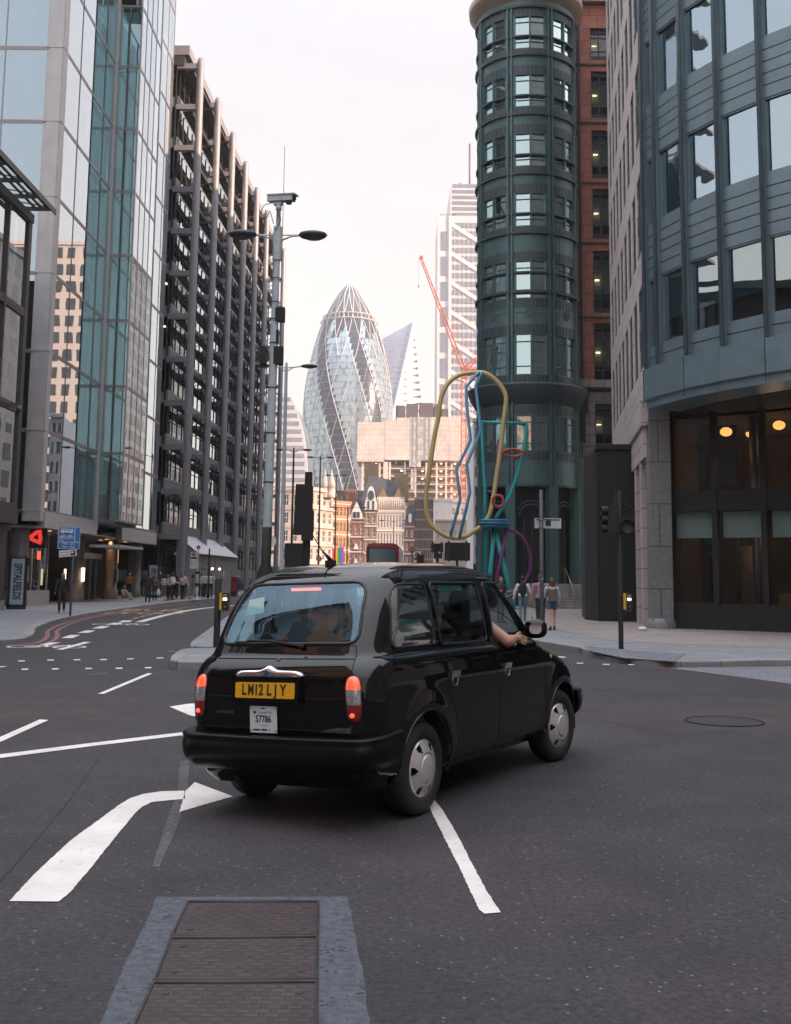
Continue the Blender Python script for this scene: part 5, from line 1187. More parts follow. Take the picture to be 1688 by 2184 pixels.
def bike(cx, cz, r):
    for dx in (-r*1.3, r*1.3): b.tube([(cx+dx+r*cos(a),-.008,cz+r*sin(a)) for a in [2*pi*i/14 for i in range(14)]], .007, 4, closed=True, M=sg)
    for A_, B_ in (((-1.3,0),(-.4,1.5)),((-.4,1.5),(1.0,1.5)),((1.3,0),(.9,1.9)),((-.2,0),(.95,1.4)),((-1.3,0),(-.2,0)),((-.2,0),(-.5,1.8))): b.tube([(cx+A_[0]*r,-.008,cz+A_[1]*r),(cx+B_[0]*r,-.008,cz+B_[1]*r)], .007, 4, M=sg)
bike(-.24,.02,.055); bike(.03,.02,.055); b.build('symbols', [M['white'], M['blue_sign']], pn)
text('taxi', .10, M['white'], pn, sg @ face_m((-.27,-.008,-.09)), 'lettering', .001)
text('Mon - Sun', .115, M['white'], pn, sg @ face_m((0,-.008,-.225)), 'lettering', .001); text('7am - 7pm', .115, M['white'], pn, sg @ face_m((0,-.008,-.345)), 'lettering', .001)
m2 = Matrix.Translation((-.20,-.08,2.42)) @ Matrix.Rotation(radians(-6),4,'Y')
b = MB(); b.box(-.33,0,-.13,.33,.015,.13,0,m2); b.box(.1,-.004,-.10,.28,-.001,.10,1,m2); b.prism([(.17+.05*cos(a),.03+.05*sin(a)) for a in [2*pi*i/12 for i in range(12)]],.006,.009,0,m2 @ Matrix.Rotation(pi/2,4,'X')); pl = b.build('plate', [M['white'], M['matblack']], t)
text('Bus lane', .10, M['matblack'], pl, m2 @ face_m((-.12,-.004,.055)), 'lettering', .001); text('cameras', .10, M['matblack'], pl, m2 @ face_m((-.12,-.004,-.055)), 'lettering', .001)
# bus stop flag, timetable, post box, black post
def roundel(parent, loc, r, yaw=0, bar=True):
    m = Matrix.Translation(loc) @ Matrix.Rotation(yaw,4,'Z'); b = MB()
    b.tube([(r*cos(a),0,r*sin(a)) for a in [2*pi*i/20 for i in range(20)]], r*.22, 5, closed=True, M=m, sq=1)
    b.box(-r*1.5,-.02,-r*.22,r*1.5,.02,r*.22,0,m); b.build('roundel', M['red'], parent)
p = at(420, 1279.5, Z=.12); t = empty('bus_stop', (p.x, p.y, .12), 0, 'bus stop post with red roundel flag and letter J disc among the waiting crowd', 'bus stop')
b = MB(); b.lathe([(.30,0),(.28,.06),(.07,.14),(.045,.16),(.045,3.45)], 10); b.build('pole', M['pole_grey'], t)
b = MB(); b.box(-.50,-.02,2.05,-.06,.02,3.15,0); b.box(-.49,-.026,2.68,-.07,-.021,2.80,1); fl_ = b.build('flag', [M['white'], M['matblack']], t)
roundel(fl_, (-.28,-.04,2.98), .11)
b = MB()
for i in range(4):
    for k in range(3): b.box(-.46+k*.14,-.026,2.2+i*.11,-.38+k*.14,-.022,2.24+i*.11)
b.build('route_numbers', M['matblack'], fl_)
b = MB(); b.prism([(.13*cos(a),.13*sin(a)) for a in [2*pi*i/20 for i in range(20)]],0,.04,0,Matrix.Translation((0,.02,3.45)) @ Matrix.Rotation(pi/2,4,'X')); ds = b.build('stop_letter_disc', M['red'], t)
text('J', .2, M['white'], ds, face_m((0,-.03,3.45)), 'lettering', .001)
b = MB(); b.box(-.16,-.06,.9,.16,.02,1.85,0); b.box(-.11,-.066,1.1,.11,-.061,1.7,1); b.build('timetable', [M['matblack'], mat('timetable_paper', (.35,.5,.45), .6)], t)
p = at(499.3, 1271, Z=.12); t = empty('post_box', (p.x, p.y, .12), 0, 'red cylindrical post box with black base at the end of the hoarding', 'post box')
b = MB(); b.lathe([(.27,.38),(.27,1.42),(.31,1.44),(.31,1.5),(.26,1.56),(.001,1.6)], 20); b.build('body', M['red'], t); b = MB(); b.lathe([(.30,0),(.30,.3),(.272,.38)], 20); b.build('base', M['matblack'], t); b = MB(); b.box(-.12,-.285,1.2,.12,-.262,1.25); b.build('slot', M['matblack'], t)
p = at(444, 1276, Z=.12); b = MB(); b.lathe([(.07,0),(.06,3.5),(.001,3.52)], 10); b.lathe([(.10,0),(.10,.5)],10); tag(b.build('black_post', M['matblack'], None, (p.x,p.y,.12)), 'plain black post standing among the people in front of the hoarding', 'post')
p = at(893, 1210, Y=70); t = empty('bus_stop', (at(879,1190,Y=70).x, 70, 0), 0, 'far bus stop flag with letter H disc right of the red bus', 'bus stop')
b = MB(); b.cyl((0,0,0),(0,0,at(878,1171,Y=70).z+.2),.05,10); b.build('pole', M['pole_dark'], t)
z = at(889,1190,Y=70).z; b = MB(); b.box(.12,-.02,z-.9,.56,.02,z+.42,0); b.box(.13,-.026,z-.12,.55,-.021,z+.02,1); fl_ = b.build('flag', [M['white'], mat('flag_blue', (.02,.05,.2), .5)], t)
roundel(fl_, (.34,-.04,z+.2), .12)
zz_ = at(879,1173,Y=70).z; b = MB(); b.prism([(.15*cos(a),.15*sin(a)) for a in [2*pi*i/20 for i in range(20)]],0,.04,0,Matrix.Translation((0,-.03,zz_)) @ Matrix.Rotation(pi/2,4,'X')); ds = b.build('stop_letter_disc', M['red'], t); text('H', .2, M['white'], ds, face_m((0,-.08,zz_)), 'lettering', .001)
# dark sign backs right of the bus
def back_sign(x0, y0, x1, y1, Y, label, post=True):
    a = at(x0, y0, Y=Y); c = at(x1, y1, Y=Y); t = empty('road_sign', ((a.x+c.x)/2, Y, 0), 0, label, 'sign'); w = abs(c.x-a.x)/2
    b = MB(); b.box(-w,-.03,c.z,w,.06,a.z); 
    b.build('panel', M['matblack'], t); b = MB()
    for s_ in (-.7,.7): b.box(w*s_-.05,-.07,c.z-.05,w*s_+.05,-.031,a.z+.08)
    b.build('batten', M['black'], t); b = MB(); b.cyl((0,.1,0),(0,.1,a.z),.06,10); b.build('pole', M['matblack'], t); return t
back_sign(949, 1157, 1003, 1196, 52, 'wide black sign board seen from behind under the yellow loop')
back_sign(920, 1159, 946, 1177, 55, 'smaller black sign board seen from behind left of the wide one')
back_sign(889, 1184, 905, 1205, 66, 'small dark sign board seen from behind beside the H bus stop')
back_sign(925, 1180, 944, 1190, 60, 'narrow dark plate below the smaller sign board')
# railings near the sculpture foot
t = empty('railing', (3.9, 56, .12), radians(70), 'black upright railings behind the taxi roof near the sculpture foot', 'railing'); b = MB()
for i in range(24): b.cyl((i*.22,0,0),(i*.22,0,1.9),.02,5)
for z in (.2,1.7): b.box(-.05,-.025,z,5.2,.025,z+.05)
b.build('bar', M['matblack'], t)
# rainbow flag, 20 sign, small orange lantern
Y = 200; a = at(709,1170,Y=Y); t = empty('rainbow_flag', (a.x, Y, a.z), 0, 'hanging rainbow flag on the street front left of the red bus', 'flag')
cols = [(.55,.03,.03),(.7,.25,.02),(.65,.5,.03),(.05,.3,.08),(.03,.12,.45),(.2,.05,.3)]
fm_ = [mat('flag_stripe_%s' % n_, c, .8) for n_, c in zip(('red','orange','yellow','green','blue','violet'), cols)]; b = MB()
for i in range(6):
    x0 = i*.35; b.poly([(x0,.1*sin(i*1.1),-4.3-.1*i),(x0+.35,.1*sin(i*1.1+1.1),-4.4-.1*i),(x0+.35,.1*sin(i*1.1+1.1),.06*i),(x0,.1*sin(i*1.1),.06*(i-1))], i)
b.build('cloth', fm_, t); b = MB(); b.cyl((-.2,.15,-.2),(2.4,.15,.5),.05,6); b.build('staff', M['steel_dark'], t)
p = at(681, 1192, Y=115); t = empty('speed_sign', (p.x, 115, 0), 0, 'round 20 speed limit sign on a post left of the rainbow flag', 'sign')
b = MB(); b.prism([(.22*cos(a),.22*sin(a)) for a in [2*pi*i/20 for i in range(20)]],0,.03,0,Matrix.Translation((0,0,p.z)) @ Matrix.Rotation(pi/2,4,'X')); b.tube([(.25*cos(a),-.03,p.z+.25*sin(a)) for a in [2*pi*i/20 for i in range(20)]],.045,5,1,closed=True); pn = b.build('panel', [M['white'], M['red']], t); text('20', .26, M['matblack'], pn, face_m((0,-.04,p.z)), 'lettering', .001)
b = MB(); b.cyl((0,.05,0),(0,.05,p.z),.04,8); b.build('pole', M['pole_dark'], t)
# ---- coloured steel outline sculpture
SY = 59.5; SO = at(1060, 1300, Y=SY)
sp_ = empty('outline_sculpture', (SO.x, SY, .12), 0, 'tall painted steel line sculpture of faces in yellow, blue, turquoise, red and purple', 'sculpture')
def sp(P, dy=0): return [Vector((at(x, y, Y=SY+dy).x-SO.x, dy, at(x, y, Y=SY+dy).z-.12)) for x, y in P]
def col(n_, c): return mat('painted_steel_'+n_, c, .42, .1, var=.08, vs=3)
cy = col('yellow', (.62,.47,.20)); cbl = col('blue', (.14,.42,.62)); ct = col('turquoise', (.03,.42,.44)); cr_ = col('red', (.45,.06,.035)); cpu = col('purple', (.16,.03,.14)); cdb = col('deep_blue', (.02,.15,.28))
b = MB(); P = sp([(1004,795),(1035,796),(1062,815),(1078,840),(1079,862),(1074,901),(1068,955),(1061,1005),(1049,1080),(1036,1113),(1011,1133),(988,1146),(962,1146),(938,1135),(916,1113),(909,1085),(909,1053),(922,964),(928,925),(935,892),(941,850),(954,821),(977,801)]); P = smooth(P+[P[0]], 6)[:-1]
b.tube(P, .125, 8, closed=True); b.build('yellow_loop', cy, sp_)
b = MB(); b.tube(sp([(1024,794),(1015,800),(994.7,825),(996,863),(1004,939),(974,1002),(982,1065),(961.5,1144)],-.3), .085, 6); b.build('blue_line', cbl, sp_)
b = MB(); b.tube(sp([(1029,793),(1026,800),(1015,822),(1026,917),(996,990),(1002.6,1050),(980.5,1148)],-.3), .085, 6); b.build('blue_line', cbl, sp_)
b = MB(); b.tube(sp([(1036,1248),(1034.5,1046),(1028,899),(1124,904)],.4), .10, 6); b.tube(smooth(sp([(1124,904),(1119,951),(1107,1001),(1086,1059),(1057,1107)],.4),6), .10, 6)
b.tube(sp([(1037,1246),(1037,1300)],.4), .1, 6); b.build('turquoise_profile', ct, sp_)
b = MB(); b.tube(sp([(1055,1120),(1046,1220),(1038.6,1302)],.2), .12, 6); b.tube(sp([(1056,1125),(1078,1220),(1098,1303)],0), .12, 6); b.build('turquoise_leg', ct, sp_)
b = MB(); b.tube(sp([(1063.6,938),(1059,1051)],.6), .08, 6); b.tube(sp([(1036,1048),(1060,1051)],.6), .08, 6)
b.tube(sp([(1082,1127),(1064,1215),(1048,1301)],-.2), .10, 6); b.tube(smooth(sp([(1082,1127),(1111,1142),(1128,1171),(1132,1204),(1120,1242),(1094,1269),(1076,1275)],-.2),6), .085, 6); b.build('purple_curve', cpu, sp_)
b = MB(); c = sp([(1094,966)],0)[0]
for s_ in (1,-1): b.tube(smooth([c+Vector((x*.65,0,s_*.2*(1-x*x))) for x in (-1,-.6,-.2,.2,.6,1)],4), .07, 6)
b.build('red_eye', cr_, sp_); c = sp([(1063,1069)],-.1)[0]; b = MB(); b.tube([c+Vector((.29*cos(a),0,.32*sin(a))) for a in [2*pi*i/24 for i in range(24)]], .08, 6, closed=True); b.build('red_ring', cr_, sp_)
c = sp([(1055,1117)],0)[0]; b = MB()
for k, r_ in ((0,.72),(.14,.78),(.28,.72)): b.tube([c+Vector((r_*cos(a),r_*sin(a)*.8,k-.14)) for a in [2*pi*i/28 for i in range(28)]], .09, 6, closed=True)
b.lathe([(.001,-.1),(.7,-.1)],20,0,Matrix.Translation(c)); b.build('blue_ring_stack', cdb, sp_)
b = MB()
for q_ in sp([(1038,1300),(1048,1301),(1098,1303)],0): b.box(q_.x-.3,q_.y-.3,-.02,q_.x+.3,q_.y+.3,.05)
b.box(-.9,-.1,-.02,1.1,.1,.02); b.build('base_plate', M['steel_dark'], sp_)
# ---- red bus ahead
BX = at(816,1200,Y=86).x; bs = empty('bus', (BX, 86, 0), radians(-2), 'red double-decker bus driving away, seen over the taxi roof', 'bus')
b = MB(); w = 1.27; P = [(-w,0),(w,0),(w,4.0),(w-.12,4.25),(w-.5,4.36),(-w+.5,4.36),(-w+.12,4.25),(-w,4.0)]
v = b.pts([(x,-.12*(z>3.9),z+.35*(z==0)) for x, z in P]+[(x,10.8,z+.35*(z==0)) for x, z in P]); n = 8; b.face(range(v,v+n)); b.face(range(v+2*n-1,v+n-1,-1))
for i in range(n): b.face((v+i,v+n+i,v+n+(i+1)%n,v+(i+1)%n))
b.build('body', mat('bus_red', (.32,.025,.03), .3, coat=.5), bs)
gls = mat('bus_window', (.10,.15,.19), .08, .3)
b = MB(); b.box(-1.02,-.16,2.35,1.02,-.02,3.92); b.build('rear_window', gls, bs); b = MB(); b.box(-1.07,-.13,2.30,1.07,-.0,3.97); b.build('window_frame', M['matblack'], bs)
for s_ in (-1,1):
    b = MB(); b.box(s_*w-.02,.4,2.6,s_*w+.02,10.2,3.7); b.build('side_window', gls, bs); b = MB(); b.box(s_*1.0-.15,-.08,.9,s_*1.0+.15,-.01,1.6); b.build('tail_light', M['red_glow'], bs)
    for y in (2.2, 8.2): b = MB(); b.lathe([(.001,-.14),(.5,-.14),(.5,.14),(.001,.14)],20,0,Matrix.Translation((s_*1.12,y,.5)) @ Matrix.Rotation(pi/2,4,'Y')); b.build('wheel', M['rubber'], bs)
# ---- cars further up the road
def far_car(X, Y, c, label, rz=0):
    t = empty('parked_car', (X, Y, 0), rz, label, 'car'); prof_ = [(-2.1,.35),(-2.15,.75),(-1.9,1.0),(-1.2,1.05),(-.6,1.42),(.9,1.45),(1.9,.98),(2.15,.8),(2.2,.35)]
    b = MB(); v = b.pts([(-.86,y,z) for y, z in prof_]+[(.86,y,z) for y, z in prof_]); n = len(prof_); b.face(range(v,v+n)); b.face(range(v+2*n-1,v+n-1,-1))
    for i in range(n): b.face((v+i,v+n+i,v+n+(i+1)%n,v+(i+1)%n))
    b.build('body', c, t); b = MB(); b.poly([(-.7,-1.86,1.06),(.7,-1.86,1.06),(.6,-.9,1.40),(-.6,-.9,1.40)]) if False else b.box(-.885,-.9,1.05,.885,1.2,1.36); b.build('window', M['win_plain'], t)
    for s_ in (-1,1):
        b = MB(); b.box(s_*.7-.12,-2.19,.72,s_*.7+.12,-2.12,.88); b.build('tail_light', M['red_glow'], t)
        for y in (-1.35,1.35): b = MB(); b.lathe([(.001,-.1),(.32,-.1),(.32,.1),(.001,.1)],18,0,Matrix.Translation((s_*.8,y,.32)) @ Matrix.Rotation(pi/2,4,'Y')); b.build('wheel', M['rubber'], t)
far_car(at(548,1262,Y=100).x, 112, mat('car_dark', (.03,.03,.035), .3, coat=.5), 'dark car with glowing tail lights ahead by the left kerb')
far_car(-1.0, 58, mat('car_silver', (.5,.5,.52), .25, .6, coat=.5), 'silver car ahead, glimpsed through the taxi rear window', radians(180))
# litter and small white blob on the right pavement
p = at(1371, 1345, Z=.12); b = MB(); b.ball((0,0,.06),(.16,.09,.07),0,10); b.ball((.1,.03,.05),(.09,.08,.05),0,8); tag(b.build('plastic_bag', M['white'], None, (p.x,p.y,.12)), 'small crumpled white bag lying by the granite pier', 'litter')
# ================================================================ the black cab
TXY = radians(-28.9); TC = (-.464, 8.853)
cab = empty('taxi', (TC[0], TC[1], 0), TXY, 'glossy black taxi turning right in the foreground with its brake lights lit', 'taxi')
blk = mat('black_paintwork', (.004,.004,.005), .5, coat=1.0, spec=.0); blk.node_tree.nodes['Principled BSDF'].inputs['Coat Roughness'].default_value = .015; blk.node_tree.nodes['Principled BSDF'].inputs['Coat IOR'].default_value = 1.5
trim = mat('black_trim', (.005,.0045,.0045), .34, spec=.22, bump=.05, bs=120); seal = mat('window_seal', (.012,.012,.013), .45)
cabin = mat('cabin_lining', (.10,.10,.11), .8); seatm = mat('seat_cloth', (.20,.27,.33), .8, var=.2, vs=10)
gcab = glass('cab_glass', (.50,.58,.60), .09, (.95,.98,1)); gcab2 = glass('cab_rear_glass', (.66,.84,.90), .07, (.58,.82,1), wav=.02, ws=2)
# key slices of the body: z, rear y, front y, half width, rear corner a,b, front corner a,b, rear crown
KR = [(k_[0], k_[1]+.04)+k_[2:] for k_ in [
 (.24,-.70,3.36,.74,.18,.20,.25,.25,.03),(.34,-.78,3.50,.82,.22,.22,.34,.36,.035),(.50,-.82,3.57,.845,.23,.22,.40,.42,.04),(.64,-.84,3.59,.853,.23,.23,.42,.45,.045),
 (.78,-.855,3.56,.858,.23,.24,.46,.50,.05),(.90,-.855,3.42,.860,.23,.24,.50,.55,.05),(.98,-.845,3.20,.858,.24,.25,.52,.55,.05),(1.04,-.83,2.94,.854,.26,.26,.54,.50,.05),
 (1.09,-.805,2.72,.848,.28,.27,.52,.42,.05),(1.125,-.775,2.60,.838,.30,.28,.48,.34,.05),(1.150,-.750,2.54,.820,.31,.28,.44,.28,.05),(1.170,-.725,2.50,.802,.32,.28,.40,.26,.045),
 (1.22,-.700,2.44,.790,.32,.29,.36,.25,.045),(1.35,-.630,2.29,.775,.31,.29,.34,.24,.045),(1.50,-.545,2.13,.748,.31,.29,.32,.24,.04),(1.62,-.455,2.00,.716,.31,.29,.32,.24,.04),
 (1.70,-.375,1.90,.684,.31,.28,.32,.25,.04),(1.765,-.27,1.81,.640,.31,.27,.32,.26,.04),(1.815,-.13,1.69,.565,.31,.26,.32,.28,.04),(1.845,.04,1.53,.46,.30,.26,.30,.30,.03),(1.862,.27,1.33,.32,.25,.25,.25,.25,.02),(1.870,.55,1.05,.14,.13,.2,.13,.2,.0)]]
def krow(t):
    i = min(int(t), len(KR)-2); f = t-i; a = KR[max(0,i-1)]; b_ = KR[i]; c = KR[i+1]; d = KR[min(len(KR)-1, i+2)]
    return [.5*((2*q)+(r-p)*f+(2*p-5*q+4*r-s_)*f*f+(3*q-p-3*r+s_)*f**3) for p, q, r, s_ in zip(a, b_, c, d)]
tl = []
for i in range(len(KR)-1):
    dd = sqrt((KR[i+1][0]-KR[i][0])**2+(KR[i+1][3]-KR[i][3])**2+.35*(KR[i+1][1]-KR[i][1])**2); n = max(2, int(round(dd/.024)))
    tl += [i+k/n for k in range(n)]
tl.append(len(KR)-1-1e-6)
YS_ = []; nA, nB, nC, nD, nE = 14, 16, 130, 14, 10
def half(r):
    z, yr, yf, w, ar, br, af, bf, cr = r; P = []
    xr = w-ar
    for i in range(nA): x = xr*i/nA; P.append((x, yr+cr*(x/w)**2))
    y0 = yr+cr*(xr/w)**2; ex = 2.35
    for i in range(nB):
        a = pi/2*i/nB; P.append((xr+ar*max(0,sin(a))**(2/ex), y0+br*(1-max(0,cos(a))**(2/ex))))
    yA = y0+br; yB = yf-bf-.06
    for i in range(nC):
        y = yA+(yB-yA)*i/nC; P.append((w, y))
    for i in range(nD):
        a = pi/2*i/nD; P.append((w-af+af*max(0,cos(a))**(2/ex), yB+bf*max(0,sin(a))**(2/ex)))
    for i in range(nE+1): x = (w-af)*(1-i/nE); P.append((x, yB+bf+.06*(1-(x/max(.01,w-af))**2)))
    return P
def arch_flare(y, z):
    f = 0
    for cy_ in (0, 2.886):
        d = sqrt((y-cy_)**2+(z-.34)**2); f += .016*math.exp(-((d-.41)/.10)**2)
    return f
grid = []
for t in tl:
    r = krow(t); z = r[0]; row = []
    for (x, y) in half(r):
        xx = x
        if x > .4 and -.6 < y < 3.5 and z < 1.15:
            xx = x+arch_flare(y, z)*min(1, (x/r[3])**6); xx -= .018*max(0, 1-abs(z-.30)/.1)
            if z > .55: xx -= .012*max(0,1-abs(z-.80)/.22)*0
        # plan taper: body is widest amidships
        xx *= 1-.035*max(0, (y-1.2)/2.3)**2-.035*max(0, (1.0-y)/1.8)**2
        zz = z+ (.0 if z > 1.2 else 0)
        row.append(Vector((xx, y, zz)))
    grid.append(row)
nR = len(grid); nP = len(grid[0])
def bvh():
    V = []; F = []
    for row in grid: V += row
    for i in range(nR-1):
        for j in range(nP-1): F.append((i*nP+j, i*nP+j+1, (i+1)*nP+j+1, (i+1)*nP+j))
    o = len(V); V += [Vector((-v.x, v.y, v.z)) for v in V]; F += [tuple(o+k for k in reversed(f)) for f in F]
    return BVHTree.FromPolygons(V, F)
BV = bvh()
def side_x(y, z):
    h = BV.ray_cast(Vector((3, y, z)), Vector((-1, 0, 0))); return h[0].x if h[0] else .8
def rear_y(x, z):
    h = BV.ray_cast(Vector((x, -3, z)), Vector((0, 1, 0))); return h[0].y if h[0] else -.6
def front_y(x, z):
    h = BV.ray_cast(Vector((x, 6, z)), Vector((0, -1, 0))); return h[0].y if h[0] else 2.5
def rpoly(P, R, n=7):
    """polygon with rounded corners"""
    out = []; L = len(P)
    for i in range(L):
        p = Vector(P[i]); a = Vector(P[i-1]); c = Vector(P[(i+1)%L]); r = R[i] if isinstance(R, (list, tuple)) else R
        u = (a-p).normalized(); v = (c-p).normalized(); r = min(r, (a-p).length*.48, (c-p).length*.48)
        for k in range(n+1): t = k/n; q0 = p+u*r*(1-t)**2; out.append(p+u*r*(1-t)**2+v*r*t**2)
    return out
def inside(P, x, y):
    c = False; n = len(P); j = n-1
    for i in range(n):
        a, b_ = P[i], P[j]
        if (a[1] > y) != (b_[1] > y) and x < (b_[0]-a[0])*(y-a[1])/(b_[1]-a[1])+a[0]: c = not c
        j = i
    return c
def snap(P, x, y, tol):
    best = None; bd = tol
    for i in range(len(P)):
        a = P[i-1]; c = P[i]; d = c-a; L2_ = d.length_squared
        if L2_ < 1e-12: continue
        t = max(0, min(1, ((x-a.x)*d.x+(y-a.y)*d.y)/L2_)); q = a+d*t; e_ = sqrt((q.x-x)**2+(q.y-y)**2)
        if e_ < bd: bd = e_; best = q
    return best
zb_ = 1.178
W_Q = rpoly([(-.42,zb_+.03),(.275,zb_+.03),(.275,1.672),(-.25,1.672)], [.09,.05,.06,.17])
W_R = rpoly([(.365,zb_+.02),(1.235,zb_+.015),(1.235,1.682),(.365,1.685)], [.05,.05,.05,.06])
W_F = rpoly([(1.37,zb_),(2.27,zb_-.01),(1.88,1.63),(1.76,1.682),(1.37,1.682)], [.04,.04,.09,.06,.05])
A_R = [Vector((.405*cos(a), .33+.405*sin(a))) for a in [2*pi*i/48 for i in range(48)]]
A_F = [Vector((2.886+.40*cos(a), .33+.40*sin(a))) for a in [2*pi*i/48 for i in range(48)]]
RW = rpoly([(-.615,1.25),(.615,1.25),(.545,1.695),(-.545,1.695)], [.10,.10,.13,.13])
WS = rpoly([(-.66,1.22),(.66,1.22),(.57,1.68),(-.57,1.68)], .1)
sideM = [W_Q, W_R, W_F, A_R, A_F]; regs = {}
for sgn in (1, -1):
    V = [[v.copy() for v in row] for row in grid]; cls = {}
    jr = nA+nB-2; jf = nA+nB+nC+6
    for i in range(nR):
        for j in range(nP):
            v = V[i][j]
            if jr-12 <= j <= jf:
                for P in sideM:
                    q = snap(P, v.y, v.z, .0125)
                    if q is not None: v.y, v.z = q.x, q.y; v.x = side_x(v.y, v.z) if v.x > .45 else v.x; break
            elif j < jr and v.z > 1.15:
                q = snap(RW, v.x, v.z, .0125)
                if q is not None: v.x, v.z = q.x, q.y; v.y = rear_y(v.x, v.z)
    for i in range(nR-1):
        for j in range(nP-1):
            c = (V[i][j]+V[i][j+1]+V[i+1][j+1]+V[i+1][j])/4; k = 'body'
            if jr-12 <= j <= jf and c.x > .45:
                for nme, P in zip(('quarter','rdoor','fdoor','arch','arch'), sideM):
                    if inside(P, c.y, c.z): k = nme; break
            if j < jr and c.z > 1.2 and inside(RW, c.x, c.z): k = 'rear'
            if j > jf-8 and c.z > 1.2 and c.y > 1.8 and inside(WS, c.x, c.z): k = 'wind'
            cls[(i, j)] = k
    regs[sgn] = (V, cls)
def region(b, name, mi=0, sgns=(1, -1)):
    for sgn in sgns:
        V, cls = regs[sgn]; idx = {}
        def vi(i, j):
            if (i, j) not in idx: v = V[i][j]; idx[(i, j)] = b.pts([(v.x*sgn, v.y, v.z)])
            return idx[(i, j)]
        for (i, j), k in cls.items():
            if k == name:
                q = (vi(i,j), vi(i,j+1), vi(i+1,j+1), vi(i+1,j)); b.face(q if sgn > 0 else q[::-1], mi, True)
def weld(o):
    import bmesh
    bm = bmesh.new(); bm.from_mesh(o.data); bmesh.ops.remove_doubles(bm, verts=bm.verts, dist=.0006); bmesh.ops.recalc_face_normals(bm, faces=bm.faces); bm.to_mesh(o.data); bm.free()
b = MB(); region(b, 'body'); body = b.build('body', blk, cab); weld(body)
for nme, gname, gm2_ in (('rear','rear_window',gcab2),('wind','windscreen',gcab)):
    b = MB(); region(b, nme); o = b.build(gname, gm2_, cab); weld(o); 
    if nme == 'rear': rearw = o
sidew = {}
for nme, gname in (('quarter','quarter_window'),('rdoor','rear_door_window'),('fdoor','front_door_window')):
    for s_ in (1, -1):
        if nme == 'fdoor' and s_ == 1: continue
        b = MB(); region(b, nme, 0, (s_,)); o = b.build(gname, gcab, cab); weld(o); sidew[(nme, s_)] = o
def sline(P, r, name, m, parent, s_=1, lift=.0, closed=False, sq=1.0, n=6):
    b = MB(); b.tube([(s_*(side_x(y, z)+lift), y, z) for y, z in P], r, n, closed=closed, sq=sq); return b.build(name, m, parent)
def dense(P, closed=False, step=.03):
    out = []; L = len(P)
    for i in range(L if closed else L-1):
        a = Vector(P[i]); c = Vector(P[(i+1)%L]); n = max(1, int((c-a).length/step)); out += [tuple(a.lerp(c, k/n)) for k in range(n)]
    if not closed: out.append(tuple(P[-1]))
    return out
for s_ in (1, -1):
    for P in (W_Q, W_R, W_F): sline(dense(P, True), .011, 'window_seal', seal, cab, s_, .001, True)
    for P, nm_ in ((A_R,'arch_lip'),(A_F,'arch_lip')):
        Q = [(y, z) for y, z in P if z > .26]; Q = sorted(Q, key=lambda q: -atan2(q[1]-.33, q[0]-(0 if P is A_R else 2.886)) if True else 0)
        sline(Q, .009, nm_, blk, cab, s_, .0)
b = MB(); b.tube([(x, rear_y(x, z), z) for x, z in dense(RW, True)], .013, 6, closed=True); b.build('window_seal', seal, rearw)
# shut lines
gap = mat('shut_line', (.002,.002,.002), .9)
for s_ in (1, -1):
    sline(dense([(.29,1.74),(.29,1.15),(.33,1.0),(.40,.80),(.50,.62),(.52,.34)]), .0035, 'door_gap', gap, cab, s_)
    sline(dense([(1.315,1.755),(1.315,1.0),(1.33,.30)]), .0035, 'door_gap', gap, cab, s_)
    sline(dense([(.29,1.74),(1.0,1.765),(1.75,1.74),(1.97,1.63),(2.36,1.18),(2.42,1.0),(2.42,.80),(2.44,.32)]), .0035, 'door_gap', gap, cab, s_)
    sline(dense([(.52,.32),(1.33,.285),(2.44,.30)]), .004, 'sill_gap', gap, cab, s_)
    sline(dense([(-.42,1.15),(.6,1.165),(2.1,1.155)]), .004, 'waist_trim', blk, cab, s_, .001)
b = MB(); P = [(.60,1.235),(.635,1.12),(.655,.95),(.65,.70),(.64,.65)]
for s_ in (1,-1): b.tube([(s_*x, rear_y(x, z), z) for x, z in dense(P)], .0035, 6)
b.tube([(x, rear_y(x, 1.236), 1.236) for x in [-.6+.05*i for i in range(25)]], .0035, 6); b.tube([(x, rear_y(x, .655), .655) for x in [-.64+.05*i for i in range(26)]], .0035, 6); b.build('boot_lid_gap', gap, cab)
b = MB(); b.tube([(x, rear_y(x, 1.148)-.0, 1.148+.0) for x in [-.62+.04*i for i in range(32)]], .007, 6, sq=.5); b.build('boot_ridge', blk, cab)
# floor, interior shell
b = MB(); b.box(-.72,-.55,.27,.72,3.2,.33); b.box(-.66,-.60,1.10,.66,-.12,1.14); b.build('floor', cabin, cab)
b = MB(); b.box(-.62,1.16,.33,.62,1.20,1.25); b.box(-.66,1.15,1.15,-.60,1.21,1.72); b.box(.60,1.15,1.15,.66,1.21,1.72); b.build('partition', cabin, cab)
b = MB(); b.prism([(-.66,-.12),(.66,-.12),(.66,.12),(-.66,.12)],.9,1.30) ; b.prism([(-.66,.12),(.66,.12),(.66,.6),(-.66,.6)],.40,.72); b.build('rear_seat', seatm, cab)
for x in (-.36,0,.36):
    b = MB(); m = Matrix.Translation((x,-.02,1.42)); b.prism(circ(0,0,1,14)[:-1], -.5, .5, 0, m @ Matrix.Rotation(pi/2,4,'X') @ Matrix.Diagonal((.13,.11,.12,1))); b.build('headrest', seatm, cab)
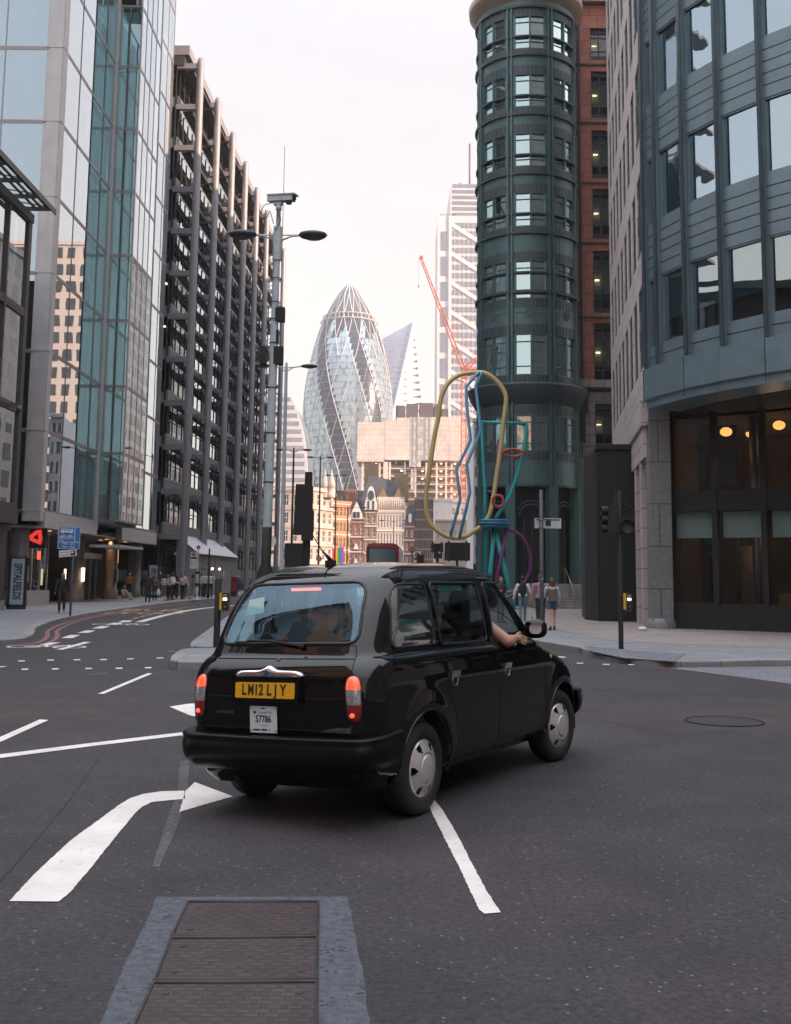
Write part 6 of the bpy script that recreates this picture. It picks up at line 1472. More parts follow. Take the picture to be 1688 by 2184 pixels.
for x in (-.38,.38):
    b = MB(); b.prism([(x-.24,1.45),(x+.24,1.45),(x+.22,1.60),(x-.22,1.60)], .6, 1.28); b.prism([(x-.24,1.6),(x+.24,1.6),(x+.24,2.05),(x-.24,2.05)], .5, .70)
    if x > 0: b.prism([(x-.13,1.47),(x+.13,1.47),(x+.12,1.56),(x-.12,1.56)], 1.33, 1.53)
    b.build('front_seat', seatm, cab)
b = MB(); b.prism([(-.7,2.15),(.7,2.15),(.7,2.6),(-.7,2.6)], .75, 1.13); b.build('dashboard', cabin, cab)
b = MB(); b.tube([(.38+.19*cos(a), 2.05-.06*sin(a), 1.08+.18*sin(a)) for a in [2*pi*i/20 for i in range(20)]], .014, 6, closed=True); b.build('steering_wheel', cabin, cab)
# things on the rear shelf
b = MB(); b.box(-.22,-.54,1.142,.40,-.36,1.27,0); b.build('shelf_box', trim, cab)
b = MB(); prev = None
v = []
for i in range(10):
    for j in range(5):
        x = -.30+.70*i/9; y = -.54+.2*j/4; z = 1.285+.05*sin(i*1.9+j)+.13*math.exp(-((x-.10)/.12)**2)+.05*math.exp(-((x-.33)/.05)**2); v.append((x,y,z))
k0 = b.pts(v)
for i in range(9):
    for j in range(4): q = k0+i*5+j; b.face((q,q+1,q+6,q+5),0,True)
for i in range(9): a_, c_ = v[i*5], v[(i+1)*5]; b.poly([a_, c_, (c_[0],c_[1],1.2),(a_[0],a_[1],1.2)])
b.build('folded_coat', mat('coat_cloth', (.015,.02,.022), .9), cab)
# brake light, stickers, grab labels
b = MB(); b.box(-.13,-.36,1.640,.13,-.335,1.662) ; b.build('high_brake_light', mat('brake_lens', (1,.1,.05), .4, emit=1.3, ecol=(1,.12,.09)), cab)
b = MB(); stk = mat('pale_sticker', (.45,.62,.58), .6)
b.poly([(-.47,-.52+.03,1.46),(-.29,-.53+.03,1.48),(-.31,-.49+.03,1.60),(-.46,-.48+.03,1.58)]); b.build('screen_sticker', stk, rearw)
teal_st = mat('teal_sticker', (.12,.50,.50), .6); pale_st = mat('pale_notice', (.40,.52,.46), .6, var=.3, vs=60)
b = MB(); P = [(-.30,1.27),(.17,1.27),(.17,1.38),(-.32,1.38)]; b.poly([(side_x(y,z)-.02,y,z) for y,z in P]); P = [(-.32,1.38),(.17,1.38),(.17,1.405),(-.32,1.405)]; b.poly([(side_x(y,z)-.02,y,z) for y,z in P],1); b.build('window_notice', [pale_st, teal_st], sidew[('quarter',1)])
b = MB(); P = [(.52,1.62),(.98,1.62),(.98,1.665),(.52,1.665)]; b.poly([(side_x(y,z)-.015,y,z) for y,z in P]); b.build('window_notice', teal_st, sidew[('rdoor',1)])
b = MB(); P = [(.42,1.44),(.56,1.44),(.56,1.50),(.42,1.50)]; b.poly([(side_x(y,z)-.02,y,z) for y,z in P]); b.build('window_notice', mat('grey_notice', (.25,.27,.28), .6), sidew[('rdoor',1)])
# wheels
tyre = M['rubber']; hub = mat('silver_hubcap', (.72,.68,.68), .36, .6, var=.12, vs=6)
arch_in = mat('wheel_housing', (.008,.008,.008), .9)
def wheel(x, y, s_, steer=0):
    w = empty('wheel', (x, y, .34), 0); w.parent = cab; w.rotation_euler = (0, 0, steer); R = Matrix.Rotation(s_*pi/2, 4, 'Y')
    b = MB(); b.lathe([(.215,-.09),(.27,-.10),(.322,-.092),(.338,-.07),(.342,0),(.338,.07),(.322,.092),(.27,.105),(.22,.092),(.205,.06),(.205,-.05)], 48, 0, R); b.build('tyre', tyre, w)
    b = MB(); b.lathe([(.001,.02),(.20,.02),(.205,.05),(.214,.085),(.222,.092),(.224,.075)], 40, 0, R); b.build('rim', M['steel_dark'], w)
    b = MB(); N_ = 84; pr = [(.208,.084),(.197,.094),(.184,.099),(.172,.103),(.155,.112),(.138,.121),(.124,.126),(.116,.128),(.113,.122),(.104,.122),(.100,.134),(.088,.137),(.05,.139),(.001,.139)]
    rings = []
    for r_, z in pr: rings.append(b.pts([(r_*cos(2*pi*k/N_), r_*sin(2*pi*k/N_), z) for k in range(N_)], R))
    for i in range(len(pr)-1):
        for k in range(N_):
            hole = (k % 14) in (5,6,7,8) and 1 <= i <= 3 or (k % 14) in (6,7) and i == 4
            if not hole: b.face((rings[i]+k, rings[i]+(k+1)%N_, rings[i+1]+(k+1)%N_, rings[i+1]+k), 0, True)
    b.build('hubcap', hub, w)
    return w
for s_ in (1,-1):
    wheel(s_*.705, 0, s_); wheel(s_*.705, 2.886, s_, radians(-7))
    for cy_ in (0, 2.886):
        b = MB(); b.lathe([(.43,-.0),(.43,.30),(.001,.30)], 32, 0, Matrix.Translation((s_*.80,cy_,.33)) @ Matrix.Rotation(-s_*pi/2,4,'Y'), -1.8+(0 if s_ > 0 else pi), 1.8+(0 if s_ > 0 else pi)); b.build('wheel_housing', arch_in, cab)
# underbody, exhaust
b = MB(); b.box(-.52,-.66,.26,.52,-.44,.40); b.box(-.5,.45,.2,.5,2.4,.27); b.cyl((-.4,-.70,.27),(-.4,0,.30),.028,10); b.cyl((-.73,0,.34),(.73,0,.34),.05,8); b.build('underbody', arch_in, cab)
for s_ in (1,-1):
    b = MB(); b.poly([(s_*.74,.44,.25),(s_*.74,2.46,.25),(s_*.60,2.46,.22),(s_*.60,.44,.22)]); b.build('sill', trim, cab)
# rear and front bumpers
def bumper(rear=True):
    path = []; sgn = -1 if rear else 1
    if rear: w, yc, a, bb, yend = .868, -.875, .23, .25, -.42
    else: w, yc, a, bb, yend = .85, 3.70, .42, .42, 3.30
    n = 14; P = [(w-.004, yend)]
    for i in range(n+1): t = pi/2*i/n; P.append((w-a+a*max(0,cos(t))**(2/2.5), yc-sgn*bb+sgn*bb*max(0,sin(t))**(2/2.5)))
    P += [(x, yc+sgn*.035*(1-(x/(w-a))**2)) for x in [(w-a)*(1-i/6) for i in range(1, 6)]]
    H = P+[(0, yc+sgn*.035)]+[(-x, y) for x, y in P[::-1]]
    prof_ = [(-.10,.612),(-.02,.614),(.0,.606),(.006,.592),(-.006,.57),(.004,.555),(.008,.51),(.002,.46),(-.02,.41),(-.055,.375),(-.11,.350),(-.30,.345)]
    b = MB(); prev = None
    for i, (x, y) in enumerate(H):
        a_ = Vector(H[max(0,i-1)]); c_ = Vector(H[min(len(H)-1,i+1)]); t = (c_-a_).normalized(); nn = Vector((t.y,-t.x)) if rear is False else Vector((-t.y,t.x))
        if rear: nn = -Vector((t.y,-t.x)) if Vector((-t.y,t.x)).dot(Vector((x, y-1))) > 0 else Vector((t.y,-t.x))
        else: nn = Vector((t.y,-t.x)) if Vector((t.y,-t.x)).dot(Vector((x,y-1))) > 0 else Vector((-t.y,t.x))
        lift = .03*max(0, min(1, (y-yc)/.4)) if rear else 0
        v = b.pts([(x+nn.x*d, y+nn.y*d, z+lift) for d, z in prof_])
        if prev is not None:
            for k in range(len(prof_)-1): b.face((prev+k, v+k, v+k+1, prev+k+1), 0, True)
        prev = v
    o = b.build('bumper', trim, cab); weld(o); return o
bmp = bumper(True); bumper(False)
# lamps
tred = mat('tail_red_lit', (.9,.08,.03), .25, emit=.85, ecol=(1,.05,.02), coat=1); tdark = mat('tail_red_dark', (.22,.012,.012), .15, coat=1); tclr = mat('tail_clear', (.42,.40,.42), .12, .5, coat=1, var=.5, vs=40); tspot = mat('tail_spot', (1,.05,.03), .3, emit=1.3, ecol=(1,.06,.03))
for s_ in (1,-1):
    tr_ = empty('tail_light', (0,0,0)); tr_.parent = cab; nz_, nu = 36, 12; z0, z1 = .715, 1.035; rows = []
    for i in range(nz_+1):
        z = z0+(z1-z0)*i/nz_; q = (z-z0)/(z1-z0); wd = .062*min(1, (max(0,(1-(2*q-1)**6)))**.5)*(1-.12*(1-q)); row = []
        for k in range(nu+1):
            u = -1+2*k/nu; ang = radians(74)-u*wd/.20+radians(4)*(q-.5)   # direction around the corner
            o_ = Vector((s_*.62, -.60, z)); d = Vector((s_*cos(ang), -sin(ang), 0)); h = BV.ray_cast(o_+d*2, -d)
            p = h[0] if h[0] else o_+d*.3; row.append(p+d*(.004+.024*max(0,1-u*u)**.5*min(1,(1-(2*q-1)**4))**.5 if 0 < i < nz_ else -.004))
        rows.append(row)
    for nm_, a_, c_, m_ in (('lower_lens',0,14,tdark),('clear_lens',14,26,tclr),('upper_lens',26,36,tred)):
        b = MB(); vi_ = [b.pts(rows[i]) for i in range(a_, c_+1)]
        for i in range(c_-a_):
            for k in range(nu): q = (vi_[i]+k, vi_[i]+k+1, vi_[i+1]+k+1, vi_[i+1]+k); b.face(q if s_ < 0 else q[::-1], 0, True)
        b.build(nm_, m_, tr_)
    b = MB(); c = rows[6][5]; b.ball(c, (.018,.018,.016), 0, 10); b.build('lit_bulb', tspot, tr_)
    b = MB(); ed = [rows[i][0] for i in range(0,nz_+1,2)]+[rows[i][nu] for i in range(nz_,-1,-2)]; b.tube(ed, .006, 6, closed=True); b.build('bezel', M['black'], tr_)
    b = MB(); x = side_x(2.72,.97) ; b.ball((s_*x, 2.60, .985), (.012,.022,.022), 0, 12); b.build('side_repeater', mat('amber_lens', (.6,.45,.25), .3, coat=1) if 'amb' not in M else M['amb'], cab)
# plate, chrome handle, licence plate, badges
PX = -.03
yp = lambda x, z: rear_y(x, z)
tilt = radians(4); pm = Matrix.Translation((PX, yp(PX,.93)-.03, .930)) @ Matrix.Rotation(-tilt, 4, 'X')
b = MB(); b.box(-.29,-.012,-.085,.29,.05,.085,0,pm); pf = b.build('number_plate', trim, cab)
b = MB(); b.prism([tuple(p) for p in rpoly([(-.26,-.0555),(.26,-.0555),(.26,.0555),(-.26,.0555)], .012, 4)], .013, .017, 0, pm @ Matrix.Rotation(pi/2,4,'X')); b.build('plate_face', mat('yellow_plate', (.72,.36,.012), .4, var=.05), pf)
chars = 'LM12 LJY'; xs_ = [-.181,-.120,-.072,-.030,None,.040,.098,.162]
for ch_, x in zip(chars, xs_):
    if x is None: continue
    text('I' if ch_ == '1' else ch_, .108, M['matblack'], pf, pm @ face_m((x-.0,-.0185,0)), 'lettering', .0008, .78 if ch_ != 'M' else .66, .0030)
b = MB()
for x in (-.22,.22): b.ball((x,-.018,0),(.006,.003,.006),0,8,pm)
b.build('plate_screw', mat('screw_yellow', (.6,.3,.05), .4), pf)
b = MB(); P = []; n = 30
for i in range(n+1):
    u = -1+2*i/n; P.append((u*.30, .034*(1-abs(u)**6)**.5+.034*math.exp(-(u/.17)**2)))
pts_ = [(x, z) for x, z in P]+[(x, -.022) for x, z in P[::-1]]
hm = Matrix.Translation((PX, yp(PX,1.04)-.015, 1.035)) @ Matrix.Rotation(-radians(14),4,'X')
prev = None
for i in range(n+1):
    x, zt2 = P[i]; e_ = max(0, 1-abs(x/.30)**8)**.5; v = b.pts([(x,.02,-.027*e_),(x,-.012*e_,-.027*e_),(x,-.030*e_,-.008*e_),(x,-.030*e_,zt2*.6),(x,-.018*e_,zt2),(x,.03,zt2+.003)], hm)
    if prev is not None:
        for k in range(5): b.face((prev+k, v+k, v+k+1, prev+k+1), 0, True)
    prev = v
ch_ = b.build('chrome_garnish', M['chrome'], cab)
b = MB(); b.lathe([(.021,0),(.024,.004),(.021,.008),(.001,.008)], 20, 0, hm @ Matrix.Translation((0,-.026,.012)) @ Matrix.Rotation(pi/2,4,'X')); bd_ = b.build('badge', M['steel_dark'], ch_)
b = MB(); b.lathe([(.001,.009),(.016,.009)], 16, 0, hm @ Matrix.Translation((0,-.026,.012)) @ Matrix.Rotation(pi/2,4,'X')); b.build('badge_face', mat('badge_blue', (.02,.05,.15), .3), bd_)
lm = Matrix.Translation((PX-.035, yp(PX,.72)-.012, .722)) @ Matrix.Rotation(radians(1.5), 4, 'X')
b = MB(); b.prism([tuple(p) for p in rpoly([(-.118,-.094),(.118,-.094),(.118,.094),(-.118,.094)], .008, 3)], 0, .005, 0, lm @ Matrix.Rotation(pi/2,4,'X')); lp_ = b.build('licence_plate', mat('plate_white', (.62,.65,.68), .4), cab)
gi = mat('grey_ink', (.12,.13,.2), .6)
text('57786', .068, M['matblack'], lp_, lm @ face_m((0,-.006,.002)), 'lettering', .0006, .82, .0015)
text('Licensed Taxi', .026, gi, lp_, lm @ face_m((.015,-.006,.05)), 'lettering', .0004, .9); text('to carry 5', .018, gi, lp_, lm @ face_m((0,-.006,-.04)), 'lettering', .0004, .9)
b = MB(); b.box(-.085,-.0065,.04,-.065,-.0052,.06,0,lm); b.box(-.02,-.0065,.075,.02,-.0052,.083,0,lm); b.box(-.09,-.0065,-.078,-.03,-.0052,-.068,0,lm); b.box(-.015,-.0065,-.078,.03,-.0052,-.066,0,lm); b.box(.05,-.0065,-.08,.055,-.0052,-.066,0,lm)
for x in (-.108,.108):
    for z in (-.08,.08): b.ball((x,-.006,z),(.006,.003,.006),0,8,lm)
b.build('plate_detail', M['matblack'], lp_)
tm = Matrix.Translation((-.43, yp(-.43,.765)-.004, .765)) @ Matrix.Rotation(-radians(7),4,'Z'); text('TX4 BRONZE', .032, mat('dull_chrome_letter', (.2,.2,.2), .3, .8), cab, tm @ face_m((0,0,0)), 'badge_lettering', .001, 1.0)
b = MB(); c = Vector((.0, rear_y(0,1.135), 1.135)); b.ball(c, (.016,.010,.016), 0, 14); b.build('boot_lock', M['steel_dark'], cab)
# rear wiper
b = MB(); wy = lambda x, z: rear_y(x, z)-.022
b.tube([(.17,wy(.17,1.235),1.235),(-.10,wy(-.1,1.27)-.008,1.272),(-.33,wy(-.33,1.275)-.006,1.277)], [.012,.009,.007], 6); b.tube([(-.45,wy(-.45,1.262),1.264),(-.18,wy(-.18,1.272),1.272),(.02,wy(.02,1.28),1.282)], .006, 6); b.ball((.17,wy(.17,1.235),1.235),(.022,.018,.022),0,10); b.build('wiper', M['matblack'], cab)
# roof antenna
b = MB(); zr_ = BV.ray_cast(Vector((-.05,.10,3)), Vector((0,0,-1)))[0]; b.prism([(-.028,-.05),(.028,-.05),(.018,.05),(-.018,.05)], 0, .04, 0, Matrix.Translation((zr_.x,zr_.y,zr_.z-.005))); b.tube([(zr_.x,zr_.y,zr_.z+.03),(zr_.x-.03,zr_.y-.06,zr_.z+.10)], [.022,.007], 8); b.tube([(zr_.x-.03,zr_.y-.06,zr_.z+.09),(zr_.x-.09,zr_.y-.20,zr_.z+.30)], [.006,.004], 6); b.build('antenna', M['matblack'], cab)
# door handles, mirror, fuel flap
for s_ in (1,-1):
    for y in (.46, 1.50):
        x = side_x(y,.965); o = empty('door_handle', (0,0,0)); o.parent = cab
        b = MB(); b.box(s_*(x-.004),y-.075,.945,s_*(x+.016),y+.075,.992); b.box(s_*(x+.012),y-.07,.972,s_*(x+.026),y+.06,.99); b.build('grip', M['chrome'], o)
        b = MB(); b.lathe([(.001,0),(.043,0),(.048,-.012),(.001,-.014)] if False else [(.044,0),(.048,.006),(.052,0)], 18, 0, Matrix.Translation((s_*(x+.001),y+.01,.925)) @ Matrix.Rotation(s_*pi/2,4,'Y')); b.build('handle_cup', M['chrome'], o)
    y = 2.08; x = side_x(2.08,1.21); o = empty('door_mirror', (0,0,0)); o.parent = cab
    mm = Matrix.Translation((s_*(x+.125),y-.02,1.262)) @ Matrix.Rotation(s_*radians(14),4,'Z')
    b = MB(); prs = [(.55,-.0),(.92,.012),(1.0,.03),(.97,.06),(.8,.095),(.45,.115),(.001,.12)]
    rings = []
    for rr, d in prs: rings.append(b.pts([(.105*rr*(abs(cos(a))**.75)*(1 if cos(a)>0 else -1), d-.0, .088*rr*(abs(sin(a))**.75)*(1 if sin(a)>0 else -1)) for a in [2*pi*k/28 for k in range(28)]], mm))
    for i in range(len(prs)-1):
        for k in range(28): b.face((rings[i]+k, rings[i]+(k+1)%28, rings[i+1]+(k+1)%28, rings[i+1]+k), 0, True)
    b.tube([(s_*(x-.02),y,1.20),(s_*(x+.06),y+.03,1.225),(s_*(x+.12),y+.04,1.25)], [.035,.03,.035], 8); b.build('mirror_shell', blk, o)
    b = MB(); b.poly([tuple(mm @ Vector((.09*(abs(cos(a))**.75)*(1 if cos(a)>0 else -1), .012, .074*(abs(sin(a))**.75)*(1 if sin(a)>0 else -1)))) for a in [2*pi*k/28 for k in range(28)]]); b.build('mirror_glass', mat('mirror_silver', (.8,.78,.78), .03, 1.0) if s_ > 0 else bpy.data.materials['mirror_silver'], o)
# roof sign at the front
b = MB(); b.prism([tuple(p) for p in rpoly([(-.26,1.55),(.26,1.55),(.22,1.66),(-.22,1.66)],.03,3)], 1.79, 1.88); b.build('roof_sign', mat('roof_sign_amber', (.5,.3,.08), .5), cab)
b = MB(); b.box(-.35,3.58,.62,.35,3.64,.85); b.build('grille', M['chrome'], cab)
for s_ in (1,-1): b = MB(); b.ball((s_*.58,3.40,.72),(.10,.06,.10),0,16); b.build('headlight', M['steel'], cab)

RL = Matrix.Translation((0,0,.34)) @ Matrix.Rotation(radians(-2.2), 4, 'Y') @ Matrix.Translation((0,0,-.34))
for o in KIDS(cab):
    if not o.name.startswith('wheel') or o.name.startswith('wheel_housing'): o.matrix_basis = RL @ o.matrix_basis
# ================================================================ people
skin_l = mat('skin_light', (.50,.30,.22), .55, var=.06, vs=20); skin_d = mat('skin_dark', (.12,.06,.04), .5); skin_m = mat('skin_tan', (.40,.22,.14), .5, var=.06, vs=20)
hair_d = mat('hair_dark', (.02,.014,.011), .6, var=.3, vs=40); hair_b = mat('hair_brown', (.09,.045,.025), .6, var=.4, vs=40)
CL = {}
def cloth(c):
    k = tuple(c)
    if k not in CL: CL[k] = mat('cloth_%02d' % len(CL), c, .85, var=.15, vs=14, bump=.15, bs=60)
    return CL[k]
def capsule(b, p0, p1, r0, r1, n=10, mi=0, sx=1.0):
    p0, p1 = Vector(p0), Vector(p1); d = p1-p0; L = d.length; q = d.to_track_quat('Z', 'Y').to_matrix().to_4x4(); m = Matrix.Translation(p0) @ q
    pr = [(r0*sin(a), -r0*cos(a)) for a in (.01,.5,1.0)]+[(r0, 0)]+[(r0+(r1-r0)*t, L*t) for t in (.35,.7)]+[(r1, L)]+[(r1*cos(a), L+r1*sin(a)) for a in (.5,1.0,1.56)]
    b.lathe(pr, n, mi, m)
def remesh(o, v, it=4):
    md = o.modifiers.new('remesh', 'REMESH'); md.mode = 'VOXEL'; md.voxel_size = v; md.use_smooth_shade = True
    sm = o.modifiers.new('smooth', 'SMOOTH'); sm.factor = .5; sm.iterations = it
def person(px, py, label, h=1.70, yaw=0.0, skin=skin_m, hair=hair_d, top=(.5,.5,.5), low=(.02,.02,.025), shoe=(.03,.03,.03), sleeves=1, legs='trousers', hairlen=0, stride=.0, arms=((.08,.1),(.08,.1)),
           fem=False, group=None, loc=None, vox=.014, sit=False, bag=None, pack=None, vest=None, elbows=(.2,.2), lean=0):
    """arms: (sideways, forward) swing of each upper arm; elbows: forward bend of each forearm"""
    p = loc if loc is not None else at(px, py, Z=.12); k = h/1.72
    t = empty('person', (p[0], p[1], .12 if loc is None else p[2]), yaw, label, 'person', group)
    sh = .175 if fem else .20; hp = .10; zs = 1.40*k; zh = .92*k
    hipL, hipR = Vector((-hp*.85,0,zh)), Vector((hp*.85,0,zh))
    if sit: zh = .16; hipL.z = hipR.z = zh; zs = .62*k
    def leg(s_, st):
        hip = Vector((s_*hp*.85, 0, zh))
        if sit: return hip, Vector((s_*.12, -.42, .42)), Vector((s_*.11, -.62, .05)), Vector((s_*.11, -.78, .035))
        kn = Vector((s_*.095, -st*.20-.02, .49*k)); an = Vector((s_*.085, -st*.24+(.10 if st < 0 else 0), .085*k+(.05*k if st < -.5 else 0))); to = an+Vector((s_*.02,-.16,-.05*k)); return hip, kn, an, to
    LG = [leg(-1, stride), leg(1, -stride)]
    def arm(s_, a, e_):
        shd = Vector((s_*sh, lean*-.1, zs-.02)); u = Vector((s_*sin(a[0]+.05), -sin(a[1]), -cos(a[1])*cos(a[0]))).normalized(); el = shd+u*.29*k
        f = Vector((s_*sin(a[0])*.6, -sin(a[1]+e_), -cos(a[1]+e_))).normalized(); wr = el+f*.25*k; return shd, el, wr, f
    AR = [arm(-1, arms[0], elbows[0]), arm(1, arms[1], elbows[1])]
    neck = Vector((0, -.01-lean*.1, zs+.06*k)); head = Vector((0, -.02-lean*.16, zs+.205*k))
    b = MB()
    b.ball(head, (.073*k,.092*k,.112*k), 0, 16); b.ball(head+Vector((0,-.03,-.055))*k, (.052*k,.055*k,.055*k), 0, 12); b.ball(head+Vector((0,-.10,-.005))*k, (.012,.02,.02), 0, 8)
    for s_ in (-1,1): b.ball(head+Vector((s_*.075,0,-.005))*k, (.012,.022,.03), 0, 8)
    capsule(b, neck-Vector((0,0,.06)), head-Vector((0,0,.06)), .052*k, .050*k)
    capsule(b, (0,0,zs-.06), (0,0,zh+.12), .115*k, .10*k, 14); capsule(b, (-sh*.8,0,zs-.03), (sh*.8,0,zs-.03), .055*k, .055*k); capsule(b, (-.07,0,zh+.02), (.07,0,zh+.02), .10*k, .10*k, 12)
    for (hip, kn, an, to) in LG: capsule(b, hip, kn, .078*k, .052*k); capsule(b, kn, an, .052*k, .034*k); capsule(b, an, to, .036*k, .028*k)
    for (sd, el, wr, f) in AR:
        capsule(b, sd, el, .046*k, .037*k); capsule(b, el, wr, .036*k, .026*k); hnd = wr+f*.05; side = f.cross(Vector((0,1,0))); side = side.normalized() if side.length > .1 else Vector((1,0,0)); fw = f.cross(side).normalized()
        b.ball(wr+f*.045, (.026,.036,.042), 0, 10)
        for q in range(4): o_ = wr+f*.075+fw*(.027-.018*q); L = (.055,.066,.062,.048)[q]; capsule(b, o_, o_+f*L*.6+side*.004, .0095, .009, 6); capsule(b, o_+f*L*.6+side*.004, o_+f*L+side*.016, .009, .0075, 6)
        o_ = wr+f*.03+fw*.03; capsule(b, o_, o_+f*.045+fw*.022, .011, .009, 6)
    body = b.build('body', skin, t); remesh(body, vox, 3)
    g = .016
    if top is not None:
        b = MB(); fl = 1.0
        capsule(b, (0,0,zs-.05), (0,0,zh+.10), .125*k+g*.5, .112*k+g, 14); capsule(b, (-sh*.82,0,zs-.03), (sh*.82,0,zs-.03), .062*k+g*.3, .062*k+g*.3); capsule(b, (-.06,0,zh+.08), (.06,0,zh+.08), .105*k+g, .105*k+g, 12)
        if fem: b.ball((-.06,-.09,zs-.14), .06); b.ball((.06,-.09,zs-.14), .06)
        for (sd, el, wr, f) in AR:
            if sleeves >= 1: capsule(b, sd, sd.lerp(el, .62 if sleeves == 1 else 1), .056*k+g*.4, .050*k+g*.4)
            if sleeves >= 2: capsule(b, el, wr, .046*k+g*.4, .036*k+g*.3)
        o = b.build('top', cloth(top), t); remesh(o, vox, 3)
    if vest:
        b = MB(); capsule(b, (0,0,zs-.06), (0,0,zh+.08), .14*k+g, .128*k+g, 14); capsule(b, (-sh*.5,0,zs-.0), (sh*.5,0,zs-.0), .07*k, .07*k); o = b.build('waistcoat', cloth(vest), t); remesh(o, vox, 3)
    b = MB(); capsule(b, (-.07,0,zh+.03), (.07,0,zh+.03), .112*k, .112*k, 12)
    for (hip, kn, an, to) in LG:
        if legs == 'trousers': capsule(b, hip, kn, .09*k, .066*k); capsule(b, kn, an+Vector((0,0,.01)), .064*k, .052*k)
        elif legs == 'shorts': capsule(b, hip, hip.lerp(kn, .42), .095*k, .09*k)
    if legs == 'skirt': b.lathe([(.11,zh+.1),(.13,zh),(.17*k,zh-.25),(.18*k,zh-.38),(.15,zh-.38)], 18)
    o = b.build({'trousers':'trousers','shorts':'shorts','skirt':'skirt'}[legs], cloth(low), t)
    remesh(o, vox, 2)
    for (hip, kn, an, to) in LG:
        b = MB(); capsule(b, an+Vector((0,.03,-.04*k)), to, .040*k, .036*k); capsule(b, an, an+Vector((0,0,.02)), .042*k, .040*k); b.build('shoe', cloth(shoe), t)
    b = MB(); b.ball(head+Vector((0,.022,.028))*k, (.082*k,.094*k,.108*k), 0, 16)
    if hairlen: 
        capsule(b, head+Vector((0,.05,.0)), head+Vector((0,.075,-hairlen)), .085*k, .06*k)
        for s_ in (-1,1): capsule(b, head+Vector((s_*.05,.02,0)), head+Vector((s_*.065,.035,-hairlen*.9)), .045*k, .03*k)
    o = b.build('hair', hair, t); remesh(o, vox, 2)
    if bag:
        side, c, zz_ = bag; wr = AR[0 if side < 0 else 1][2]; b = MB(); x, y = wr.x, wr.y-.03; z = max(.2, wr.z-.15)
        b.lathe([(.02,z+.1),(.10,z-.02),(.14,z-.2),(.13,z-.34),(.001,z-.36)], 12, 0, Matrix.Translation((x,y,0)) @ Matrix.Diagonal((1,.6,1,1))); b.tube([(x-.03,y,z+.08),(x,y,z+.17),(x+.03,y,z+.08)], .008, 5)
        o = b.build('carrier_bag', cloth(c), None); o.location = t.location; o.rotation_euler.z = yaw; tag(o, 'carrier bag held by '+label.split(',')[0], 'bag')
    if pack:
        b = MB(); b.prism([tuple(q) for q in rpoly([(-.15,.10),(.15,.10),(.13,.24),(-.13,.24)], .06, 3)], zs-.44, zs-.05)
        for s_ in (-1,1): b.tube(smooth([(s_*.10,.12,zs-.1),(s_*.11,.0,zs+.05),(s_*.12,-.15,zs-.08),(s_*.14,-.05,zs-.3),(s_*.12,.12,zs-.4)],4), .018, 6)
        b.box(-.11,.24,zs-.42,.11,.28,zs-.24); o = b.build('backpack', cloth(pack), None); o.location = t.location; o.rotation_euler.z = yaw; tag(o, 'backpack worn by '+label.split(',')[0], 'backpack')
    return t
G1 = 'people waiting by the bus stop'
person(131, 1307.5, 'woman in black with long dark hair walking along the left pavement', 1.68, radians(15), skin_m, hair_d, (.012,.012,.015), (.012,.012,.016), (.25,.14,.10), 2, stride=.8, hairlen=.24, fem=True, arms=((.2,.25),(.2,-.3)))
person(308.6, 1273, 'woman with fair hair and bright blue hood beside the pavement cafe board', 1.66, radians(160), skin_l, hair_b, (.02,.02,.025), (.03,.02,.03), hairlen=.12, fem=True, group=G1, legs='skirt', sleeves=2)
person(315.5, 1284.8, 'man in dark grey coat nearest the kerb with his back turned', 1.74, radians(185), skin_d, hair_d, (.04,.035,.035), (.015,.015,.02), sleeves=2, stride=.4, group=G1)
person(329.6, 1280.4, 'woman in brown jacket holding a white carrier bag', 1.62, radians(20), skin_m, hair_d, (.14,.09,.06), (.02,.018,.02), sleeves=2, hairlen=.15, fem=True, bag=(1,(.6,.6,.62),0), group=G1)
person(340.8, 1274, 'man with pale cap in dark shirt behind the woman in brown', 1.78, radians(-20), skin_d, mat('cap_pale', (.5,.48,.46), .7), (.05,.04,.045), (.02,.02,.02), sleeves=2, group=G1)
person(348.6, 1276, 'woman in white vest and denim shorts with bare legs', 1.64, radians(170), skin_m, hair_d, (.55,.52,.52), (.10,.15,.24), (.5,.5,.5), 0, legs='shorts', hairlen=.2, fem=True, group=G1)
person(358.9, 1280.8, 'woman in pale pink top and black trousers looking at her phone', 1.66, radians(-60), skin_m, hair_d, (.42,.30,.32), (.012,.012,.014), sleeves=2, hairlen=.16, fem=True, arms=((.1,.5),(.1,.5)), elbows=(1.1,1.1), group=G1)
person(366.6, 1279.2, 'man in loose white shirt facing the woman in pink', 1.76, radians(70), skin_d, hair_d, (.62,.62,.64), (.03,.03,.035), arms=((.1,.5),(.1,.4)), elbows=(1.0,1.0), sleeves=2, group=G1)
person(376.8, 1278.6, 'woman in black dress and white trainers', 1.60, radians(120), skin_m, hair_d, (.012,.012,.013), (.012,.012,.013), (.65,.65,.65), 1, hairlen=.1, fem=True, arms=((.1,.5),(.1,.5)), elbows=(.8,.8), group=G1)
person(388.3, 1278.2, 'woman in pale floral blouse with hands together', 1.70, radians(60), skin_m, hair_b, (.5,.36,.28), (.02,.018,.02), hairlen=.2, fem=True, arms=((.1,.5),(.1,.5)), elbows=(.9,.9), group=G1)
person(393, 1274.4, 'man in white shirt with dark backpack straps at the hoarding corner', 1.78, radians(40), skin_m, hair_d, (.62,.62,.64), (.02,.02,.025), sleeves=2, pack=(.02,.03,.05), group=G1)
person(411, 1278.6, 'woman in mauve cardigan with pale tote beside the bus stop pole', 1.66, radians(100), skin_m, hair_d, (.30,.20,.25), (.30,.27,.24), hairlen=.22, fem=True, sleeves=2, stride=.7, bag=(-1,(.45,.42,.38),0), group=G1)
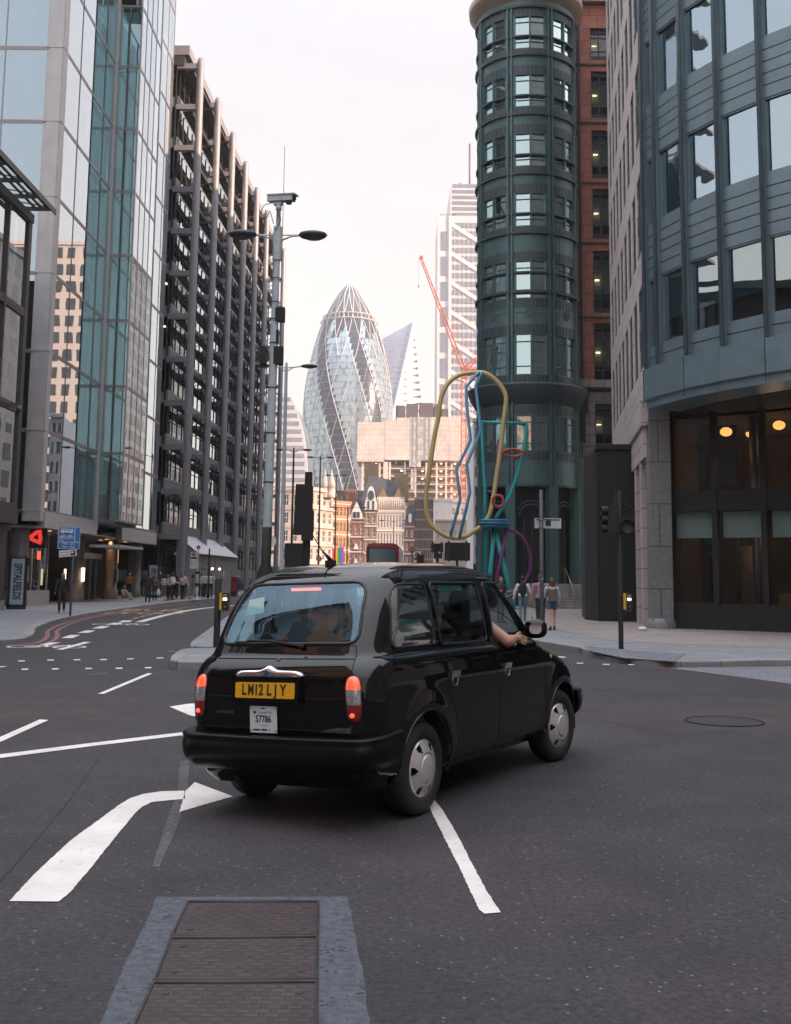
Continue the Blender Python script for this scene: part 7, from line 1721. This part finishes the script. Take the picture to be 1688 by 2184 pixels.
person(428.5, 1274.2, 'man in white T-shirt with orange band carrying a white drawstring bag', 1.74, radians(-10), skin_d, hair_d, (.6,.6,.6), (.02,.02,.02), (.5,.5,.5), 1, bag=(-1,(.62,.62,.64),0), group=G1)
person(435.5, 1275.2, 'tall man in white shirt stepping behind the one with the white bag', 1.86, radians(20), skin_m, hair_b, (.56,.54,.54), (.025,.022,.02), stride=.6, group=G1)
person(441, 1274.4, 'woman in short dark brown skirt with a hand raised to her face', 1.66, radians(-30), skin_m, hair_d, (.5,.42,.42), (.05,.02,.02), (.6,.6,.6), 1, legs='skirt', fem=True, arms=((.2,.3),(.4,.9)), elbows=(.3,2.0), group=G1)
person(448.4, 1274.4, 'man in white T-shirt and black trousers leaning by the black post', 1.84, radians(15), skin_d, hair_d, (.62,.62,.64), (.02,.02,.022), arms=((.1,.1),(.45,.1)), elbows=(.2,.7), pack=(.02,.04,.06), group=G1)
person(276, 1275.5, 'bearded man in orange-brown jacket standing by the office wall', 1.74, radians(-15), skin_l, hair_b, (.25,.12,.05), (.02,.02,.02), sleeves=2, hairlen=.08)
person(264, 1279, 'person in pale clothes sitting on the pavement against the office wall', 1.68, radians(60), skin_l, hair_b, (.5,.36,.30), (.45,.33,.29), (.4,.3,.3), 2, sit=True, hairlen=.05, arms=((.1,.6),(.1,.6)), elbows=(.5,.5))
person(545, 1273, 'cyclist in purple top by the dark car ahead', 1.7, radians(190), skin_m, mat('helmet_grey', (.3,.3,.32), .4), (.10,.05,.2), (.02,.02,.03), loc=(at(553,1260,Z=0).x+.6, 108, .0), sleeves=2)
V_ = .009
person(1067.7, 1328.5, 'man in patterned dark shirt standing behind the sculpture leg looking down', 1.70, radians(30), skin_m, hair_d, (.035,.035,.045), (.07,.075,.085), (.02,.02,.02), 1, arms=((.1,.5),(.1,.55)), elbows=(1.3,1.2), vox=V_)
person(1115.5, 1325.5, 'man in black waistcoat over a white shirt and blue jeans walking away', 1.72, radians(178), skin_m, hair_d, (.62,.62,.66), (.10,.17,.26), (.02,.02,.02), 2, stride=.35, arms=((.3,.05),(.3,.05)), vest=(.02,.016,.02), vox=V_)
person(1153.5, 1341.5, 'man in mauve T-shirt and black trousers with his arm round the woman in denim shorts', 1.78, radians(180), skin_m, hair_b, (.33,.17,.25), (.02,.02,.024), (.02,.02,.02), 1, stride=.3, arms=((1.30,.15),(.25,.05)), elbows=(-.2,.15), vox=V_)
person(1178.3, 1344, 'woman with long brown hair, striped top and denim shorts walking away', 1.66, radians(180), skin_l, hair_b, (.42,.46,.52), (.07,.11,.19), (.02,.018,.018), 2, legs='shorts', stride=.45, hairlen=.20, fem=True, pack=(.13,.09,.07), vox=V_, arms=((.2,.3),(.3,.3)), elbows=(.6,.6))
# water bottle in the hand of the man in mauve
p = at(1135.3, 1318, Y=37.7); b = MB(); b.lathe([(.001,0),(.035,.005),(.035,.15),(.014,.19),(.014,.21),(.001,.211)], 12); tag(b.build('water_bottle', glass('bottle_plastic', (.7,.8,.85), .25), None, (p.x, p.y, p.z-.12)), 'clear plastic water bottle held by the man in the mauve T-shirt', 'bottle')
# ---- the driver: head, torso inside, right arm resting on the door sill
dr = empty('person', (TC[0], TC[1], 0), TXY, 'taxi driver in the right-hand seat with a bare forearm resting on the open window sill', 'person')
T4 = RL
b = MB(); H0 = Vector((.40,1.53,1.50)); b.ball(H0, (.075,.095,.115), 0, 18, T4); b.ball(H0+Vector((0,.05,-.06)), (.055,.05,.055), 0, 12, T4); b.ball(H0+Vector((0,.105,-.01)), (.012,.02,.02), 0, 8, T4)
def cp(p0, p1, r0, r1, n=12): capsule(b, T4 @ Vector(p0), T4 @ Vector(p1), r0, r1, n)
cp(H0+Vector((0,-.01,-.08)), (.40,1.48,1.30), .055, .06); cp((.40,1.48,1.22),(.40,1.48,.85), .15, .15, 16); cp((.24,1.48,1.26),(.56,1.48,1.26), .07, .07)
sx_ = side_x(1.9,1.2)
E_ = Vector((sx_+.075,1.53,1.170)); Wr = Vector((sx_+.06,1.72,1.19)); cp((.56,1.47,1.27), (.70,1.49,1.30), .06, .052); cp((.70,1.49,1.30), E_, .056, .053); cp(E_, E_.lerp(Wr,.4), .053, .050); cp(E_.lerp(Wr,.4), Wr, .050, .032)
cp((.24,1.48,1.26),(.16,1.85,1.06), .06, .045); cp((.16,1.85,1.06),(.28,2.03,1.12), .042, .03)
f = Vector((.12,.98,-.10)).normalized(); sd_ = Vector((0,.1,1)).normalized(); up_ = f.cross(sd_).normalized()
cp(Wr, Wr+f*.05, .029, .034); cp(Wr+f*.05+sd_*.018, Wr+f*.085+sd_*.022, .022, .018); cp(Wr+f*.05-sd_*.018, Wr+f*.085-sd_*.022, .022, .018)
for q in range(4):
    o_ = Wr+f*.085+sd_*(.033-.022*q); L = (.044,.048,.044,.035)[q]; k1 = o_+f*L; k2 = k1+(f+up_*.4-sd_*.3).normalized()*L*.7; k3 = k2+(f*.6+up_*.8-sd_*.5).normalized()*L*.5
    cp(o_, k1, .0100, .0092, 8); cp(k1, k2, .0092, .0085, 8); cp(k2, k3, .0085, .0072, 8)
o_ = Wr+f*.03+sd_*.035; cp(o_, o_+f*.045+sd_*.02, .012, .0105, 8); cp(o_+f*.045+sd_*.02, o_+f*.075+sd_*.022, .0105, .0085, 8)
o = b.build('body', skin_m, dr); remesh(o, .0045, 3)
b = MB(); cp((.40,1.48,1.23),(.40,1.48,.85), .165, .165, 16); cp((.24,1.48,1.265),(.56,1.48,1.265), .083, .083); cp((.54,1.47,1.27),(.67,1.49,1.30), .078, .066); cp((.24,1.48,1.26),(.18,1.80,1.12), .07, .06); o = b.build('shirt', cloth((.03,.035,.045)), dr); remesh(o, .01, 3)
b = MB(); b.ball(H0+Vector((0,-.022,.03)), (.084,.096,.108), 0, 18, T4); o = b.build('hair', hair_d, dr)
# ================================================================ street haze
b = MB(); b.box(-705, -135, -1.5, 705, 1505, 215)
hz = b.build('haze', []); hz['kind'] = 'stuff'
hm_ = bpy.data.materials.new('haze'); hm_.use_nodes = True; hm_.node_tree.nodes.clear(); t_ = hm_.node_tree
ho = t_.nodes.new('ShaderNodeOutputMaterial'); hv = t_.nodes.new('ShaderNodeVolumePrincipled'); hv.inputs['Density'].default_value = .00028; hv.inputs['Color'].default_value = (.98, .95, .94, 1); hv.inputs['Anisotropy'].default_value = .2
t_.links.new(hv.outputs[0], ho.inputs['Volume']); hz.data.materials.append(hm_); hz.visible_shadow = True
